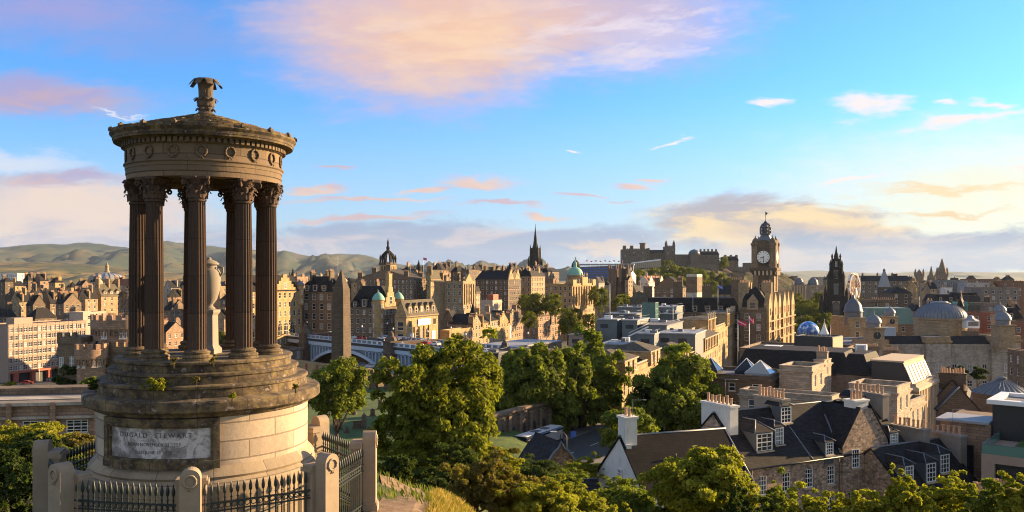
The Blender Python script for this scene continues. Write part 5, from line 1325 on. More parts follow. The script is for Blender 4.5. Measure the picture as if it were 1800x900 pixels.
for k in range(int(L_ / 4)): MB().box(k * 4 + .4, k * 4 + .9, .5, .85, -9, -.4).build('pier', 'stone', t, PALE)
for k in range(5):
    car(f'{["white", "red", "grey", "white", "black"][k]} car parked in the row under the first bridge arch', (xof(612 + k * 15, 300 - k * 3) , 296 - k * 3, zof(642, 296)), byaw + R(60), ['car_white', 'car_red', 'car_grey', 'car_white', 'car_black'][k], 'cars parked under the bridge')
MB_ = MB().box(0, 34, -9, 9, -.5, 0).build('parking_deck', 'asphalt', None); MB_.location = (xof(604, 300), 297, zof(643, 297)); MB_.rotation_euler = (0, 0, byaw); structure(MB_)

# ================================================================== obelisk in the burial ground
t = thing('obelisk', 'tall dark square stone obelisk with a pyramid tip standing in the burial ground', 'monument', (xof(600, 200), 200, -26), R(-22))
zo = 26 + zof(512 - 3, 200); zt = 26 + zof(472, 200)
ring(m := MB(), -.9, .9, -.9, .9, [(.85, 2), (.55, zo), (-.9, zt)]); m.build('shaft', 'stone', t, (.115, .083, .057))
m = MB(); m.box(-2.4, 2.4, -2.4, 2.4, 0, 2.0); m.box(-3, 3, -3, 3, -1, .6); m.build('pedestal', 'stone', t, BROWN)
# graves ------------------------------------------------------------------
gd = ['rounded slab', 'plain upright slab', 'tall pillar', 'broad low slab', 'small pointed slab']
for k, (px, py, Y, s) in enumerate(((655, 722, 150, 0), (640, 748, 138, 2), (668, 712, 158, 1), (628, 742, 138, 3), (676, 738, 140, 4), (622, 716, 152, 1), (660, 700, 172, 3), (690, 724, 150, 0), (610, 760, 134, 4), (648, 765, 132, 0), (596, 748, 137, 1), (683, 755, 134, 2))):
    p = at(px, py, Y); z = tz(p.x, p.y); w, h = [(.8, 1.5), (.75, 1.7), (.6, 2.6), (1.3, 1.2), (.6, 1.2)][s]
    t = thing('gravestone', f'{gd[s]} gravestone on the lawn, {["beside a tree trunk", "near the low gravel path", "before the walled tombs", "close to the railing corner", "alone on open grass", "under the leafy tree by the obelisk"][k % 6]}', 'gravestone', (p.x, p.y, z - .1), R(rng.uniform(-30, 10)), 'gravestones on the lawn')
    m = MB()
    if s in (0,): m.extrude([(-w / 2, 0, 0), (w / 2, 0, 0), (w / 2, 0, h - w / 2)] + [(w / 2 * math.cos(PI * q / 8), 0, h - w / 2 + w / 2 * math.sin(PI * q / 8)) for q in range(1, 8)] + [(-w / 2, 0, h - w / 2)], (0, .2, 0))
    elif s == 4: m.extrude([(-w / 2, 0, 0), (w / 2, 0, 0), (w / 2, 0, h * .7), (0, 0, h), (-w / 2, 0, h * .7)], (0, .18, 0))
    elif s == 2: m.box(-.3, .3, -.3, .3, .5, h - .3); m.lathe([(.3, h - .3), (.1, h), (0, h + .3)], 8)
    else: m.box(-w / 2, w / 2, 0, .2, .3, h); m.box(-w / 2 - .06, w / 2 + .06, -.05, .25, h, h + .12)
    m.build('slab', 'stone', t, DARK); MB().box(-w / 2 - .15, w / 2 + .15, -.2, .4, -.1, .35).build('base', 'stone', t, DARK)
for px, Y, w, h, lab in ((668, 186, 6, 3.0, 'roofless dark walled tomb with a square doorway by the obelisk lawn'), (640, 198, 5, 3, 'dark walled tomb close to the obelisk foot'), (700, 185, 6, 3, 'dark walled tomb half hidden by the big sycamore')):
    p = Vector((xof(px, Y), Y)); t = thing('walled_tomb', lab, 'tomb', (p.x, p.y, tz(p.x, p.y) - .3), R(-25))
    m = MB(); m.box(-w / 2, -1, 0, .7, 0, h); m.box(1, w / 2, 0, .7, 0, h); m.box(-1, 1, 0, .7, h * .62, h); m.box(-w / 2, -w / 2 + .6, .7, 6, 0, h); m.box(w / 2 - .6, w / 2, .7, 6, 0, h); m.build('wall', 'stone', t, DARK)
    MB().box(-w / 2 - .2, w / 2 + .2, -.2, .9, h, h + .4).build('coping', 'stone', t, BROWN)
# retaining wall along the street, lamp, sign, street and coach
A, Bv = Vector((xof(872, 134), 134)), Vector((xof(1064, 168), 168)); dd = Bv - A; L = dd.length
t = thing('retaining_wall', 'dark soot-stained burial ground wall with pilasters and blind niches along the shaded street', 'wall', (A.x, A.y, -30), math.atan2(dd.y, dd.x))
MB().box(-4, L, 0, 1, 0, 7.6).build('wall', 'stone', t, DARK); MB().box(-4, L, -.3, 1.2, 7.6, 8.0).build('coping', 'stone', t, BROWN)
for k in range(12): MB().box(k * L / 12, k * L / 12 + .8, -.4, 0, 0, 7.2).build('pilaster', 'stone', t, BROWN)
for k in range(11): MB().poly([(k * L / 12 + 1.3, -.01, 1), (k * L / 12 + 2.6, -.01, 1), (k * L / 12 + 2.6, -.01, 4.6), (k * L / 12 + 1.95, -.01, 5.4), (k * L / 12 + 1.3, -.01, 4.6)]).build('niche', 'soot', t)  # flat dark patches: the shade of each recess put into colour
un = dd.normalized(); nn_ = Vector((un.y, -un.x))
def street(name, off0, off1, z, m_, s0=-40, s1=L + 90):
    p = [A + un * s + nn_ * o for s, o in ((s0, off0), (s1, off0), (s1, off1), (s0, off1))]
    return structure(MB().add([(q.x, q.y, z) for q in p], [(3, 2, 1, 0)]).build(name, m_))
street('road', 3.5, 15, -28.6, 'asphalt')
for o0, o1 in ((.4, 3.5), (15, 18.5)):
    p = [A + un * s + nn_ * o for s, o in ((-40, o0), (L + 90, o0), (L + 90, o1), (-40, o1))]
    structure(MB().add([(q.x, q.y, z) for z in (-29.2, -28.47) for q in p], [(7, 6, 5, 4), (0, 1, 5, 4), (1, 2, 6, 5), (2, 3, 7, 6), (3, 0, 4, 7)]).build('pavement', 'paving'))
for k in range(12):
    s = -30 + k * 9; p = [A + un * q + nn_ * o for q, o in ((s, 9.15), (s + 3, 9.15), (s + 3, 9.3), (s, 9.3))]
    structure(MB().add([(q.x, q.y, -28.594) for q in p], [(3, 2, 1, 0)]).build('road_marking', 'white_paint'))
q = A + un * 4 + nn_ * 6.5; bus('white roofed single deck coach on the shaded street behind the ogee house', (xof(948, 138), 138, -28.6), math.atan2(dd.y, dd.x), 'car_black', 3.2, 12, None, 'car_white')
q = Vector((xof(996, 130), 130)); t = thing('street_lamp', 'tall street lamp with a curved arm over the shaded street', 'street lamp', (q.x, q.y, -28.6), R(180))
hl = 28.6 + zof(767, 130); MB().tube([(0, 0, 0), (0, 0, hl), (.4, 0, hl + .5), (1.2, 0, hl + .7), (1.7, 0, hl + .72)], [.11, .08, .06, .06, .05], 8).build('post', 'lead_dark', t); MB().box(1.5, 2.5, -.16, .16, hl + .66, hl + .8).build('lamp_head', 'white_paint', t)
q = Vector((xof(1008, 141), 141)); t = thing('street_sign', 'small blue sign board against the shaded burial ground wall', 'sign', (q.x, q.y, -28.5), R(20))
MB().tube([(0, 0, 0), (0, 0, 2.4)], .04, 5).build('post', 'lead_dark', t); plain('sign_blue', (.05, .13, .45), .5); MB().box(-.5, .5, -.04, -.001, 1.5, 2.5).build('board', 'sign_blue', t)

# ================================================================== old town facing the bridge
def gable(h, y0, y1, hh, face='R', out=.02, mat_='stone', col=GOLD, fin=True, win=None):
    """a stepped wallhead gable over the sunlit (R) or the near (F) face"""
    m = MB(); n = 5; mid = (y0 + y1) / 2; pts = [(y0, 0)]
    for k in range(n): w = (y1 - y0) / 2 * k / n; pts += [(y0 + w, hh * k / n), (y0 + w, hh * (k + 1) / n)]
    pts += [(2 * mid - p, z) for p, z in reversed(pts)]
    H = h['H']
    pts = [p for i, p in enumerate(pts) if i == 0 or p != pts[i - 1]]
    if face == 'R': m.extrude([(out, p, H + z - .02) for p, z in pts], (-.7, 0, 0))
    else: m.extrude([(p, -out, H + z - .02) for p, z in pts], (0, .7, 0))
    g = m.build('gable', mat_, h['t'], col)
    if win:
        ob('window', win_mesh(*win), g, (out + .17, mid, H + hh * .12) if face == 'R' else (mid, -out - .17, H + hh * .12), PI / 2 if face == 'R' else 0)
    return g
def turret(h, x, y, r, z0, z1, cap='copper', caph=2.5, col=GOLD, wins=True, cone=False):
    m = MB().lathe([(r * .3, z0 - 1.5), (r, z0), (r, z1 - .5), (r + .25, z1 - .3), (r + .25, z1)], 20, c=(x, y, 0)); o = m.build('turret', 'stone', h['t'], col)
    pr = [(r + .3, z1), (.05, z1 + caph)] if cone else [(r + .3, z1), (r * .95, z1 + caph * .35), (r * .6, z1 + caph * .72), (.12, z1 + caph), (.08, z1 + caph + .7), (0, z1 + caph + .9)]
    MB().lathe(pr, 20, c=(x, y, 0), sm=not cone).build('turret_cap', cap, o)
    if wins:
        for zz_ in np.arange(z0 + .6, z1 - 2, 3.6):
            for aa in (-PI / 2 - .4, -.35): ob('window', win_mesh(.7, 1.7), o, (x + (r + .15) * math.cos(aa), y + (r + .15) * math.sin(aa), float(zz_)), aa + PI / 2)
    return o
h = B('golden corner hotel with gabled front, arched windows and small lead-capped turrets at the bridge end', 440, 322, 400, 531, 512, 'gx', 6, 7, 3.7, 3.1, (1.2, 2.2), GOLD, name='corner_hotel', cat='hotel', style='far', ftop=0, ch=((.9, .2, 2), (.9, .95, 2)))
gable(h, h['b'] * .45, h['b'] * .86, 6.5, win=(1.6, 2.2)); turret(h, -.3, h['b'] * .42, 1.5, h['H'] - 6, h['H'] + 2.2, 'lead', 1.8); turret(h, -.3, h['b'] * .97, 1.5, h['H'] - 6, h['H'] + 2.2, 'lead', 1.8)
for k in range(3): ob('window', win_mesh(2.3, 5.2, 'arch'), h['t'], (.18, h['b'] * (.55 + k * .12), h['H'] - 18.3), PI / 2)
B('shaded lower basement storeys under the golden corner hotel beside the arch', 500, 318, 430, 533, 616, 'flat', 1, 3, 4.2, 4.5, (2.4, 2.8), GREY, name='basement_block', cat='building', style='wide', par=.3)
h = B('broad brown hotel with mansard, arched ground floor and one lit edge by the dark obelisk', 586, 352, 531, 612, 513, 'mans', 6.5, 5, 4.1, 3.3, (1.7, 2.5), BROWN, name='brown_hotel', cat='hotel', yaw=-22, ch=((.2, .3, 1.5, 3), (.8, .3, 2, 3), (.55, .8, 2, 3)), dorm=[('F', .15, 2.6, 2.8), ('F', .4, 2.8, 3), ('F', .68, 2.6, 2.8), ('R', .3, 2.6, 3), ('R', .7, 2.6, 3)])
for k in range(3): ob('window', win_mesh(3.0, 5.0, 'arch', 'dark_metal'), h['t'], (-h['a'] * (.18 + .3 * k), -.18, h['H'] - 23.5))
gable(h, h['b'] * .2, h['b'] * .8, 6.0)
h = B('many-windowed tenement with dark mansard and green copper turret caps framing a lit gable', 668, 330, 612, 703, 541, 'mans', 8.5, 5, 3.5, 2.4, (1.15, 1.9), BROWN, name='turret_tenement', ch=((.25, .3, 1.5, 3), (.6, .5, 1.5, 2)), dorm=[('F', .2, 2.0, 2.4), ('F', .5, 2.6, 3.4), ('F', .78, 2.0, 2.4)])
turret(h, -.6, -.2, 2.3, h['H'] - 19, h['H'] + 3.2, 'copper', 3.0); turret(h, -.6, h['b'], 2.0, h['H'] - 19, h['H'] + 3.2, 'copper', 2.8)
gable(h, h['b'] * .25, h['b'] * .8, 10, win=(1.8, 3)); chimney(h['t'], -.8, h['b'] * .52, h['H'] + 6, h['H'] + 13.2, 1.6, 2.6, 3, 'stone', GOLD)
h = B('golden gallery building with white vertical banners and round-headed dormers', 714, 322, 694, 770, 556, 'gx', 6.0, 4, 4.6, 4.2, (2.6, 3.3), GOLD, name='gallery_building', cat='building', faces='F', rmat='slate_pale', dorm=[('R', .14 + .18 * k, 2.5, 3.6) for k in range(5)], head=2.2)
b, H = h['b'], h['H']
for k in range(3):
    y_ = b * (.35 + k * .15)
    for zz_, hh in ((H - 9.2, 4.0), (H - 14.0, 3.4), (H - 18.6, 3.4)): ob('window', win_mesh(2.9, hh, 'arch' if zz_ > H - 10 else 'wide', 'sandy'), h['t'], (.18, y_, zz_), PI / 2)
for k in range(5): MB().box(.02, .45, b * (.27 + .15 * k - .03) - .35, b * (.27 + .15 * k - .03) + .35, H - 20, H - 4.4).build('pilaster', 'stone', h['t'], GOLD) if k < 4 else None
for y_ in (.16, .84): MB().box(.1, .16, b * y_ - 1.6, b * y_ + 1.6, H - 15, H - 6.8).build('banner', 'banner_white', h['t'])
MB().box(.35, .42, b * .33, b * .72, H - 4.0, H - 1.5).build('long_banner', 'banner_white', h['t'])
for y_ in (.12, .88): ob('window', win_mesh(2.4, 2.6, 'wide', 'sandy'), h['t'], (.18, b * y_, H - 4.4), PI / 2)
h = B('low ochre block with two rows of bright glazed bays at the bridge side', 790, 350, 774, 828, 583, 'flat', 1, 2, 3.8, 4.2, (3.2, 2.6), GOLD, name='market_block', cat='building', faces='R', style='wide', fr='sandy', par=.5)
h = B('gabled house with dark slate roof tucked behind the low ochre block', 796, 376, 780, 806, 562, 'gx', 4, 3, 3.2, 2.6, (1, 1.7), BROWN, name='gabled_house', ch=((.1, .5, 3),))
h = B('white-windowed attic house with dark slate roof above the ochre block', 815, 382, 793, 824, 570, 'mans', 4, 3, 3.2, 2.6, (1, 1.7), PALE, name='attic_house', ch=((.8, .6, 2),))
h = B('stone house with a tall conical slate turret among the market street gables', 830, 398, 812, 846, 566, 'gy', 4, 3, 3.2, 2.8, (1, 1.7), BROWN, name='turret_house')
turret(h, .2, .5, 2.0, h['H'] - 8, h['H'] + 1.5, 'slate', 8, BROWN, cone=True)
specs = [(829, 846, 570, 'gy', 'first lit tenement of the market street row, next to the ochre block'), (846, 859, 568, 'gx', 'narrow lit tenement with stacks, second along the market street row'), (859, 876, 564, 'gx', 'plain lit tenement with pale slate slope, third along the market street row'), (876, 894, 566, 'gy', 'wide lit tenement with twin stacks in the middle of the market street row'), (894, 908, 562, 'gy', 'stepped gable lit tenement with white banner late in the market street row'), (908, 922, 560, 'gx', 'last lit tenement of the market street row before the steep-gabled block')]
Yc = 372.0; 
for i, (x0, x1, yt, rf, lab) in enumerate(specs):
    c = Vector((xof(x0, Yc), Yc)); k1 = (x1 - 900) / F; u_ = Vector((math.sin(R(22)), math.cos(R(22)))); bb = (k1 * c.y - c.x) / (u_.x - k1 * u_.y)
    h = B(lab, x0, Yc, None, x1, yt, rf, 4.2, 4, 3.3, 2.5, (1.1, 1.8), [SAND, GOLD, PALE, GOLD, SAND, PINK][i], a=11, name='tenement', group='market street tenements', rmat='slate_pale' if i % 2 else 'slate', ch=((.96, .05, 2.6, 2.4, 'x'), (.5, .95, 2, 2.4)))
    if rf == 'gy' or i == 4: gable(h, h['b'] * .15, h['b'] * .85, 5, win=(1.1, 1.8), col=[SAND, GOLD, PALE, GOLD, SAND, PINK][i])
    if i == 4: MB().box(.1, .16, h['b'] * .1, h['b'] * .25, h['H'] - 9, h['H'] - 3).build('banner', 'banner_white', h['t'])
    Yc = c.y + bb * u_.y
h = B('steep-gabled brown block with pointed oriel gables at the end of the market street', 945, 452, 922, 986, 556, 'gx', 6, 5, 3.3, 2.6, (1.1, 2.0), PINK, name='gabled_block', ch=((.2, .2, 2), (.8, .6, 2)))
for k in range(3): gable(h, h['b'] * (.04 + .32 * k), h['b'] * (.3 + .32 * k), 6.0, win=(1.1, 2), col=PINK)
gable(h, -h['a'] * .9, -h['a'] * .2, 6.5, 'F', col=BROWN)
h = B('lit hotel end with dormered attic and balconied front beyond the steep gables', 968, 486, 950, 986, 543, 'mans', 4, 5, 3.4, 2.6, (1.2, 2.1), GOLD, name='hotel_end', cat='hotel', ch=((.3, .5, 2, 3),), dorm=[('R', .3, 2, 2.4), ('R', .7, 2, 2.4)])
# upper tier
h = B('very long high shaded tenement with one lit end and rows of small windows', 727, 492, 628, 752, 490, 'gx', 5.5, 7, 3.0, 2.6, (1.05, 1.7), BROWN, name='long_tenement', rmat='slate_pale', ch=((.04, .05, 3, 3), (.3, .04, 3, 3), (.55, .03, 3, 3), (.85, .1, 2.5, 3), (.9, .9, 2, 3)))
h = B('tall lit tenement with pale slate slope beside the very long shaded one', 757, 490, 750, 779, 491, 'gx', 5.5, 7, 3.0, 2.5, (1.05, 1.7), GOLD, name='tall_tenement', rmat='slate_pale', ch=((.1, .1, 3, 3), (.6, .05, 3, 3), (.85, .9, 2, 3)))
h = B('big pedimented tenement block with rounded bay and pilastered lit front', 814, 462, 764, 835, 497, 'flat', 1, 6, 3.9, 3.0, (1.3, 2.1), SAND, name='pedimented_block', cat='building', ch=((.3, .3, 3, 3), (.7, .8, 2, 3)))
MB().add([(.05, h['b'] * .2, h['H'] + .9), (.05, h['b'] * .8, h['H'] + .9), (.05, h['b'] * .5, h['H'] + 5), (-1.5, h['b'] * .2, h['H'] + .9), (-1.5, h['b'] * .8, h['H'] + .9), (-1.5, h['b'] * .5, h['H'] + 5)], [(0, 1, 2), (5, 4, 3), (1, 4, 5, 2), (0, 2, 5, 3)]).build('pediment', 'stone', h['t'], GOLD)
MB().lathe([(3.2, 0), (3.2, h['H'] - .5), (3.5, h['H']), (3.5, h['H'] + .8), (0, h['H'] + 1)], 24, c=(-h['a'] * .82, .4, 0)).build('bay', 'stone', h['t'], SAND)
for k in range(5): MB().box(.02, .5, h['b'] * (.12 + .19 * k) - .3, h['b'] * (.12 + .19 * k) + .3, h['H'] - 12, h['H'] - .8).build('pilaster', 'stone', h['t'], GOLD)
B('small lit house end squeezed beside the pedimented block', 836, 478, 832, 844, 513, 'gx', 3, 4, 3, 2.5, (1, 1.7), PALE, name='house_end', cat='house')
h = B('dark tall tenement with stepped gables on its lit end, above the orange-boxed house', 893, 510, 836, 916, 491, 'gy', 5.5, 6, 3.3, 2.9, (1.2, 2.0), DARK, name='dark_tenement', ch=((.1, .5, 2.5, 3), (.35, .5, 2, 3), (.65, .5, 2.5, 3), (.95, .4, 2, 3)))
gable(h, h['b'] * .05, h['b'] * .42, 6, win=(1.2, 2)); gable(h, h['b'] * .56, h['b'] * .95, 6, win=(1.2, 2))
h = B('pinkish rendered house with flat roof below the dark stepped-gable tenement', 866, 446, 845, 882, 531, 'flat', 1, 3, 3.3, 3.2, (1.0, 1.7), (.5, .38, .31), name='pink_house', cat='house', wmat='render_wall')
MB().box(-4, -.5, 2, 9, h['H'] + .9, h['H'] + 4).build('penthouse', 'red_panel', h['t'])
h = B('lit stone house with bracketed top between the stepped gables and the bank', 934, 540, 914, 958, 486, 'mans', 3.5, 6, 3.3, 2.8, (1.2, 2), SAND, name='stone_tenement', ch=((.3, .4, 2, 3), (.8, .7, 2, 3)))
# the bank with its dome
h = B('ornate bank palace with lit giant pilasters, roof statues and green dome', 1006, 610, 948, 1046, 502, 'flat', 1, 5, 4.4, 3.3, (1.5, 2.6), GOLD, name='bank_palace', cat='building', par=1.4)
a, b, H = h['a'], h['b'], h['H']
for k in range(9): MB().box(.02, .9, b * (k + .5) / 9 - .7, b * (k + .5) / 9 + .7, H - 15, H - .8).build('giant_pilaster', 'stone', h['t'], GOLD)
MB().box(-a * .3, .9, b * .38, b * .62, H, H + 6).build('centre_attic', 'stone', h['t'], GOLD)
for y0, y1 in ((.0, .14), (.86, 1.0)): MB().box(-5, .7, b * y0, b * y1, H, H + 4.2).build('end_attic', 'stone', h['t'], GOLD)
for k in range(9): MB().lathe([(.5, 0), (.4, 1), (.6, 2.2), (.3, 3.2), (0, 3.8)], 8, c=(.1, b * (k + .5) / 9, H + (1.4 if abs(k - 4) > 1 else 6))).build('roof_statue', 'sandy', h['t'])
MB().box(-a, -a * .6, 2, 9, H, H + 5).build('rear_attic', 'stone', h['t'], BROWN)
dm = MB().lathe([(6.0, H), (6.0, H + 6.5), (6.5, H + 7), (6.5, H + 7.6)], 28, c=(-a * .28, b * .5, 0)).build('dome_drum', 'stone', h['t'], SAND)
MB().lathe([(6.0, H + 7.6), (5.7, H + 9.8), (4.5, H + 12), (2.5, H + 13.4), (1.3, H + 13.8), (1.3, H + 16), (1.5, H + 16.2), (.9, H + 17.6), (.3, H + 18.2), (.2, H + 21), (0, H + 22)], 28, c=(-a * .28, b * .5, 0)).build('dome', 'copper', dm)
# crown spire church
c = Vector((xof(682, 708), 708)); t = thing('crown_steeple', 'dark open crown steeple of the high kirk on a square lit tower against the hills', 'church', (c.x, c.y, -25), R(-22))
zt, zs, zc = 25 + zof(464, 708), 25 + zof(440, 708), 25 + zof(431, 708)
MB().box(-5.2, 5.2, -5.2, 5.2, 0, zt).build('tower', 'stone', t, GOLD)
for rr in (0, PI / 2):
    for k in (-1, 0, 1): o = ob('belfry_opening', MB().box(-.6, .6, -.03, .05, zt - 9, zt - 2).mesh('belfry_opening', 'soot'), t, (0, 0, 0), rr); o.location = (k * 2.6, -5.22, 0) if rr == 0 else (5.22, k * 2.6, 0)  # dark slabs stand in for the shade inside the openings
ring(m := MB(), -5.2, 5.2, -5.2, 5.2, [(.01, zt - 1), (.4, zt - .6), (.4, zt + 1.2), (-.4, zt + 1.2)]); m.build('parapet', 'stone', t, DARK)
for k in range(8):
    aa = PI / 4 * k; r0 = 6.6 if k % 2 else 5.2
    MB().tube([(r0 * math.cos(aa), r0 * math.sin(aa), zt + .5), (r0 * .95 * math.cos(aa), r0 * .95 * math.sin(aa), zt + 3.5), (r0 * .72 * math.cos(aa), r0 * .72 * math.sin(aa), zt + 7.5), (r0 * .35 * math.cos(aa), r0 * .35 * math.sin(aa), zt + 10), (.6 * math.cos(aa), .6 * math.sin(aa), zt + 11.2)], .75, 5).build('flying_buttress', 'soot', t)
    MB().lathe([(.8, zt), (.8, zt + 4.5), (1.0, zt + 4.6), (0, zt + 8.5)], 6, c=(r0 * math.cos(aa), r0 * math.sin(aa), 0)).build('pinnacle', 'soot', t)
MB().lathe([(1.3, zt + 10), (1.4, zt + 13), (1.8, zt + 13.3), (.9, zt + 15), (.7, zt + 17), (1.0, zt + 17.3), (0, zt + 22)], 8).build('spirelet', 'soot', t)
# the tall black gothic spire
c = Vector((xof(941, 900), 900)); t = thing('gothic_spire', 'tall slender black gothic spire with pinnacles rising above the old town roofs', 'church', (c.x, c.y, -20), R(-22))
zb, z1, zt = 20 + zof(470, 900), 20 + zof(436, 900), 20 + zof(395, 900)
MB().box(-3.8, 3.8, -3.8, 3.8, 0, z1).build('tower', 'soot', t)
MB().lathe([(3.6, z1), (2.4, z1 + 4), (1.25, z1 + 13), (.2, zt - 1.5), (.25, zt), (0, zt + 1.5)], 8, sm=False).build('spire', 'soot', t)
for sx in (-1, 1):
    for sy in (-1, 1):
        MB().lathe([(1.0, 0), (1.0, z1 - 6), (.8, z1 - 2), (1.0, z1 - 1.8), (0, z1 + 4)], 8, c=(sx * 4.0, sy * 4.0, 0), sm=False).build('pinnacle', 'soot', t)
        MB().lathe([(1.0, 0), (1.0, zb + 6), (0, zb + 12)], 6, c=(sx * 5.6, sy * 5.2, 0), sm=False).build('pinnacle', 'soot', t)
# twin towered college below the castle
h = B('blackened college with twin pinnacled towers and sunlit bays below the castle', 1098, 740, 1072, 1120, 503, 'gx', 8, 4, 4.2, 4.5, (1.6, 3), (.16, .12, .09), name='twin_tower_college', cat='building')
for k, px in enumerate((1078, 1097, 1108)):
    x_ = -h['a'] * (1 - (px - 1072) / 26) if px < 1098 else .5
    m = MB(); w_ = 3.2; zt = h['zb'] and (zof(472, 740) - h['zb']); m.box(x_ - w_, x_ + w_, -2.5, 4, 0, zt)
    o = m.build('tower', 'stone', h['t'], (.17, .125, .095))
    for sx in (-1, 1):
        for sy in (-2.5, 4): MB().lathe([(.9, zt - 12), (.9, zt + 1.5), (0, zt + 5)], 6, c=(x_ + sx * w_, sy, 0), sm=False).build('pinnacle', 'stone', o, (.22, .15, .11))
B('sunlit college wing with gothic windows beside the twin towers', 1118, 735, 1108, 1130, 512, 'gx', 5, 3, 4.2, 3.6, (1.6, 3), SAND, name='college_wing', cat='building', ch=((.5, .9, 3),))
h = B('white and red-roofed gabled garden houses terraced below the castle trees', 1140, 800, 1122, 1168, 496, 'gx', 6, 4, 3.4, 4, (1.2, 2), (.62, .57, .5), name='garden_houses', cat='house', wmat='render_wall', rmat='tile_red', ch=((.1, .1, 4), (.6, .1, 4), (.9, .8, 4)))
for k in range(3): gable(h, h['b'] * (.05 + .33 * k), h['b'] * (.28 + .33 * k), 6, mat_='render_wall', col=(.6, .5, .42))
B('bright white tall house under the stadium flags near the castle', 1106, 880, 1088, 1118, 484, 'gy', 5, 4, 3.4, 4, (1.2, 2), (.75, .73, .7), name='white_house', cat='house', wmat='render_wall', ch=((.2, .5, 3), (.8, .5, 3)))
t = thing('grandstand', 'dark blue event grandstand with a pale rim on the castle forecourt', 'grandstand', (xof(1058, 980), 980, -4), R(-10))
z1 = 4 + zof(463, 980); MB().extrude([(-30, 0, 0), (36, 0, 0), (36, 0, z1 - 2), (-30, 0, z1 - 4)], (0, 30, 0)).build('stand', 'lead_dark', t); MB().box(-31, 37, -1, 31, z1 - 2, z1 - .4).build('rim', 'roof_pale', t)
for k in range(4): MB().box(-30, 36, -.3, -.05, 3 + k * 3, 4 + k * 3).build('seat_tier', 'sign_blue', t)
t = thing('grandstand', 'long sunlit pale grandstand structure under the castle palace walls', 'grandstand', (xof(1113, 1020), 1020, zof(472, 1020)), R(10))
MB().extrude([(0, 0, 0), (35, 0, 2), (35, 0, 10), (0, 0, 6)], (0, 8, 0)).build('stand', 'sandy', t); MB().extrude([(0, -.2, 6), (35, -.2, 10), (35, -.2, 11.4), (0, -.2, 7.2)], (0, 8.4, 0)).build('rim', 'white_paint', t)
for k in range(14): MB().box(k * 2.5, k * 2.5 + .5, -.3, -.02, .6 + k * .15, 6 + k * .28).build('upright', 'lead', t)

# ================================================================== castle on its rock
def hillmesh(name, pts, mats, base, seed, rad=(60, 200), n=90):
    """a rock: ridge line of (x, y, z, halfwidth) with steep noisy flanks"""
    P = np.array(pts, float); x0, x1 = P[:, 0].min() - 130, P[:, 0].max() + 130; y0, y1 = P[:, 1].min() - 170, P[:, 1].max() + 120
    xs, ys = np.linspace(x0, x1, n), np.linspace(y0, y1, n); X, Y = np.meshgrid(xs, ys)
    Z = np.full(X.shape, float(base)); g = np.random.default_rng(seed)
    for (ax, ay, az, aw), (bx_, by_, bz, bw) in zip(pts[:-1], pts[1:]):
        t_ = np.clip(((X - ax) * (bx_ - ax) + (Y - ay) * (by_ - ay)) / ((bx_ - ax) ** 2 + (by_ - ay) ** 2), 0, 1)
        d = np.hypot(X - ax - t_ * (bx_ - ax), Y - ay - t_ * (by_ - ay)); h_ = az + t_ * (bz - az); w_ = aw + t_ * (bw - aw)
        q = np.clip((d - w_) / 75, 0, 1); Z = np.maximum(Z, base + (h_ - base) * (1 - q * q * (3 - 2 * q)) ** 1.2)
    nz = sum(np.sin(X * f * a + p) * np.cos(Y * f * b + q) / (1 + i * .6) for i, (f, a, b, p, q) in enumerate([(g.uniform(.03, .2), g.uniform(.5, 1.5), g.uniform(.5, 1.5), g.uniform(0, 6), g.uniform(0, 6)) for _ in range(9)]))
    Z = Z + nz * 2.6 * np.clip((Z - base) / 25, 0, 1)
    i = np.arange(n - 1)[:, None] * n; j = np.arange(n - 1)[None, :]; q = np.stack([i + j, i + j + 1, i + n + j + 1, i + n + j], -1).reshape(-1, 4)
    return structure(ob(name, fastmesh(name, np.stack([X, Y, Z], -1).reshape(-1, 3), q, mats, True)))
def cz(py, Y=1150): return zof(py, Y)
hillmesh('castle_rock', [(xof(1110, 1060), 1060, cz(482), 30), (xof(1170, 1120), 1120, cz(473), 42), (xof(1250, 1150), 1150, cz(478), 38), (xof(1330, 1170), 1170, cz(482), 30), (xof(1390, 1170), 1170, cz(500), 18), (xof(1425, 1160), 1160, cz(545), 10)], 'crag', -50, 4)
CG = (.20, .16, .125)
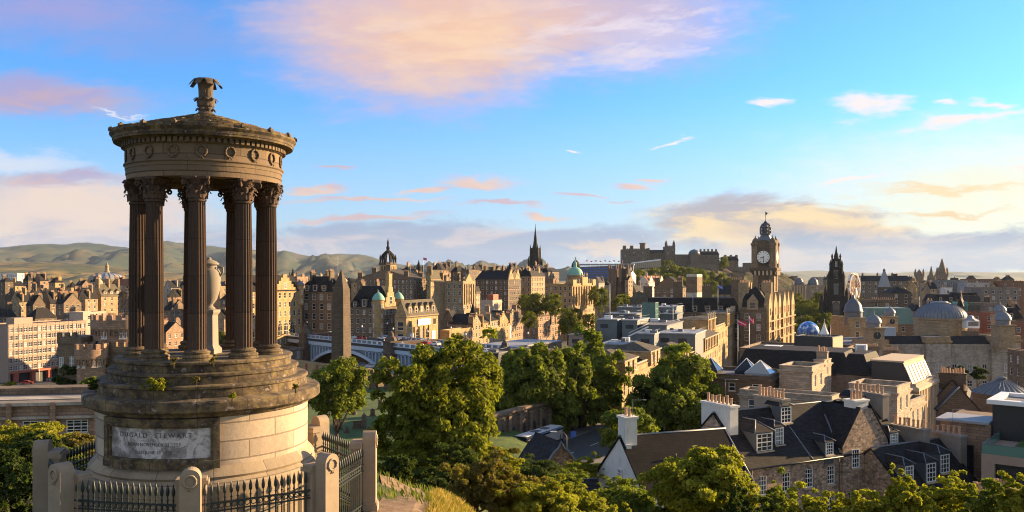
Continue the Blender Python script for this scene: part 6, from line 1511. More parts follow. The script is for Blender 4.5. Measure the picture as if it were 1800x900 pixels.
def castle_part(label, px0, px1, yt, yb, Y, d=18, batt=True, wins=0, col=CG, roof=None, name='castle_building', yaw=0):
    x0, x1 = xof(px0, Y), xof(px1, Y); z0, z1 = zof(yb, Y) - 6, zof(yt, Y)
    t = thing(name, label, 'castle', (x0, Y, z0), R(yaw), 'castle buildings on the rock'); Wd, H = x1 - x0, z1 - z0
    nr_ = max(0, int((H - 8) / 5)); cols = [(Wd * (k + .5) / wins - .7, Wd * (k + .5) / wins + .7) for k in range(wins)] if wins else []
    rows = [(H - 3.5 - k * 4.5 - 2, H - 3.5 - k * 4.5) for k in range(max(1, nr_))] if wins else []
    m = MB(); wall_face(m, (0, 0, 0), (1, 0, 0), Wd, 0, H, cols, rows); wall_face(m, (Wd, 0, 0), (0, 1, 0), d, 0, H, [], []); wall_face(m, (0, d, 0), (0, -1, 0), d, 0, H, [], []); wall_face(m, (Wd, d, 0), (-1, 0, 0), Wd, 0, H, [], [])
    m.poly([(0, 0, H), (Wd, 0, H), (Wd, d, H), (0, d, H)]); m.build('wall', 'stone', t, col)
    for c in cols:
        for r in rows: ob('window', win_mesh(1.4, 2.0, 'far', 'sandy'), t, ((c[0] + c[1]) / 2, 0, r[0]))
    if batt:
        b = MB(); k = 0
        while k * 2.6 + 1.5 < Wd: b.box(k * 2.6, k * 2.6 + 1.5, 0, 1.2, H - .01, H + 1.1); k += 1
        k = 0
        while k * 2.6 + 1.5 < d: b.box(Wd - 1.2, Wd, k * 2.6, k * 2.6 + 1.5, H - .01, H + 1.6); k += 1
        b.build('battlements', 'stone', t, col)
    if roof:
        r_ = MB(); r_.add([(-.5, -.5, H), (Wd + .5, -.5, H), (Wd + .5, d + .5, H), (-.5, d + .5, H), (0, d / 2, H + roof), (Wd, d / 2, H + roof)], [(0, 1, 5, 4), (2, 3, 4, 5), (1, 2, 5), (3, 0, 4)]); r_.build('roof', 'slate', t)
    return t, Wd, H
t, Wd, H = castle_part('high blackened castle palace with battlements and a flag turret, tallest on the rock', 1095, 1142, 438, 486, 1140, 26, True, 6)
m = MB(); xs_ = xof(1131, 1140) - xof(1095, 1140); m.lathe([(4, H - 2), (4, H + 7), (4.6, H + 7.2), (4.6, H + 8.6), (4, H + 8.6)], 10, c=(xs_, 6, 0)); m.build('turret', 'stone', t, CG); MB().tube([(xs_, 6, H + 8), (xs_, 6, H + 20)], .22, 5).build('flag_pole', 'white_paint', t)
for k in (.08, .35, .8): MB().box(Wd * k - 2, Wd * k + 2, 4, 10, H, H + 5).build('cap_house', 'stone', t, CG)
castle_part('castle hall range with a steep roof between palace and square keep', 1142, 1172, 444, 486, 1150, 20, True, 5, CG, 4)
t, Wd, H = castle_part('tall narrow castle war memorial block with stepped dark roof', 1170, 1187, 433, 486, 1140, 20, True, 2)
for k in (.1, .9): MB().lathe([(2, H), (2, H + 4), (0, H + 9)], 8, c=(Wd * k, 3, 0), sm=False).build('turret', 'stone', t, CG)
castle_part('long low castle battery wall stepping down from the keep', 1186, 1218, 448, 490, 1135, 14, True, 0)
t, Wd, H = castle_part('great curved castle battery with domed sentry roof', 1215, 1230, 447, 494, 1120, 14, True, 0)
MB().lathe([(8, H), (7, H + 3.5), (4, H + 6), (0, H + 7)], 16, c=(Wd * .5, 8, 0)).build('dome_roof', 'lead_dark', t)
t, Wd, H = castle_part('castle barrack range with many stacks on the far side of the rock', 1230, 1264, 448, 480, 1140, 16, False, 8, CG, 5)
for k in range(5): MB().box(Wd * (k + .3) / 5, Wd * (k + .3) / 5 + 2, 5, 8, H + 2, H + 8).build('chimney', 'stone', t, CG)
t, Wd, H = castle_part('lower castle gun terrace wall catching low sun on its top', 1212, 1262, 466, 500, 1095, 12, True, 0, (.22, .165, .12))
t, Wd, H = castle_part('castle gatehouse cottages with stepped gables down the rock', 1276, 1298, 458, 478, 1160, 14, False, 4, (.16, .12, .09), 6)
for k in (.05, .5, .95): MB().box(Wd * k - 1, Wd * k + 1, 4, 10, H, H + 8).build('chimney', 'stone', t, (.2, .14, .1))
castle_part('brown castle inner wall rising behind the curtain wall', 1228, 1290, 460, 490, 1138, 8, True, 0, (.21, .16, .12))
castle_part('long castle curtain wall running to the west edge of the rock', 1256, 1330, 470, 512, 1130, 8, True, 0, (.21, .16, .12))
castle_part('small lit castle gun platform on the mid slope of the rock', 1288, 1308, 480, 506, 1080, 10, True, 0, (.24, .16, .11))
castle_part('far dark castle wall stretch behind the clock tower', 1308, 1345, 462, 500, 1175, 8, False, 0, (.19, .15, .115))
# ================================================================== clock tower hotel
YB = -27
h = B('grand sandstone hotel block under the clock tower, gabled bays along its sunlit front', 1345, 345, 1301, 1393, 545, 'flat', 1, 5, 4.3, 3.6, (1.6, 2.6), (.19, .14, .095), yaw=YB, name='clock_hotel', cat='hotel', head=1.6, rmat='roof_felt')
a, b, H = h['a'], h['b'], h['H']
for k in range(6):
    y0 = b * (.02 + .165 * k); y1 = y0 + b * (.11 if k % 2 else .075)
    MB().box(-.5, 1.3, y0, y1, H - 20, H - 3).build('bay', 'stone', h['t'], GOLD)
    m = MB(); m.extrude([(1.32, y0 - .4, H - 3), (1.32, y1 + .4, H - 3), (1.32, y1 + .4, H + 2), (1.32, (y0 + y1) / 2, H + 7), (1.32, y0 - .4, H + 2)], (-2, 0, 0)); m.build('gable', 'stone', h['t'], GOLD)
    for z_ in (H - 2.4, H - 7.4, H - 12): ob('window', win_mesh(1.8, 3.0, 'far', 'sandy'), h['t'], (1.5, (y0 + y1) / 2, z_), PI / 2)
for zq in (4.6, 8.9, 13.2, 17.5): MB().box(.02, 1.6, 0, b, H - zq - .5, H - zq).build('balcony', 'stone', h['t'], SAND)
m = MB(); ring(m, -a + .6, -.6, .6, a * .98, [(0, H + .9), (-.3, H + 4.4), (-1.8, H + 7.6), (-4.4, H + 9.4), (-4.9, H + 9.5)]); m.poly([(-a + 5.5, 5.5, H + 9.5), (-5.5, 5.5, H + 9.5), (-5.5, a * .98 - 4.9, H + 9.5), (-a + 5.5, a * .98 - 4.9, H + 9.5)]); m.build('domed_roof', 'slate', h['t'])
MB().extrude([(-a * .72, -.25, H), (-a * .28, -.25, H), (-a * .28, -.25, H + 3.6), (-a * .5, -.25, H + 6.4), (-a * .72, -.25, H + 3.6)], (0, 2.4, 0)).build('gable', 'stone', h['t'], SAND)
ob('window', win_mesh(2.2, 2.4, 'far', 'sandy'), h['t'], (-a * .5, -.43, H + .6))
for x_, y_ in ((-1.2, a * .98 + .5), (-a + 1, 3), (-a + .8, a * .9)): chimney(h['t'], x_, y_, H - 1, H + 11, 2.0, 4.2, 6, 'stone', SAND, False, 'x')
B('slate-roofed hotel wing with dormers and dark round gables running below the castle trees', 1304, 372, 1118, None, 549, 'mans', 6.2, 4, 4, 4.2, (1.4, 2.4), BROWN, b=22, yaw=-4, name='hotel_wing', cat='hotel', rmat='slate',
  dorm=[('F', .08 + .12 * k, 2.6, 3.0) for k in range(8)], ch=((.13, .4, 5, 4, 'x'), (.42, .4, 7, 4, 'x'), (.70, .4, 5, 4, 'x'), (.97, .3, 8, 4, 'x')), fr='white_paint')
h = B('dome-roofed corner pavilion at the end of the slate hotel wing', 1140, 366, 1106, None, 541, 'flat', 1, 4, 4, 4.2, (1.4, 2.4), BROWN, b=9, yaw=-10, name='corner_pavilion', cat='building', ch=((.9, .6, 9, 3),))
m = MB(); ring(m, -h['a'] + .3, -.3, .3, h['b'] - .3, [(0, h['H'] + .9), (-.4, h['H'] + 4), (-2, h['H'] + 6.4), (-4, h['H'] + 7.2)]); m.build('domed_roof', 'slate_pale', h['t'])
h = B('square pale water tower with an arcaded dark top before the castle trees', 1225, 440, 1207, 1234, 484, 'flat', 1, 0, 3, 3, (1, 1), (.62, .58, .50), yaw=-27, name='arcaded_tower', cat='tower', faces='', zb=-46, par=.6)
for f, n_, o in (('F', 2, 0), ('R', 2, 1)):
    for k in range(2):
        if f == 'F': ob('arch_opening', win_mesh(1.4, 3.2, 'arch', 'dark_metal'), h['t'], (-h['a'] * (.3 + .4 * k), -.17, h['H'] - 5))
        else: ob('arch_opening', win_mesh(1.2, 3.2, 'arch', 'dark_metal'), h['t'], (.17, h['b'] * (.3 + .4 * k), h['H'] - 5), PI / 2)
ring(m := MB(), -h['a'], 0, 0, h['b'], [(.01, h['H'] - 9), (.4, h['H'] - 8.8), (.4, h['H'] - 8.2), (.01, h['H'] - 8)]); m.box(-h['a'] - .15, .15, -.15, h['b'] + .15, h['H'] - 8, h['H'] - .9); m.build('dark_stage', 'stone', h['t'], BROWN)
B('slate gabled houses crowding behind the hotel wing near the arcaded tower', 1200, 470, 1150, 1206, 505, 'gx', 6, 3, 3.5, 3.5, (1.2, 2), BROWN, yaw=-27, name='slate_houses', cat='building', ch=((.1, .1, 4, 3), (.9, .1, 4, 3)))
B('long dark slate roofed building below the castle rock terrace', 1345, 520, 1262, None, 517, 'gy', 5, 3, 3.5, 3.5, (1.2, 2), BROWN, b=14, yaw=-12, name='slate_houses', cat='building', ch=((.1, .5, 4, 3), (.5, .5, 4, 3)))
# the tower
TW = (.15, .11, .075); C = at(1360, 500, 388); zb = -52
t = thing('clock_tower', 'tall sandstone clock tower with corner turrets, steep lead roof and crown lantern', 'clock tower', (C.x, C.y, zb), R(YB))
k0 = (1325 - 900) / F; v = Vector((math.cos(R(YB)), math.sin(R(YB)))); a = (k0 * C.y - C.x) / (-v.x + k0 * v.y); Z = lambda py: zof(py, 392) - zb
m = MB(); m.box(-a, 0, 0, a, 0, Z(476)); m.build('shaft', 'stone', t, TW)
for x_ in (-a + .9, -.9):
    for y_ in (.9, a - .9): MB().box(x_ - 1.15, x_ + 1.15, y_ - 1.15, y_ + 1.15, 0, Z(478)).build('corner_pier', 'stone', t, (.27, .195, .12))
m = MB(); ring(m, -a, 0, 0, a, [(.3, Z(484)), (.9, Z(481)), (.9, Z(479)), (1.7, Z(475)), (1.7, Z(471)), (.4, Z(470))]); m.build('cornice', 'stone', t, TW)
m = MB(); m.box(-a + .1, -.1, .1, a - .1, Z(471), Z(428)); m.build('clock_stage', 'stone', t, TW)
for k in range(5): 
    for f in (0, 1):
        o = ob('bracket', MB().box(-.4, .4, -1.2, 0, 0, 2.4).mesh('bracket', 'sandy'), t, (-a + a * (k + .5) / 5, -.3, Z(484)) if f == 0 else (.3, a * (k + .5) / 5, Z(484)), 0 if f == 0 else PI / 2)
for x_ in (-a + .6, -.6):
    for y_ in (.6, a - .6):
        q = MB(); q.lathe([(1.8, Z(471)), (1.8, Z(432)), (2.15, Z(431)), (2.15, Z(427))], 10, c=(x_, y_, 0)); o = q.build('corner_turret', 'stone', t, (.27, .195, .12))
        MB().lathe([(1.6, Z(427)), (1.4, Z(423)), (.7, Z(419)), (.25, Z(418)), (.2, Z(415)), (0, Z(414))], 10, c=(x_, y_, 0)).build('turret_cap', 'stone', o, BROWN)
for f in (0, 1):
    def pl(u, d, z): return (-a / 2 + u, -d, z) if f == 0 else (d, a / 2 + u, z)
    rz_ = 0 if f == 0 else PI / 2
    g = MB(); n = 16; R_ = a * .34
    ol = [(-a * .40, Z(462)), (a * .40, Z(462)), (a * .40, Z(432))] + [(a * .40 * math.cos(PI * k / n), Z(432) + a * .3 * math.sin(PI * k / n)) for k in range(1, n)] + [(-a * .40, Z(432))]
    gm_ = MB(); gm_.extrude([(u, -.75, z) for u, z in ol], (0, 1.2, 0)); o = gm_.build('clock_gable', 'stone', t, TW); o.location = (-a / 2, 0, 0) if f == 0 else (0, a / 2, 0); o.rotation_euler = (0, 0, rz_)
    zc_ = Z(452)
    fc = MB(); fc.extrude([(R_ * math.cos(2 * PI * k / 40), -.9, zc_ + R_ * math.sin(2 * PI * k / 40)) for k in range(40)], (0, .14, 0)); c_ = fc.build('clock_face', 'clock_face', o)
    rm = MB(); rm.tube([(R_ * math.cos(2 * PI * k / 40), -.92, zc_ + R_ * math.sin(2 * PI * k / 40)) for k in range(41)], .16, 6); rm.build('clock_rim', 'dark_metal', o)
    nm = MB()
    for k in range(12):
        nm.M = Matrix.Translation((0, -.93, zc_)) @ Matrix.Rotation(2 * PI * k / 12, 4, 'Y'); nm.box(-.1, .1, -.01, .02, R_ * .66, R_ * .9)
    nm.build('hour_marks', 'dark_metal', o)
    for ang, ln, wd in ((R(250), .5, .18), (R(175), .8, .12)):
        hm = MB(); hm.M = Matrix.Translation((0, -.97, zc_)) @ Matrix.Rotation(ang, 4, 'Y'); hm.box(-wd, wd, -.01, .02, -R_ * .12, R_ * ln); hm.build('clock_hand', 'dark_metal', o)
    for k in (-1, 1): ob('window', win_mesh(1.0, 3.4, 'far', 'sandy'), t, pl(k * a * .18, -.05 - .0, Z(497)), rz_).location = Vector(pl(k * a * .16, .17, Z(512)))
m = MB(); ring(m, -a, 0, 0, a, [(.1, Z(428)), (.5, Z(426.5)), (.5, Z(425)), (-.5, Z(424))]); m.build('parapet', 'stone', t, TW)
m = MB(); ring(m, -a + .6, -.6, .6, a - .6, [(-.0, Z(426)), (-1.2, Z(420)), (-a * .24, Z(413)), (-a * .27, Z(411))]); m.poly([(-a * .68, a * .32, Z(411)), (-a * .32, a * .32, Z(411)), (-a * .32, a * .68, Z(411)), (-a * .68, a * .68, Z(411))]); m.build('steep_roof', 'lead', t)
cx_ = -a / 2; cy_ = a / 2; lr = 2.35
ln_ = MB().lathe([(lr + .3, Z(412)), (lr + .3, Z(410.5)), (.5, Z(410.4))], 12, c=(cx_, cy_, 0)).build('lantern_base', 'lead_dark', t)
for k in range(8):
    aa = PI / 4 * k; q = MB(); pts = [(lr, Z(411)), (lr * 1.02, Z(404)), (lr * .98, Z(399)), (lr * .7, Z(394)), (.35, Z(391))]
    q.tube([(cx_ + r_ * math.cos(aa), cy_ + r_ * math.sin(aa), z_) for r_, z_ in pts], .28, 5); q.build('crown_rib', 'lead_dark', ln_)
MB().lathe([(1.3, Z(411)), (1.3, Z(400)), (.9, Z(395)), (.3, Z(391))], 12, c=(cx_, cy_, 0)).build('lantern_core', 'lead_dark', ln_)
for zz_ in (405, 399): MB().tube([(cx_ + lr * math.cos(2 * PI * k / 16), cy_ + lr * math.sin(2 * PI * k / 16), Z(zz_)) for k in range(17)], .25, 5).build('crown_band', 'lead_dark', ln_)
MB().lathe([(.7, Z(392)), (.9, Z(390)), (.3, Z(388)), (.1, Z(386))], 8, c=(cx_, cy_, 0)).build('crown_finial', 'lead_dark', ln_)
MB().tube([(cx_, cy_, Z(388)), (cx_, cy_, Z(371))], .10, 5).build('flag_pole', 'dark_metal', t); MB().add([(cx_, cy_, Z(372)), (cx_ + 1.1, cy_ + .2, Z(374)), (cx_ + .2, cy_, Z(378)), (cx_, cy_ + .03, Z(377))], [(0, 1, 2, 3)]).build('flag', 'dark_metal', t)
# ================================================================== gothic memorial, wheel
c = Vector((xof(1470, 600), 600)); t = thing('gothic_memorial', 'black open gothic memorial tower with stacked pinnacles tapering to a point', 'memorial', (c.x, c.y, -50), R(-22)); Z = lambda py: zof(py, 600) + 50
for i, (w, y0, y1) in enumerate(((6.6, 560, 520), (4.4, 521, 492), (3.3, 493, 470), (2.2, 471, 456))):
    m = MB(); m.box(-w, w, -w, w, Z(y0), Z(y1)); ring(m, -w, w, -w, w, [(.01, Z(y1) - 1.2), (.7, Z(y1) - .6), (.7, Z(y1) + .4), (0, Z(y1) + .4)]); m.build('tier', 'soot', t)
    for sx in (-1, 1):
        for sy in (-1, 1):
            MB().lathe([(1.25 - .2 * i, Z(y0)), (1.15 - .2 * i, Z(y1) + 1.5), (1.4 - .2 * i, Z(y1) + 2), (0, Z(y1) + 7.5 - i)], 6, c=(sx * (w + .5), sy * (w + .5), 0), sm=False).build('pinnacle', 'soot', t)
    for rr in range(4): o = ob('lancet', win_mesh(w * .7, (Z(y1) - Z(y0)) * .62, 'arch', 'dark_metal'), t, (0, 0, 0), rr * PI / 2); q = Matrix.Rotation(rr * PI / 2, 3, 'Z') @ Vector((0, -w - .17, Z(y0) + (Z(y1) - Z(y0)) * .15)); o.location = q
MB().lathe([(1.9, Z(457)), (1.2, Z(446)), (.9, Z(445)), (.25, Z(434)), (0, Z(431))], 8, sm=False).build('spire', 'soot', t)
for sx in (-1, 1):
    for sy in (-1, 1):
        px_, py_ = sx * 9.6, sy * 9.6
        MB().box(px_ - 1.9, px_ + 1.9, py_ - 1.9, py_ + 1.9, 0, Z(548)).build('buttress', 'soot', t); MB().lathe([(1.8, Z(548)), (1.5, Z(534)), (1.9, Z(533)), (0, Z(514))], 6, c=(px_, py_, 0), sm=False).build('pinnacle', 'soot', t)
        MB().tube([(px_, py_, Z(540)), (sx * 6.5, sy * 6.5, Z(526))], .9, 5).build('flying_buttress', 'soot', t)
        MB().box(sx * 6 - 1.7, sx * 6 + 1.7, sy * 6 - 1.7, sy * 6 + 1.7, 0, Z(556)).build('leg', 'soot', t)
MB().box(-12, 12, -12, 12, -1, 3).build('base', 'soot', t)
c = Vector((xof(1501, 640), 640)); rw = 26 / F * 640; t = thing('big_wheel', 'white ferris wheel with lit gondolas standing by the black gothic memorial', 'ferris wheel', (c.x, c.y, zof(506, 640)), R(48))
for yy in (-.9, .9):
    for r_ in (rw, rw * .9): MB().tube([(r_ * math.cos(2 * PI * k / 48), yy, r_ * math.sin(2 * PI * k / 48)) for k in range(49)], .20, 4).build('rim', 'white_paint', t)
for k in range(24):
    aa = 2 * PI * k / 24; ca, sa = math.cos(aa), math.sin(aa)
    MB().tube([(0, -.9, 0), (rw * ca, -.9, rw * sa)], .10, 4).build('spoke', 'terracotta', t); MB().tube([(0, .9, 0), (rw * ca, .9, rw * sa)], .10, 4).build('spoke', 'terracotta', t)  # orange of the low sun put into the spoke colour
    MB().lathe([(0, -2.0), (.8, -1.9), (.95, -1.0), (.8, -.1), (0, 0)], 8, c=(rw * ca, 0, rw * sa)).build('gondola', ['car_white', 'car_red', 'sandy'][k % 3], t)
for s in (-1, 1):
    for x_ in (-6, 6): MB().tube([(0, s * 1.6, 0), (x_, s * 3, -rw - 6)], .35, 5).build('support', 'white_paint', t)
# ================================================================== classical record office with its dome
Yr = 300; x0r, x1r = xof(1500, Yr), xof(1792, Yr); zb = -46; zt = zof(606, Yr)
t = thing('record_office', 'long pale classical record office with ribbed lead dome, pavilions and dark slate wings', 'building', (x0r, Yr, zb)); H = zt - zb
X = lambda px: xof(px, Yr) - x0r
wb = MB(); rows = [(H - 9.8, H - 6.9), (H - 14.8, H - 12.8)]
wp = [1665 + 28 * k - .0 for k in range(3)]; cols = [(X(p) - .85, X(p) + .85) for p in (1586, 1604, 1678, 1705, 1731)]
wall_face(wb, (0, 0, 0), (1, 0, 0), X(1792), 0, H, cols, rows); wall_face(wb, (X(1792), 40, 0), (-1, 0, 0), X(1792), 0, H, [], []); wall_face(wb, (0, 40, 0), (0, -1, 0), 40, 0, H, [], []); wall_face(wb, (X(1792), 0, 0), (0, 1, 0), 40, 0, H, [], [])
PALE = (.42, .375, .32)
wb.build('wall', 'stone', t, PALE)
for c_ in cols:
    for r_ in rows: ob('window', win_mesh(1.7, r_[1] - r_[0], 'sash'), t, ((c_[0] + c_[1]) / 2, 0, r_[0]))
MB().poly([(.3, .3, H + .01), (X(1792) - .3, .3, H + .01), (X(1792) - .3, 39.7, H + .01), (.3, 39.7, H + .01)]).build('flat_roof', 'roof_felt', t)
for p0, p1 in ((1560, 1624), (1669, 1739)):
    m = MB(); xa, xb = X(p0), X(p1)
    m.add([(xa, -.3, H + .1), (xb, -.3, H + .1), (xb, 3.0, H + 2.9), (xa, 3.0, H + 2.9), (xa, 10, H + .1), (xb, 10, H + .1)], [(0, 1, 2, 3), (3, 2, 5, 4)]); m.build('slate_wing_roof', 'slate', t); MB().box(xa, xb, -.42, -.1, H - .6, H + .2).build('cornice', 'stone', t, PALE)
for p0, p1, hh in ((1516, 1560, 1.5), (1625, 1668, 2.6), (1741, 1791, 3.0)):
    m = MB(); xa, xb = X(p0), X(p1); m.box(xa, xb, -1.2, 9, 0, H + hh); o = m.build('pavilion', 'stone', t, PALE)
    c = MB(); ring(c, xa, xb, -1.2, 9, [(.01, H + hh - 2.2), (.3, H + hh - 2.0), (.5, H + hh - 1.6), (.5, H + hh - 1.2), (.05, H + hh - 1.1), (.05, H + hh + .3), (-.4, H + hh + .3)]); c.build('cornice', 'stone', o, SAND)
    if p0 > 1600:
        xm = (xa + xb) / 2
        for z_ in (H - 9.8, H - 15.5): ob('window', win_mesh(1.9, 3.2, 'sash'), o, (xm, -1.37, z_))
        MB().extrude([(xm - 1.9, -1.5, H - 6.1), (xm + 1.9, -1.5, H - 6.1), (xm, -1.5, H - 4.9)], (0, .3, 0)).build('pediment', 'stone', o, PALE)
MB().box(0, X(1792), -.15, -.002, H - 11.6, H - 11.1).build('string_course', 'stone', t, SAND)
dx, dy = xof(1653, Yr + 22) - x0r, 22; rd_ = 42.5 / F * (Yr + 22); Zr = lambda py: zof(py, Yr + 22 - rd_ * .3) - zb
dr = MB().lathe([(rd_, H - 2), (rd_, Zr(563)), (rd_ + .35, Zr(562)), (rd_ + .35, Zr(559)), (rd_ - .2, Zr(558.5))], 48, c=(dx, dy, 0)).build('dome_drum', 'stone', t, SAND)
pr = [(rd_ * math.cos(q), Zr(558.5) + (Zr(534) - Zr(558.5)) * math.sin(q) / math.sin(R(66))) for q in [R(66) * k / 10 for k in range(11)]]
do = MB().lathe(pr + [(rd_ * .39, Zr(534)), (rd_ * .39, Zr(532.5)), (rd_ * .3, Zr(532)), (rd_ * .26, Zr(530)), (0, Zr(529.5))], 48, c=(dx, dy, 0)).build('dome', 'lead', dr)
for k in range(44):
    aa = 2 * PI * k / 44; MB().tube([(dx + (r_ + .04) * math.cos(aa), dy + (r_ + .04) * math.sin(aa), z_) for r_, z_ in pr], .09, 4).build('dome_rib', 'lead_dark', do)
def clock_turret(label, px, Y, y0, y1, w, parent=None, double=False, clock=True):
    t = thing('clock_turret', label, 'turret', (xof(px, Y), Y, zof(y1, Y))); hh = zof(y0, Y) - zof(y1, Y); m = MB(); m.box(-w, w, -w, w, -2, hh * .5); ring(m, -w, w, -w, w, [(.01, hh * .5 - .6), (.4, hh * .5 - .4), (.4, hh * .5), (-.2, hh * .5 + .05)]); m.build('base', 'stone', t, SAND)
    MB().lathe([(w * .85, hh * .5), (w * .85, hh * .62), (w, hh * .63), (w, hh * .66), (w * .9, hh * .74), (w * .5, hh * .84), (.2, hh * .88), (.12, hh), (0, hh + .1)], 16).build('dome_cap', 'lead', t)
    if clock:
        q = MB(); q.extrude([(w * .55 * math.cos(2 * PI * k / 20), -w - .12, hh * .26 + w * .55 * math.sin(2 * PI * k / 20)) for k in range(20)], (0, .1, 0)); c_ = q.build('clock_face', 'dark_metal', t)
        MB().tube([(w * .55 * math.cos(2 * PI * k / 20), -w - .14, hh * .26 + w * .55 * math.sin(2 * PI * k / 20)) for k in range(21)], .09, 4).build('clock_rim', 'sandy', c_)
        MB().box(-.05, .05, -w - .2, -w - .13, hh * .26, hh * .26 + w * .45).build('clock_hand', 'sandy', c_)
clock_turret('square stone clock turret with small lead dome at the west end of the record office', 1536, 296, 546, 604, 2.6)
clock_turret('clock turret with little dome before the green copper roof', 1564, 350, 536, 575, 2.3)
clock_turret('square turret with lit lead dome at the far end of the record office', 1763, 296, 540, 601, 2.7, clock=False); clock_turret('taller domed turret peeping behind the far record office turret', 1758, 340, 530, 575, 2.4, clock=False)
t = thing('roof_cabin', 'small white glazed roof cabin beside the big ribbed dome', 'roof cabin', (xof(1711, 310), 310, zof(577, 310))); MB().box(-2.3, 2.3, 0, 4, 0, 2.8).build('cabin', 'white_paint', t); MB().lathe([(3.4, 2.8), (1.5, 3.6), (1.2, 4.4), (0, 4.8)], 4, sm=False, c=(0, 2, 0)).build('cabin_roof', 'roof_pale', t); MB().box(-1.9, 1.9, -.03, -.002, .8, 2.3).build('cabin_window', 'glass', t)
for px0, px1, Y, py, n, lab in ((1693, 1722, 308, 582, 11, 'row of orange chimney pots on a stack beside the ribbed dome'), (1493, 1545, 285, 609, 14, 'long row of orange chimney pots before the domed corner house'), (1532, 1575, 480, 526, 12, 'row of orange pots on the roof below the white coned turret'), (1555, 1580, 250, 616, 8, 'short row of pale pots behind the fin-fronted office')):
    t = thing('chimney_stack', lab, 'chimney', (xof(px0, Y), Y, zof(py, Y))); Wd = xof(px1, Y) - xof(px0, Y); MB().box(0, Wd, 0, 1.1, -4, 0).build('stack', 'stone', t, BROWN); chimney_ = _CH[False]
    for k in range(n): ob('chimney_pot', chimney_, t, (Wd * (k + .5) / n, .55, .001), 0, None, rng.uniform(.9, 1.2))
# domed corner house and copper roofed block behind the record office
h = B('domed corner house with dark windows facing the square beside the record office', 1522, 350, 1493, None, 562, 'flat', 1, 4, 4.2, 3.2, (1.5, 2.4), SAND, b=20, yaw=0, name='corner_house', cat='building')
MB().lathe([(3.6, h['H'] - 2), (3.6, h['H'] + 3), (4, h['H'] + 3.3), (3.6, h['H'] + 3.8), (3.2, h['H'] + 6), (2, h['H'] + 7.8), (.6, h['H'] + 8.8), (.4, h['H'] + 10), (0, h['H'] + 10.6)], 20, c=(-h['a'] * .55, 3.6, 0)).build('dome', 'lead_dark', h['t'])
h = B('block with a long green copper mansard between domed corner house and ribbed dome', 1618, 372, 1520, None, 570, 'mans', 7, 3, 4, 4, (1.4, 2.2), BROWN, b=18, yaw=0, name='copper_roof_block', cat='building', rmat='green_roof')
B('pale ribbed roof box behind the square clock turret', 1575, 330, 1540, None, 577, 'flat', .5, 0, 3, 3, (1, 1), (.45, .5, .56), b=8, yaw=0, zb=-40, name='roof_box', cat='building', faces='', corn=False, wmat='render_wall', rmat='roof_pale', par=.2)
# sphere on the square; its sky and skyline reflections are painted in
N, b_ = mat('globe_reflection'); tc = N.new('ShaderNodeTexCoord').outputs['Object']; n = N.noise(tc, .35, 5, .6)
x_, y_, z_ = N.sep(tc); d_ = N.smooth(N.noise(N.xyz(N.m('MULTIPLY', x_, 2), 0, N.m('MULTIPLY', z_, .5)), .6, 4, .6), .5, .55); lo = N.smooth(z_, 1.2, -.6)
c_ = N.ramp(n, [(.4, (.02, .12, .50, 1)), (.52, (.08, .30, .75, 1)), (.58, (.75, .80, .88, 1))]); N.put(b_.inputs['Base Color'], N.mix(N.m('MULTIPLY', d_, lo), c_, (.05, .05, .06, 1))); b_.inputs['Roughness'].default_value = .25
t = thing('globe_dome', 'big glossy blue dome with painted-in sky reflections beyond the black plant enclosure', 'dome', (xof(1421, 420), 420, zof(583, 420)))
MB().lathe([(5.2 * math.cos(R(-60 + 150 * k / 16)), 5.2 * math.sin(R(-60 + 150 * k / 16))) for k in range(17)], 32).build('dome', 'globe_reflection', t); MB().lathe([(3.2, -10), (3.2, -4.3), (4, -4.2), (4, -3.8)], 24).build('base', 'dark_metal', t)
t = thing('tent', 'small pale conical tent between blue dome and domed corner house', 'tent', (xof(1449, 430), 430, zof(588, 430))); MB().lathe([(2.6, -8), (2.6, 0), (1.2, 3), (.1, 6.4), (0, 6.5)], 10, sm=False).build('canvas', 'banner_white', t); MB().tube([(0, 0, 6), (0, 0, 8)], .07, 4).build('pole', 'white_paint', t)
for k, (px, m_, cn_) in enumerate(((1460, 'flag_red', 'red and dark'), (1469, 'banner_white', 'white'), (1475, 'sign_blue', 'blue'), (1481, 'car_red', 'bright red'))):
    t = thing('banner_flag', f'{cn_} tall banner flag near the foot of the gothic memorial', 'flag', (xof(px, 440), 440, zof(592, 440)), 0, 'banner flags on the square'); MB().tube([(0, 0, -8), (0, 0, 6)], .09, 5).build('pole', 'white_paint', t); MB().box(.1, 1.1, -.03, .03, 1.5, 5.8).build('cloth', m_, t)
def flag(label, px, Y, y0, y1, cloth, w=1.4, hgt=1.0, dr=1):
    t = thing('flag', label, 'flag', (xof(px, Y), Y, zof(y1, Y))); hh = zof(y0, Y) - zof(y1, Y); MB().tube([(0, 0, 0), (0, 0, hh)], [.11, .06], 6).build('pole', 'white_paint', t)
    if cloth:
        n = 8; m = MB(); vs = []
        for k in range(n + 1): s = k / n; vs += [(dr * w * s, .14 * math.sin(s * 7), hh - .1 - hgt * .45 * s), (dr * w * s, .14 * math.sin(s * 7 + .5), hh - .1 - hgt - hgt * .3 * s)]
        m.add(vs, [(2 * k, 2 * k + 1, 2 * k + 3, 2 * k + 2) for k in range(n)], 0, True); o = m.build('cloth', cloth, t)
        m = MB(); m.add([(dr * w * .05, -.2, hh - .35), (dr * w * .05, -.2, hh - .55), (dr * w * .9, -.2, hh - .3 - hgt * .95), (dr * w * .9, -.2, hh - .12 - hgt * .95)], [(0, 1, 2, 3)]); m.build('stripe', 'white_paint', o)
    return t
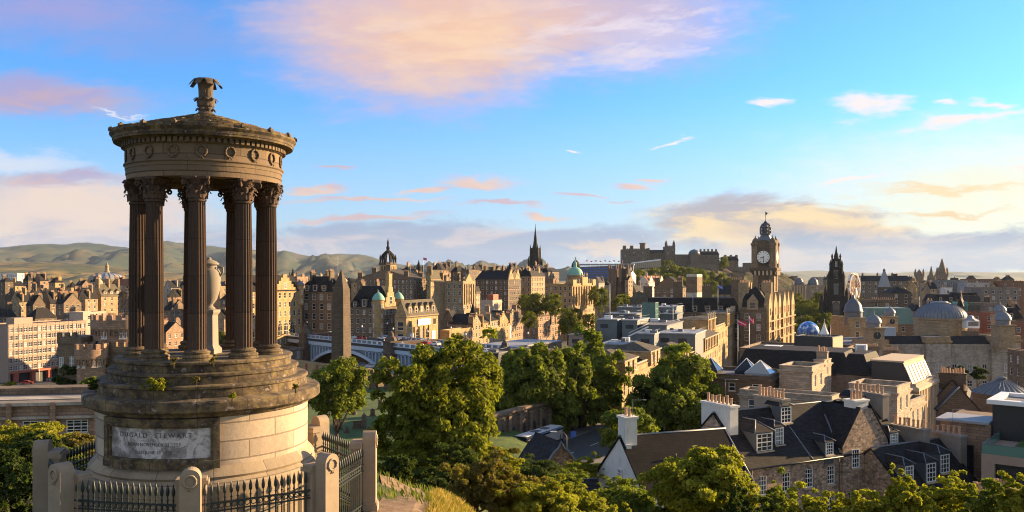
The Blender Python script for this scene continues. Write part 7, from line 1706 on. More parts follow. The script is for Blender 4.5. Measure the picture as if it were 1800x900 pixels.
flag('crimson flag blowing low on a pole before the clock tower hotel', 1297, 225, 562, 640, 'flag_red', 2.4, 1.3); flag('crimson flag hanging from the taller white pole before the clock tower hotel', 1317, 200, 556, 650, 'flag_red', 1.1, 1.3)
for px, Y, y0, y1, c_, lab in ((594, 640, 450, 490, None, 'bare pale flagpole above the roofs behind the dark obelisk'), (744, 520, 452, 486, 'flag_red', 'pole with a small red flag over the long shaded tenement'), (722, 560, 462, 488, None, 'short thin mast on the roofs right by the crown steeple'), (1262, 372, 500, 545, 'sign_blue', 'pole with a blue flag on the slate hotel wing'), (1218, 372, 515, 545, None, 'thin bare pole on the slate hotel wing'), (155, 400, 530, 565, None, 'bare white pole on the flat concrete roof beyond the office block'), (165, 402, 529, 565, None, 'bare white pole, second on the flat concrete roof beyond the office block'), (1513, 720, 482, 510, None, 'thin dark church flèche beyond the ferris wheel')): flag(lab, px, Y, y0, y1, c_, 2.2, 1.6)
for k in range(9): flag('small red event flag in the row along the stadium rim', 1030 + k * 8, 975, 457 + (k % 2), 470, 'flag_red', 2.0, 1.4)['group'] = 'red flags on the stadium rim'
# far spires
def spire(label, px, Y, ytip, ysp, yb, w, m_='stone', col=BROWN):
    t = thing('church_spire', label, 'church', (xof(px, Y), Y, zof(yb, Y)), R(-22)); h1, h2 = zof(ysp, Y) - zof(yb, Y), zof(ytip, Y) - zof(yb, Y)
    MB().box(-w, w, -w, w, -20, h1).build('tower', m_, t, col); MB().lathe([(w * 1.05, h1), (w * .1, h2), (0, h2 + 1)], 8, sm=False).build('spire', m_, t, col)
    for sx in (-1, 1):
        for sy in (-1, 1): MB().lathe([(w * .25, h1 - 4), (w * .25, h1 + 2), (0, h1 + w * 1.6)], 6, c=(sx * w, sy * w, 0), sm=False).build('pinnacle', m_, t, col)
spire('tallest of the three grey cathedral spires on the flat skyline', 1656, 1500, 455, 482, 500, 8); spire('slim outer cathedral spire against the pale hills', 1637, 1480, 468, 490, 500, 5); spire('slim cathedral spire tucked against the tallest one', 1649, 1520, 470, 490, 500, 5)
spire('church tower with green pointed cap on the flat skyline', 1616, 1400, 474, 482, 500, 6); spire('small dark church spire beyond the long tenement chimneys', 736, 640, 458, 474, 488, 2.2, 'soot'); spire('thin dark spire over the roofs beyond the golden corner hotel', 515, 760, 472, 484, 500, 2.0, 'soot')
t = thing('domed_tower', 'small dark domed lantern tower next to the green bank dome', 'tower', (xof(1012, 700), 700, zof(480, 700))); MB().lathe([(3.2, -10), (3.2, 5), (3.8, 5.4), (3.4, 7), (2.2, 9.5), (.5, 11), (.2, 13), (0, 13.5)], 16).build('lantern', 'soot', t)
MB().lathe([(3.5, -12), (3.5, 0), (4, .5)], 16).build('drum', 'stone', t, PALE)
# department-store tower with white cone
h = B('dark stone store tower with pale steep coned roof on the right skyline', 1566, 560, 1548, None, 506, 'flat', 1, 4, 4, 3.4, (1.6, 2.4), DARK, b=7, yaw=-8, name='store_tower', cat='tower', par=.5)
ring(m := MB(), -h['a'] + .3, -.3, .3, h['b'] - .3, [(.2, h['H'] + .5), (-.4, h['H'] + 3.5), (-h['a'] * .36, h['H'] + 11)]); m.build('coned_roof', 'roof_pale', h['t']); MB().lathe([(.7, h['H'] + 10.5), (.9, h['H'] + 12), (0, h['H'] + 13)], 8, c=(-h['a'] / 2, h['b'] / 2, 0)).build('finial', 'lead_dark', h['t'])
def box_b(label, x0, x1, yt, Y, roof='flat', rh=3, nf=3, col=GREY, name='building', b=16, yaw=-4, rmat='roof_felt', **k): return B(label, x1, Y, x0, None, yt, roof, rh, nf, 3.6, 4.2, (1.6, 2.0), col, b=b, yaw=yaw, name=name, rmat=rmat, **k)
h = B('long brown facade with rows of windows along the far shopping street', 1600, 800, 1512, None, 494, 'gy', 5, 4, 4, 5, (1.8, 2.4), BROWN, b=18, yaw=-8, name='long_facade', cat='building', ch=((.1, .5, 2, 3), (.4, .5, 2, 3), (.7, .5, 2, 3)))
box_b('dark roofed block with a glazed ridge under the long brown facade', 1566, 1602, 515, 520, 'hip', 4, 3, DARK, rmat='slate'); box_b('low dark slate block with pots by the white-coned store tower', 1530, 1570, 530, 470, 'flat', 1, 2, BROWN)
box_b('wide grey concrete block on the skyline under the cathedral spires', 1645, 1701, 494, 700, col=(.22, .22, .23), corn=False); box_b('brown flat roofed block beyond the wide grey concrete one', 1702, 1752, 492, 760, col=(.22, .13, .09), corn=False); box_b('long low block with a bright white roof line on the skyline', 1698, 1770, 499, 680, rmat='roof_pale', corn=False, col=(.4, .4, .42))
box_b('russet brick block near the picture edge on the skyline', 1760, 1800, 496, 640, col=(.24, .11, .06), corn=False); box_b('plain white cube building among dark roofs', 1660, 1674, 508, 560, nf=1, col=(.7, .7, .7), corn=False, b=6)
box_b('dark mansard with three white dormers', 1683, 1724, 526, 500, 'mans', 4, 1, DARK, rmat='slate', dorm=[('F', .25, 2, 2.4), ('F', .5, 2, 2.4), ('F', .75, 2, 2.4)]); box_b('dark mansard with two arched dormers above the ribbed dome', 1642, 1682, 530, 470, 'mans', 4, 1, DARK, rmat='slate', dorm=[('F', .3, 2, 2.6), ('F', .75, 2, 2.6)])
box_b('grey brown concrete office with stepped top and one lit window', 1726, 1792, 508, 520, nf=4, col=(.24, .20, .17), corn=False, b=24); box_b('pair of teal clad roof boxes behind the ribbed dome', 1683, 1702, 534, 420, nf=0, col=(.16, .42, .38), corn=False, b=6); box_b('black clad roof box near the teal ones', 1702, 1722, 523, 440, nf=0, col=(.04, .04, .045), corn=False, b=6)
box_b('stepped stone building with shadowed portico beyond the far turret', 1730, 1753, 536, 410, nf=2, col=GREY); box_b('dark mansard with a round dormer at the picture edge', 1764, 1800, 560, 400, 'mans', 5, 2, DARK, rmat='slate', dorm=[('F', .4, 2.2, 2.8)]); box_b('red brick block squeezed between dome and far turret', 1706, 1750, 553, 385, nf=3, col=(.24, .09, .06), corn=False); box_b('red brick tenement reaching the picture edge behind the record office', 1780, 1840, 572, 360, nf=4, col=(.24, .10, .07), corn=False)
h = B('stone range turning towards us at the picture edge below the red brick tenement', 1812, 262, 1796, None, 622, 'flat', 1, 3, 4, 3.2, (1.2, 2.2), BROWN, b=8, yaw=-2, name='side_range', cat='building', faces='L')
for px0, px1, py, Y, lab in ((1395, 1414, 499, 950, 'gallery dome'), (1418, 1440, 498, 955, 'gallery dome')):
    t = thing('gallery', f'domed gallery with colonnade far along the gardens, {"nearer the crag" if px0 < 1400 else "nearer the gothic memorial"}', 'building', (xof((px0 + px1) / 2, Y), Y, zof(515, Y)), R(-22)); w = (px1 - px0) / 2 / F * Y
    MB().box(-w * 1.4, w * 1.4, -w, w, -6, 9).build('block', 'stone', t, SAND); MB().lathe([(w * .8, 9), (w * .8, 11), (w * .7, 14), (w * .4, 16.5), (0, 17.5)], 20).build('dome', 'lead_dark', t)
    for k in range(6): MB().lathe([(.7, -6), (.6, 8)], 8, c=(-w * 1.2 + w * .48 * k, -w - 1.5, 0)).build('column', 'sandy', t)
box_b('long colonnaded gallery roof between the domed gallery and the memorial', 1425, 1462, 503, 900, col=SAND); box_b('pale tall block on the skyline past the crag', 1432, 1456, 488, 1200, col=PALE); box_b('lit pink block where the crag meets the skyline', 1395, 1402, 486, 1150, col=PINK)
# ================================================================== beyond the temple on the old town side
h = B('tan concrete office block with a grid of white windows above orange-red piers', 14, 340, -30, 150, 573, 'flat', 1, 6, 3.08, 2.13, (1.6, 1.85), (.33, .24, .19), b=37.5, name='office_block', cat='office block', faces='R', head=1.0, style='sash', wmat='render_wall', corn=False, par=.5, marg=1.0)
b, H = h['b'], h['H']
for k in range(18): MB().box(.02, .14, .5 + (b - 1) * k / 17 - .13, .5 + (b - 1) * k / 17 + .13, H - 18.7, H + .4).build('mullion_pier', 'concrete', h['t'])
for k in range(7): MB().box(.02, .13, 0, b, H - .45 - 3.08 * k, H - .02 - 3.08 * k).build('floor_band', 'concrete', h['t'])
for k in range(5): MB().box(.05, 1.6, 2 + 7.6 * k, 3.6 + 7.6 * k, 0, H - 19.2).build('red_pier', 'red_panel', h['t'])
MB().box(.05, 1.9, 1, b - 1, H - 19.4, H - 18.6).build('red_canopy', 'red_panel', h['t']); MB().box(-5, -.3, 3, b * .3, H + .5, H + 3).build('roof_plant', 'concrete', h['t'])
MB().box(.03, .05, 1, b - 1, H - 30, H - 19.4).build('arcade_shade', 'dark_metal', h['t'])  # flat dark sheet: shade behind the piers put into colour
t = thing('street_wall', 'sandy retaining wall below the street before the office block', 'wall', (xof(-40, 330), 322, -52), R(18)); MB().box(0, 62, 0, 1, 0, 52 + zof(684, 322)).build('wall', 'stone', t, GOLD); MB().box(0, 62, -.15, 1.15, 52 + zof(684, 322), 52 + zof(684, 322) + .3).build('coping', 'stone', t, PALE)
o = MB().box(0, 66, 1.2, 17, -.5, 0).build('street', 'asphalt'); o.location = (xof(-40, 330), 322, zof(684, 322) + .1); o.rotation_euler = (0, 0, R(18)); structure(o)
car('red car parked in front of the orange-red office piers', (xof(48, 336), 336, zof(684, 322) + .1), R(20), 'car_red', 'cars on the street'); car('pale grey car parked in front of the orange-red office piers', (xof(92, 347), 347, zof(684, 322) + .1), R(20), 'car_grey', 'cars on the street')
flag('short white flagpole before the office block entrance', 69, 338, 640, 670, None)
h = B('flat concrete hall roof lit on one side behind the office block', 146, 392, 122, 186, 552, 'flat', 1, 2, 3.4, 4, (1.6, 1.6), (.45, .35, .28), name='concrete_hall', cat='building', wmat='render_wall', corn=False)
L = [('white modernist box building on the ridge below the hills', 30, 900, 0, 49, 482, 'flat', 1, 3, (.78, .76, .72), 0), ('long low sunlit block under the white modernist box', 4, 700, -30, 62, 508, 'flat', 1, 3, GOLD, 0), ('sunlit gabled house with two round-headed gables over the office block', 33, 450, 18, 57, 530, 'gx', 5, 3, SAND, 3), ('dark slate house with striped lead roof beside the twin gables', 58, 440, 46, 80, 536, 'gy', 5, 3, DARK, 2), ('tall shaded gable house between striped roof and big hip', 88, 450, 72, 100, 532, 'gx', 7, 4, BROWN, 2), ('big dark hip-roofed hall behind the office block', 62, 410, 45, 100, 560, 'hip', 5, 2, DARK, 0), ('arched-dormer tenement at the picture edge above the office block', 12, 420, -20, 30, 557, 'mans', 4, 3, DARK, 2),
     ('long slate tenement with lit stacks beyond the concrete hall', 112, 430, 98, 143, 533, 'gy', 5, 3, BROWN, 4), ('red-tiled roof house among the slate roofs', 140, 480, 126, 160, 522, 'gy', 5, 3, PINK, 3), ('brown tenement with gables near the tall dormered one', 150, 470, 138, 172, 524, 'gx', 5, 4, SAND, 3), ('stone house with lit gable and big stack', 106, 520, 92, 122, 520, 'gx', 5, 3, GOLD, 3), ('dark pitched house above the twin gables', 70, 560, 48, 92, 520, 'gx', 5, 3, BROWN, 3), ('row of low lit houses under the low ochre ridge', 66, 640, 58, 102, 506, 'gy', 4, 2, PINK, 3), ('pink flat block near the ridge', 64, 820, 55, 80, 490, 'flat', 1, 3, PINK, 0)]
for lab, xc, Y, x0, x1, yt, rf, rh, nf, col, nc in L:
    B(lab, xc, Y, x0, x1, yt, rf, rh, nf, 3.3, 3.0, (1.2, 1.8), col, name='stone_house', rmat='tile_red' if 'red-tiled' in lab else 'slate', ch=[((k + .5) / max(1, nc), .3 + .4 * (k % 2), 2.0, 2.6) for k in range(nc)], corn=(rf == 'flat'))
h = B('tall lit tenement with dormers, round stair tower and pale slate slope', 178, 480, 162, 215, 520, 'gx', 6.5, 6, 3.2, 3.6, (1.2, 1.8), SAND, name='dormered_tenement', rmat='slate_pale', dorm=[('R', .2, 2.2, 2.4), ('R', .5, 2.2, 2.4), ('R', .8, 2.2, 2.4)], ch=((.5, .02, 3, 3), (.5, .5, 3, 3), (.5, .97, 3, 3)))
turret(h, 1, h['b'] + 2.5, 3.2, 2, h['H'] + 1.5, 'slate_pale', 1.2, BROWN)
c = at(188, 492, 950); t = thing('hall_dome', 'broad pale ribbed dome with a tall lantern on the ridge below the hills', 'building', (c.x, c.y, -20)); zd = 20 + zof(491, 950)
MB().lathe([(19, 0), (19, zd - 3), (19.8, zd - 2.4), (19.8, zd)], 40).build('drum', 'stone', t, SAND); d_ = MB().lathe([(19 * math.cos(R(5 * k)), zd + 8 * math.sin(R(5 * k))) for k in range(16)] + [(3, zd + 8)], 40).build('dome', 'roof_pale', t)
for k in range(20): aa = 2 * PI * k / 20; MB().tube([((19.1 * math.cos(R(5 * q))) * math.cos(aa), (19.1 * math.cos(R(5 * q))) * math.sin(aa), zd + 8.1 * math.sin(R(5 * q))) for q in range(15)], .3, 4).build('dome_rib', 'lead_dark', d_)
MB().lathe([(3, zd + 7.8), (3, zd + 9), (2, zd + 10), (2, zd + 14), (2.4, zd + 14.5), (1, zd + 17), (0, zd + 20)], 12).build('lantern', 'stone', t, SAND)
box_b('long reddish roofed range behind the dormered tenement', 196, 240, 500, 620, 'gy', 4, 2, PINK, rmat='tile_red', b=14)
# behind the temple columns
M2 = [('sunlit tenement glimpsed between the temple columns above the step', 292, 360, 276, 326, 584, 'gy', 4, 3, PINK, 2), ('brown tenement with slate roof seen past the second temple column', 300, 430, 286, 330, 545, 'gy', 5, 4, BROWN, 3), ('slate house between the temple columns with two lit stacks', 240, 440, 214, 262, 540, 'gx', 5, 4, BROWN, 3), ('lit gabled tenement seen between the middle temple columns', 310, 520, 296, 340, 522, 'gx', 5, 4, GOLD, 3), ('tall tenement seen beside the stone urn', 394, 400, 372, 420, 560, 'gx', 5, 5, SAND, 3), ('dark slate tenement behind the urn pedestal', 350, 380, 330, 372, 575, 'gy', 4, 3, DARK, 2), ('stone block with stacks between the paired temple columns', 410, 470, 388, 448, 526, 'gy', 5, 5, BROWN, 4), ('lit tenement beside the outer temple column', 452, 440, 436, 486, 525, 'gx', 6, 5, GOLD, 3), ('low lit house row by the far temple column bases', 430, 350, 396, 452, 596, 'gy', 3, 2, SAND, 3), ('lit roof terrace block between hills and temple columns', 300, 640, 262, 345, 506, 'flat', 1, 3, SAND, 2), ('distant brown range between hills and temple columns', 400, 660, 350, 450, 505, 'gy', 4, 3, BROWN, 4)]
for lab, xc, Y, x0, x1, yt, rf, rh, nf, col, nc in M2:
    B(lab, xc, Y, x0, x1, yt, rf, rh, nf, 3.3, 2.9, (1.2, 1.8), col, ch=[((k + .5) / max(1, nc), .3 + .4 * (k % 2), 2.2, 2.6) for k in range(nc)])
# roofs crowding the ridge: each small far house on its own
marks = [(0, 'below the golf hill'), (110, 'below the broad ribbed dome'), (240, 'seen past the temple columns'), (480, 'behind the golden corner hotel'), (560, 'behind the dark obelisk tip'), (640, 'around the crown steeple'), (720, 'over the very long tenement'), (800, 'above the pedimented block'), (870, 'before the black gothic spire'), (950, 'behind the bank palace'), (1050, 'below the grandstand'), (1190, 'under the castle rock'), (1500, 'along the far shopping street'), (1600, 'under the cathedral spires'), (1700, 'at the far skyline edge')]
tones = [('golden', GOLD), ('sandy', SAND), ('brown', BROWN), ('sooty', DARK), ('pinkish', PINK), ('pale', PALE)]
roofs = [('gx', 'steep gable roof'), ('gy', 'long slate roof'), ('flat', 'flat parapet roof'), ('hip', 'hipped slate roof')]
def scatter(x0, x1, y0, y1, Y0, Y1, n, wpx, seed, nw=True):
    g = random.Random(seed)
    for k in range(n):
        f = g.random(); px = x0 + (x1 - x0) * (k + g.random()) / n; Y = Y0 + (Y1 - Y0) * f; yt = y1 + (y0 - y1) * f + g.uniform(-3, 3)
        tn, col = g.choice(tones); rf, rn = g.choice(roofs); nc = g.choice((1, 2, 2, 3)); w = g.uniform(*wpx); mk = [m_ for p, m_ in marks if p <= max(px, 0)][-1]
        B(f'{tn} far house with {rn} and {["one stack", "two stacks", "three stacks"][nc - 1]}, {mk}', px + w * .5, Y, px, px + w * 1.15 if px < 1300 else None, yt, rf, g.uniform(3, 5), 3, 3.4, 3.6, (1.3, 1.9), col, b=None if px < 1300 else 14, name='far_house', cat='house', group='far houses ' + mk, yaw=-22 + g.choice((0, 0, 0, 12, -10)), ch=[((j + .5) / nc, .3 + .4 * (j % 2), 2.2, 2.6) for j in range(nc)], corn=False, pots=3)
scatter(-20, 240, 492, 520, 900, 560, 16, (14, 26), 1); scatter(10, 160, 520, 545, 560, 470, 9, (14, 24), 2); scatter(240, 470, 500, 530, 800, 500, 12, (16, 28), 3)
scatter(480, 640, 488, 500, 760, 520, 10, (18, 32), 4); scatter(690, 880, 474, 486, 820, 560, 13, (18, 30), 5); scatter(770, 960, 472, 492, 850, 560, 16, (18, 30), 6); scatter(900, 960, 470, 480, 880, 700, 5, (14, 24), 7); scatter(1040, 1110, 490, 505, 880, 720, 6, (12, 20), 9)
scatter(1500, 1790, 492, 500, 1500, 900, 16, (18, 34), 10); scatter(1575, 1790, 503, 520, 800, 560, 12, (18, 34), 11); scatter(1590, 1790, 540, 552, 480, 400, 8, (16, 28), 12); scatter(1400, 1500, 494, 506, 1500, 1000, 6, (14, 26), 13)
# ================================================================== round-towered governor's house on the crag
t = thing('castellated_house', "castellated stone house with a great round battlemented tower and lower lit turret", 'building', (xof(207, 152), 152, -44), R(-10)); Z = lambda py, Y=147: zof(py, Y) + 44
def rtower(x, y, r, zt, nb, col, slots):
    m = MB().lathe([(r, 0), (r, zt - 3.0), (r + .35, zt - 2.5), (r + .35, zt - .9), (r - .1, zt - .9)], 48, c=(x, y, 0)); o = m.build('round_tower', 'stone', t, col); c = MB(); b_ = MB()
    for k in range(nb): c.M = Matrix.Translation((x, y, 0)) @ Matrix.Rotation(2 * PI * k / nb, 4, 'Z'); c.box(r - .1, r + .36, -r * PI / nb * .62, r * PI / nb * .62, zt - .92, zt)
    c.build('battlements', 'stone', o, col)
    for k in range(nb * 2): b_.M = Matrix.Translation((x, y, 0)) @ Matrix.Rotation(PI * k / nb, 4, 'Z'); b_.box(r - .05, r + .33, -.12, .12, zt - 3.6, zt - 2.6)
    b_.build('corbels', 'stone', o, col)
    for aa, z_, hh in slots: ob('window', win_mesh(.55, hh, 'sash'), o, (x + (r + .15) * math.cos(R(aa)), y + (r + .15) * math.sin(R(aa)), z_), R(aa + 90))
rtower(0, 2, 5.3, Z(555), 22, PINK, ((-97, Z(597), 1.9), (-91, Z(597), 1.9), (-62, Z(597), 1.9), (-55, Z(597), 1.9)))
rtower(-1.2, -5.5, 2.3, Z(607, 143), 12, PINK, ((-112, Z(650, 142), 2.0), (-85, Z(650, 142), 2.0), (-45, Z(648, 142), 1.8), (-25, Z(648, 142), 1.8)))
for x0, x1, y0, y1, py in ((-9.0, -4.2, -4, 2, 594), (-4.2, 0, -3.8, 0, 612), (0, 6, -3.5, 2, 610)):
    m = MB(); m.box(x0, x1, y0, y1, 0, Z(py)); o = m.build('wing', 'stone', t, BROWN); c = MB(); x = x0
    while x + .8 < x1: c.box(x, x + .8, y0 - .2, y0 + .25, Z(py) - .01, Z(py) + .8); x += 1.5
    c.box(x0 - .01, x1 + .01, y0 - .2, y0 - .002, Z(py) - 1.2, Z(py) - .02); c.build('battlements', 'stone', o, BROWN)
ob('window', win_mesh(1.0, 2.0, 'arch'), t, (-6.2, -4.17, Z(648))); ob('window', win_mesh(.8, 1.8, 'sash'), t, (-3.2, -3.97, Z(652))); ob('window', win_mesh(.8, 1.8, 'sash'), t, (-8.2, -4.17, Z(648)))
MB().add([(-4, -3, Z(607)), (1, -3, Z(607)), (-1.5, -3, Z(600)), (-4, 2, Z(607)), (1, 2, Z(607)), (-1.5, 2, Z(600))], [(0, 1, 2), (1, 4, 5, 2), (3, 0, 2, 5)]).build('roof', 'slate', t)
# ================================================================== low modernist range under the crag
t = thing('parapet_range', 'long low stone office range with stepped parapet, red-edged piers and metal windows', 'building', (xof(-90, 92), 88, -30), R(9)); z0 = 30
Wd = 22; za, zb_, zc_ = z0 + zof(690, 92), z0 + zof(700, 92), z0 + zof(712, 90)
wb = MB(); pitch = 4.35; cols = [(2.0 + pitch * k - 1.1, 2.0 + pitch * k + 1.1) for k in range(int(Wd / pitch))]; rows = [(z0 + zof(765, 90) + .2, z0 + zof(739, 90))]
wall_face(wb, (0, 0, 0), (1, 0, 0), Wd, 0, zc_, cols, rows); wall_face(wb, (Wd, 0, 0), (0, 1, 0), 12, 0, zc_, [], []); wb.build('wall', 'stone', t, PINK)
for c_ in cols:
    ob('window', win_mesh(2.2, rows[0][1] - rows[0][0], 'grid'), t, ((c_[0] + c_[1]) / 2, 0, rows[0][0])); MB().box(c_[1] + .75, c_[1] + 1.25, -.6, -.002, 0, rows[0][1] + 2.0).build('pier', 'stone', t, PINK)
MB().box(-.2, Wd + .3, -.35, -.004, rows[0][1] + .2, rows[0][1] + .5).build('sill_band', 'stone', t, PALE); MB().box(-.2, Wd + .3, -.5, 3, zc_, zc_ + .35).build('cornice', 'stone', t, PALE); MB().box(-.2, Wd + .2, 1.6, 4, zc_ + .36, zb_).build('upper_parapet', 'stone', t, PALE); MB().box(-.2, Wd + .2, 6.5, 9, zc_ + .3, za).build('rear_parapet', 'stone', t, BROWN); MB().box(0, Wd, 3, 12, zc_, zc_ + .3).build('roof', 'roof_felt', t)
# ================================================================== trees and shrubs
tree('big leafy sycamore standing alone on the slope beside the temple railings', 785, 60, 606, 838, 208, 'leaf_sycamore', .24, 60000, 420, clump=.17, seed=21, low=-1.1, spiky=.10)
tree('round-headed lime tree over the shaded burial ground wall, nearest the big sycamore', 925, 148, 592, 776, 118, 'leaf_lime', .5, 24000, 150, seed=22, clump=.22, spiky=.07, low=-.9)
tree('round-headed lime tree between its two taller neighbours by the sunlit street range', 985, 152, 610, 770, 100, 'leaf_lime', .5, 19000, 130, seed=23, clump=.22, spiky=.07, low=-.9)
tree('tall lime tree next to the nearest sunlit street range, trunk in deep shade', 1042, 160, 586, 745, 108, 'leaf_lime', .5, 21000, 140, seed=24, clump=.22, spiky=.07, low=-.9)
tree('shaded lime tree filling the gap behind the big sycamore', 880, 150, 630, 790, 80, 'leaf_lime', .5, 9000, 60, seed=25)
tree('dense dark lime tree standing in the street before the sunlit pilastered ranges', 1186, 150, 628, 782, 150, 'leaf_lime', .48, 28000, 180, seed=26, clump=.21, spiky=.07, low=-.9)
tree('low dark tree at the foot of the nearest sunlit street range', 1132, 150, 668, 790, 70, 'leaf_dark', .45, 7000, 50, seed=27)
tree('small young tree behind the white cottage chimney', 1098, 108, 706, 792, 92, 'leaf_lime', .33, 7000, 70, seed=28, spiky=.1)
tree('leafy tree at the obelisk foot beside the lit side of the drum', 592, 118, 632, 752, 100, 'leaf_lime', .35, 16000, 150, seed=29, clump=.24, spiky=.08, low=-.9)
tree('sunlit maple in front of the white cottage roof', 1238, 52, 784, 925, 178, 'leaf_gold', .22, 30000, 220, seed=30, clump=.22, spiky=.07, low=-.9)
tree('low leafy tree between the maple and the ogee house shrubs', 1112, 54, 866, 950, 130, 'leaf_lime', .2, 14000, 140, seed=31, low=-1.1)
def shrub(label, px, Y, yt, yb, w, m_='leaf_gold', n=5000, k=50, leaf=.13, **kw): return tree(label, px, Y, yt, yb, w, m_, leaf, int(n * 1.7), int(k * 2.6), 'shrub', 'shrub', low=-1.1, **kw)
for px, Y, yt, w, m_, lab in ((1368, 48, 864, 90, 'leaf_lime', 'shaded green bush under the first windows of the long stone house'), (1445, 46, 876, 110, 'leaf_gold', 'golden bush below the middle of the long stone house'), (1520, 45, 870, 110, 'leaf_gold', 'golden bush under the gabled wallhead of the long stone house'), (1590, 44, 840, 80, 'leaf_gold', 'upright golden bush at the joint between the two stone houses'), (1660, 46, 836, 120, 'leaf_gold', 'bright yellow domed bush below the three dormers'), (1740, 44, 852, 90, 'leaf_lime', 'loose green bush before the small dark outbuilding'), (1795, 42, 846, 80, 'leaf_gold', 'sparse bush at the picture edge by the red chimney pots'), (1305, 47, 874, 70, 'leaf_dark', 'dark bush between the sunlit maple and the stone house')):
    shrub(lab, px, Y, yt, yt + 110, w, m_, 8000, 90, .14, spiky=.24, clump=.15)
for px, Y, yt, yb, w, m_, lab, sp in ((838, 37, 806, 905, 120, 'leaf_rust', 'rusty brown dry bush at the foot of the big sycamore', .12), (905, 38, 838, 920, 100, 'leaf_rust', 'rusty bush with reddish twigs beyond the dry grass bank', .15), (765, 42, 838, 900, 90, 'leaf_dark', 'dark undergrowth bush below the big sycamore', .1), (965, 36, 842, 930, 130, 'leaf_gold', 'bright yellow green broom bush beyond the dry grass', .14), (1035, 40, 862, 940, 110, 'leaf_gold', 'yellow green broom bush at the lower edge beside the maple', .14), (930, 70, 804, 870, 110, 'leaf_dark', 'round dark evergreen bush in front of the ogee house', .05), (868, 64, 792, 850, 90, 'leaf_gold', 'light green bush between sycamore and dark evergreen', .12), (1024, 84, 806, 850, 60, 'leaf_gold', 'loose yellow shrub behind the white stack of the ogee house', .2), (990, 66, 828, 868, 90, 'leaf_lime', 'low shrub along the pale ridge of the slate shed', .15), (1100, 64, 846, 890, 90, 'leaf_lime', 'bright shrub climbing towards the white cottage wall', .15), (720, 56, 780, 860, 110, 'leaf_sycamore', 'low sycamore scrub beside the dirt path', .1), (800, 54, 790, 870, 130, 'leaf_dark', 'shaded scrub right under the big sycamore crown', .1), (700, 48, 800, 850, 60, 'leaf_dark', 'small dark bush at the temple railing corner', .1)):
    shrub(lab, px, Y, yt, yb, w, m_, 8000, 90, .12, spiky=sp + .1, clump=.16)
for px, Y, yt, yb, w, m_, lab in ((32, 50, 768, 850, 110, 'leaf_dark', 'dark bush at the picture edge beside the dull grey post'), (60, 62, 744, 800, 120, 'leaf_gold', 'sunlit leafy shrub before the windows of the low parapet range'), (135, 60, 762, 815, 80, 'leaf_rust', 'brownish flowering shrub between sunlit shrub and drum'), (0, 62, 752, 820, 80, 'leaf_gold', 'sunlit shrub at the very edge below the parapet range'), (112, 55, 782, 830, 60, 'leaf_lime', 'small light green shrub over the dark railing'), (15, 36, 800, 960, 100, 'leaf_dark', 'deep shaded bush outside the railing by the grey post'), (160, 44, 800, 860, 90, 'leaf_dark', 'dark bush inside the shadow behind the drum')):
    shrub(lab, px, Y, yt, yb, w, m_, 6000, 60, .15, spiky=.12, clump=.2)
tree('dark green tree in front of the castellated house', 122, 150, 642, 700, 56, 'leaf_dark', .4, 6000, 50, seed=61); shrub('low sunlit shrub above the parapet range roof', 72, 140, 680, 700, 60, 'leaf_gold', 2500, 30, .3, seed=62); shrub('low shrub at the picture edge above the parapet range roof', 8, 140, 676, 700, 36, 'leaf_gold', 2000, 30, .3, seed=63); shrub('ivy tuft on the drum side of the castellated house', 164, 130, 662, 690, 40, 'leaf_lime', 2000, 30, .3, seed=64)
# plants rooted in the temple steps
def stepplant(label, px, D, py, w, h, m_, n, seed):
    p = at(px, py, D); t = thing('wild_plant', label, 'plant', p); me, cen = crown_mesh('foliage', w, w * .7, h, .05, n, 26, seed, m_, h * .55, .3, spiky=.25); ob('foliage', me, t); ob('stem', trunk_mesh(h * .6, .015, cen, seed, 6, -.1), t)
stepplant('bushy flowering plant growing out of the temple steps above the inscription', 282, 19.5, 692, .33, .24, 'leaf_gold', 1300, 3); stepplant('small green tuft on the temple steps above the drum edge', 408, 19.45, 699, .09, .08, 'leaf_gold', 160, 4); stepplant('dark moss tuft at the shaded end of the temple steps', 168, 20.6, 684, .2, .14, 'leaf_dark', 420, 5)
for k, (px, py) in enumerate(((345, 672), (366, 694), (305, 640), (375, 638), (520, 684))): stepplant(f'thin dry weed on the temple steps, {["below the front column", "over the panel frame", "by a shaded column base", "beside the front column base", "near the lit rim"][k]}', px, 19.7, py, .08, .12, 'leaf_rust', 60, 20 + k)
# distant trees: gardens, castle slopes, the mound
G1, G2, G3 = 'trees on the castle slopes', 'trees on the mound by the bank', 'trees in the gardens below the crag'
for k, (px, Y, yt, w) in enumerate(((1150, 1010, 468, 34), (1176, 990, 458, 44), (1172, 960, 476, 40), (1200, 1000, 464, 36), (1216, 980, 466, 34), (1228, 960, 470, 30), (1244, 985, 474, 34), (1268, 990, 476, 30), (1272, 1120, 448, 20), (1120, 960, 470, 40), (1140, 940, 482, 30), (1190, 930, 484, 40), (1216, 930, 486, 34), (1150, 930, 490, 30), (1285, 980, 486, 24), (1312, 1000, 490, 22), (1252, 950, 490, 26))):
    far_tree(f'green tree on the castle slope, {["under the palace wall", "above the twin towers", "beside the arcaded tower", "below the battery", "near the gatehouse", "over the hotel wing roofs"][k % 6]}, {["broad", "tall", "narrow"][k // 6]} crown', px, Y, yt, w, G1)
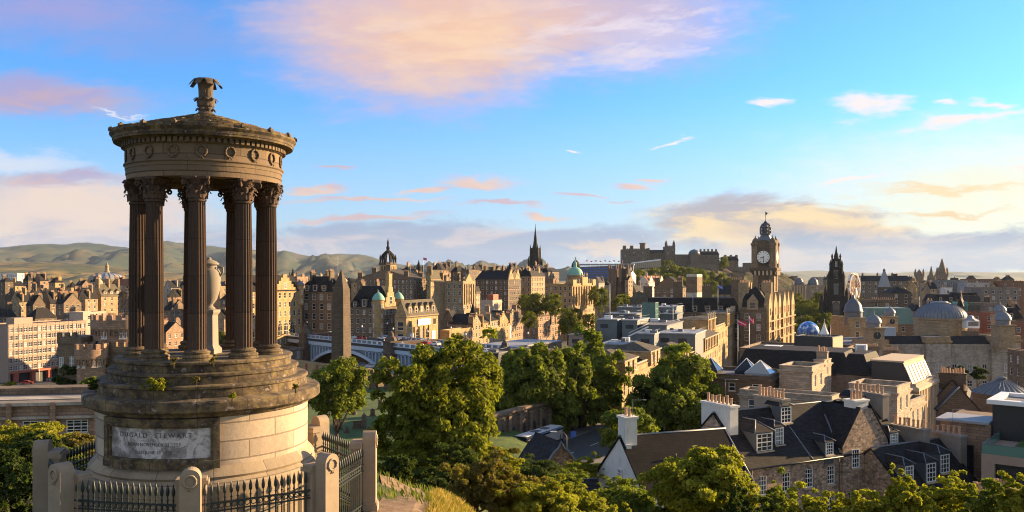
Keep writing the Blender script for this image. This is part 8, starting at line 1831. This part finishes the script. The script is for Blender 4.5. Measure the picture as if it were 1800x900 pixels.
for k, (px, Y, yt, w) in enumerate(((1000, 520, 546, 36), (1012, 500, 556, 36), (1034, 520, 548, 30), (942, 455, 510, 44), (968, 450, 512, 40), (922, 470, 514, 32), (976, 430, 524, 28), (1055, 640, 500, 36), (1044, 620, 508, 24), (1100, 620, 514, 46), (1124, 610, 516, 30), (1010, 420, 538, 30), (998, 410, 542, 40), (1086, 600, 520, 30), (992, 470, 552, 30), (1030, 300, 590, 20))):
    far_tree(f'green tree {["before the bank palace wall", "on the mound under the stone tenement", "beside the lit bank front", "below the twin towered college"][k % 4]}, {["dense dark", "sunlit yellow green", "low spreading", "slim"][k // 4]} crown', px, Y, yt, w, G2)
for k, (px, Y, yt, w) in enumerate(((1402, 700, 515, 30), (1415, 690, 524, 26), (1428, 720, 522, 22), (1438, 740, 524, 20), (1400, 600, 540, 40), (1416, 560, 552, 40), (1436, 600, 540, 36), (1452, 560, 548, 26), (1405, 520, 566, 36), (1440, 520, 566, 30), (1512, 640, 524, 30), (1496, 620, 530, 24), (1398, 500, 585, 40), (1442, 660, 512, 24), (1424, 640, 530, 30), (1392, 640, 530, 26))):
    far_tree(f'dark garden tree {["under the crag", "before the gothic memorial", "beside the ferris wheel", "near the blue dome"][k % 4]}, {["tall", "broad", "small", "crowded"][k // 4]} crown', px, Y, yt, w, G3)
for px, Y, yt, w, lab in ((1680, 287, 640, 30, 'dark small tree growing against the middle windows of the record office'), (1719, 287, 641, 28, 'dark small tree growing against the windows nearer the far pavilion')): tree(lab, px, Y, yt, yt + 34, w, 'leaf_dark', .5, 2200, 26, spiky=.15, clump=.3)
for px, Y, yt, w in ((930, 380, 545, 30), (395, 330, 585, 26), (386, 380, 580, 18), (560, 345, 598, 14)): far_tree(f'small tree between town houses, {["at the market street end", "behind the urn pedestal", "between two temple columns", "by the brown hotel"][[930, 395, 386, 560].index(px)]}', px, Y, yt, w, 'trees among the town houses')
# ------------------------------------------------------------------ dry grass on the bank
def grass(name, label, n, fx, mats, h, seed):
    g = np.random.default_rng(seed); x, y = fx(g, n); z = terr(x, y); L = h * g.uniform(.4, 1.3, n); a = g.uniform(0, 6.28, n); w = .012 + .01 * g.random(n); lean = g.normal(0, .3, (n, 2)) * L[:, None] + np.array([-.12, 0]) * L[:, None]
    dx, dy = np.cos(a) * w, np.sin(a) * w; v = np.zeros((n, 4, 3)); v[:, 0] = np.stack([x - dx, y - dy, z - .03], 1); v[:, 1] = np.stack([x + dx, y + dy, z - .03], 1); v[:, 2] = np.stack([x + lean[:, 0] * .5 + dx * .7, y + lean[:, 1] * .5 + dy * .7, z + L * .65], 1); v[:, 3] = np.stack([x + lean[:, 0], y + lean[:, 1], z + L], 1)
    stuff(ob(name, fastmesh(name, v.reshape(-1, 3), np.arange(n * 4).reshape(-1, 4), mats)), label, 'grass')
def bank(g, n):
    x = g.uniform(-2.6, 1.4, n); y = g.uniform(19, 33, n); k = np.abs(x + 3.1 + np.clip(y - 25, 0, 9) * .2) > .8; return x[k], y[k]
def grass_n(name, label, n, fx, mats, h, seed):
    g = np.random.default_rng(seed); x, y = fx(g, n); grass(name, label, len(x), lambda g_, n_: (x, y), mats, h, seed)
grass_n('dry_grass', 'dry golden grass covering the bank beside the dirt path', 30000, bank, 'grass_blade', .24, 5)
grass_n('green_weeds', 'green weeds mixed into the dry bank beside the path', 5000, bank, 'leaf_lime', .2, 9)
grass_n('hillside_grass', 'rough green grass on the slope around the temple', 16000, lambda g, n: (g.uniform(-16, 12, n), g.uniform(24, 46, n)), 'leaf_lime', .3, 6)
# ------------------------------------------------------------------ air
N_ = bpy.data.materials.new('haze_air'); N_.use_nodes = True; M['haze'] = N_; N_.node_tree.nodes.clear(); _n = NT(N_.node_tree)
_v = _n.new('ShaderNodeVolumePrincipled', {'Color': (.62, .78, 1.0, 1), 'Density': HAZE, 'Anisotropy': .2}); _o = _n.new('ShaderNodeOutputMaterial'); _n.l.new(_v.outputs[0], _o.inputs['Volume'])
stuff(MB().box(-22000, 22000, -22000, 22000, -120, 620).build('haze', 'haze'), 'thin bluish evening haze over the city and far hills', 'haze')

for k, (px, Y, py, lab) in enumerate(((1275, 88, 690, 'thin television aerial on the white stack of the long stone house'), (1675, 92, 742, 'thin television aerial between the pot rows of the low stone house'), (1112, 80, 728, 'small aerial bent over the white cottage chimney'))):
    t = thing('aerial', lab, 'aerial', (xof(px, Y), Y, zof(py, Y) - .5)); MB().tube([(0, 0, 0), (0, 0, 1.9)], .03, 4).build('mast', 'lead', t); m = MB(); m.tube([(-.1, 0, 1.85), (1.3, 0, 1.85)], .025, 4)
    for q in range(6): m.tube([(.1 + q * .22, -.3, 1.85), (.1 + q * .22, .3, 1.85)], .015, 4)
    m.build('antenna', 'lead', t)
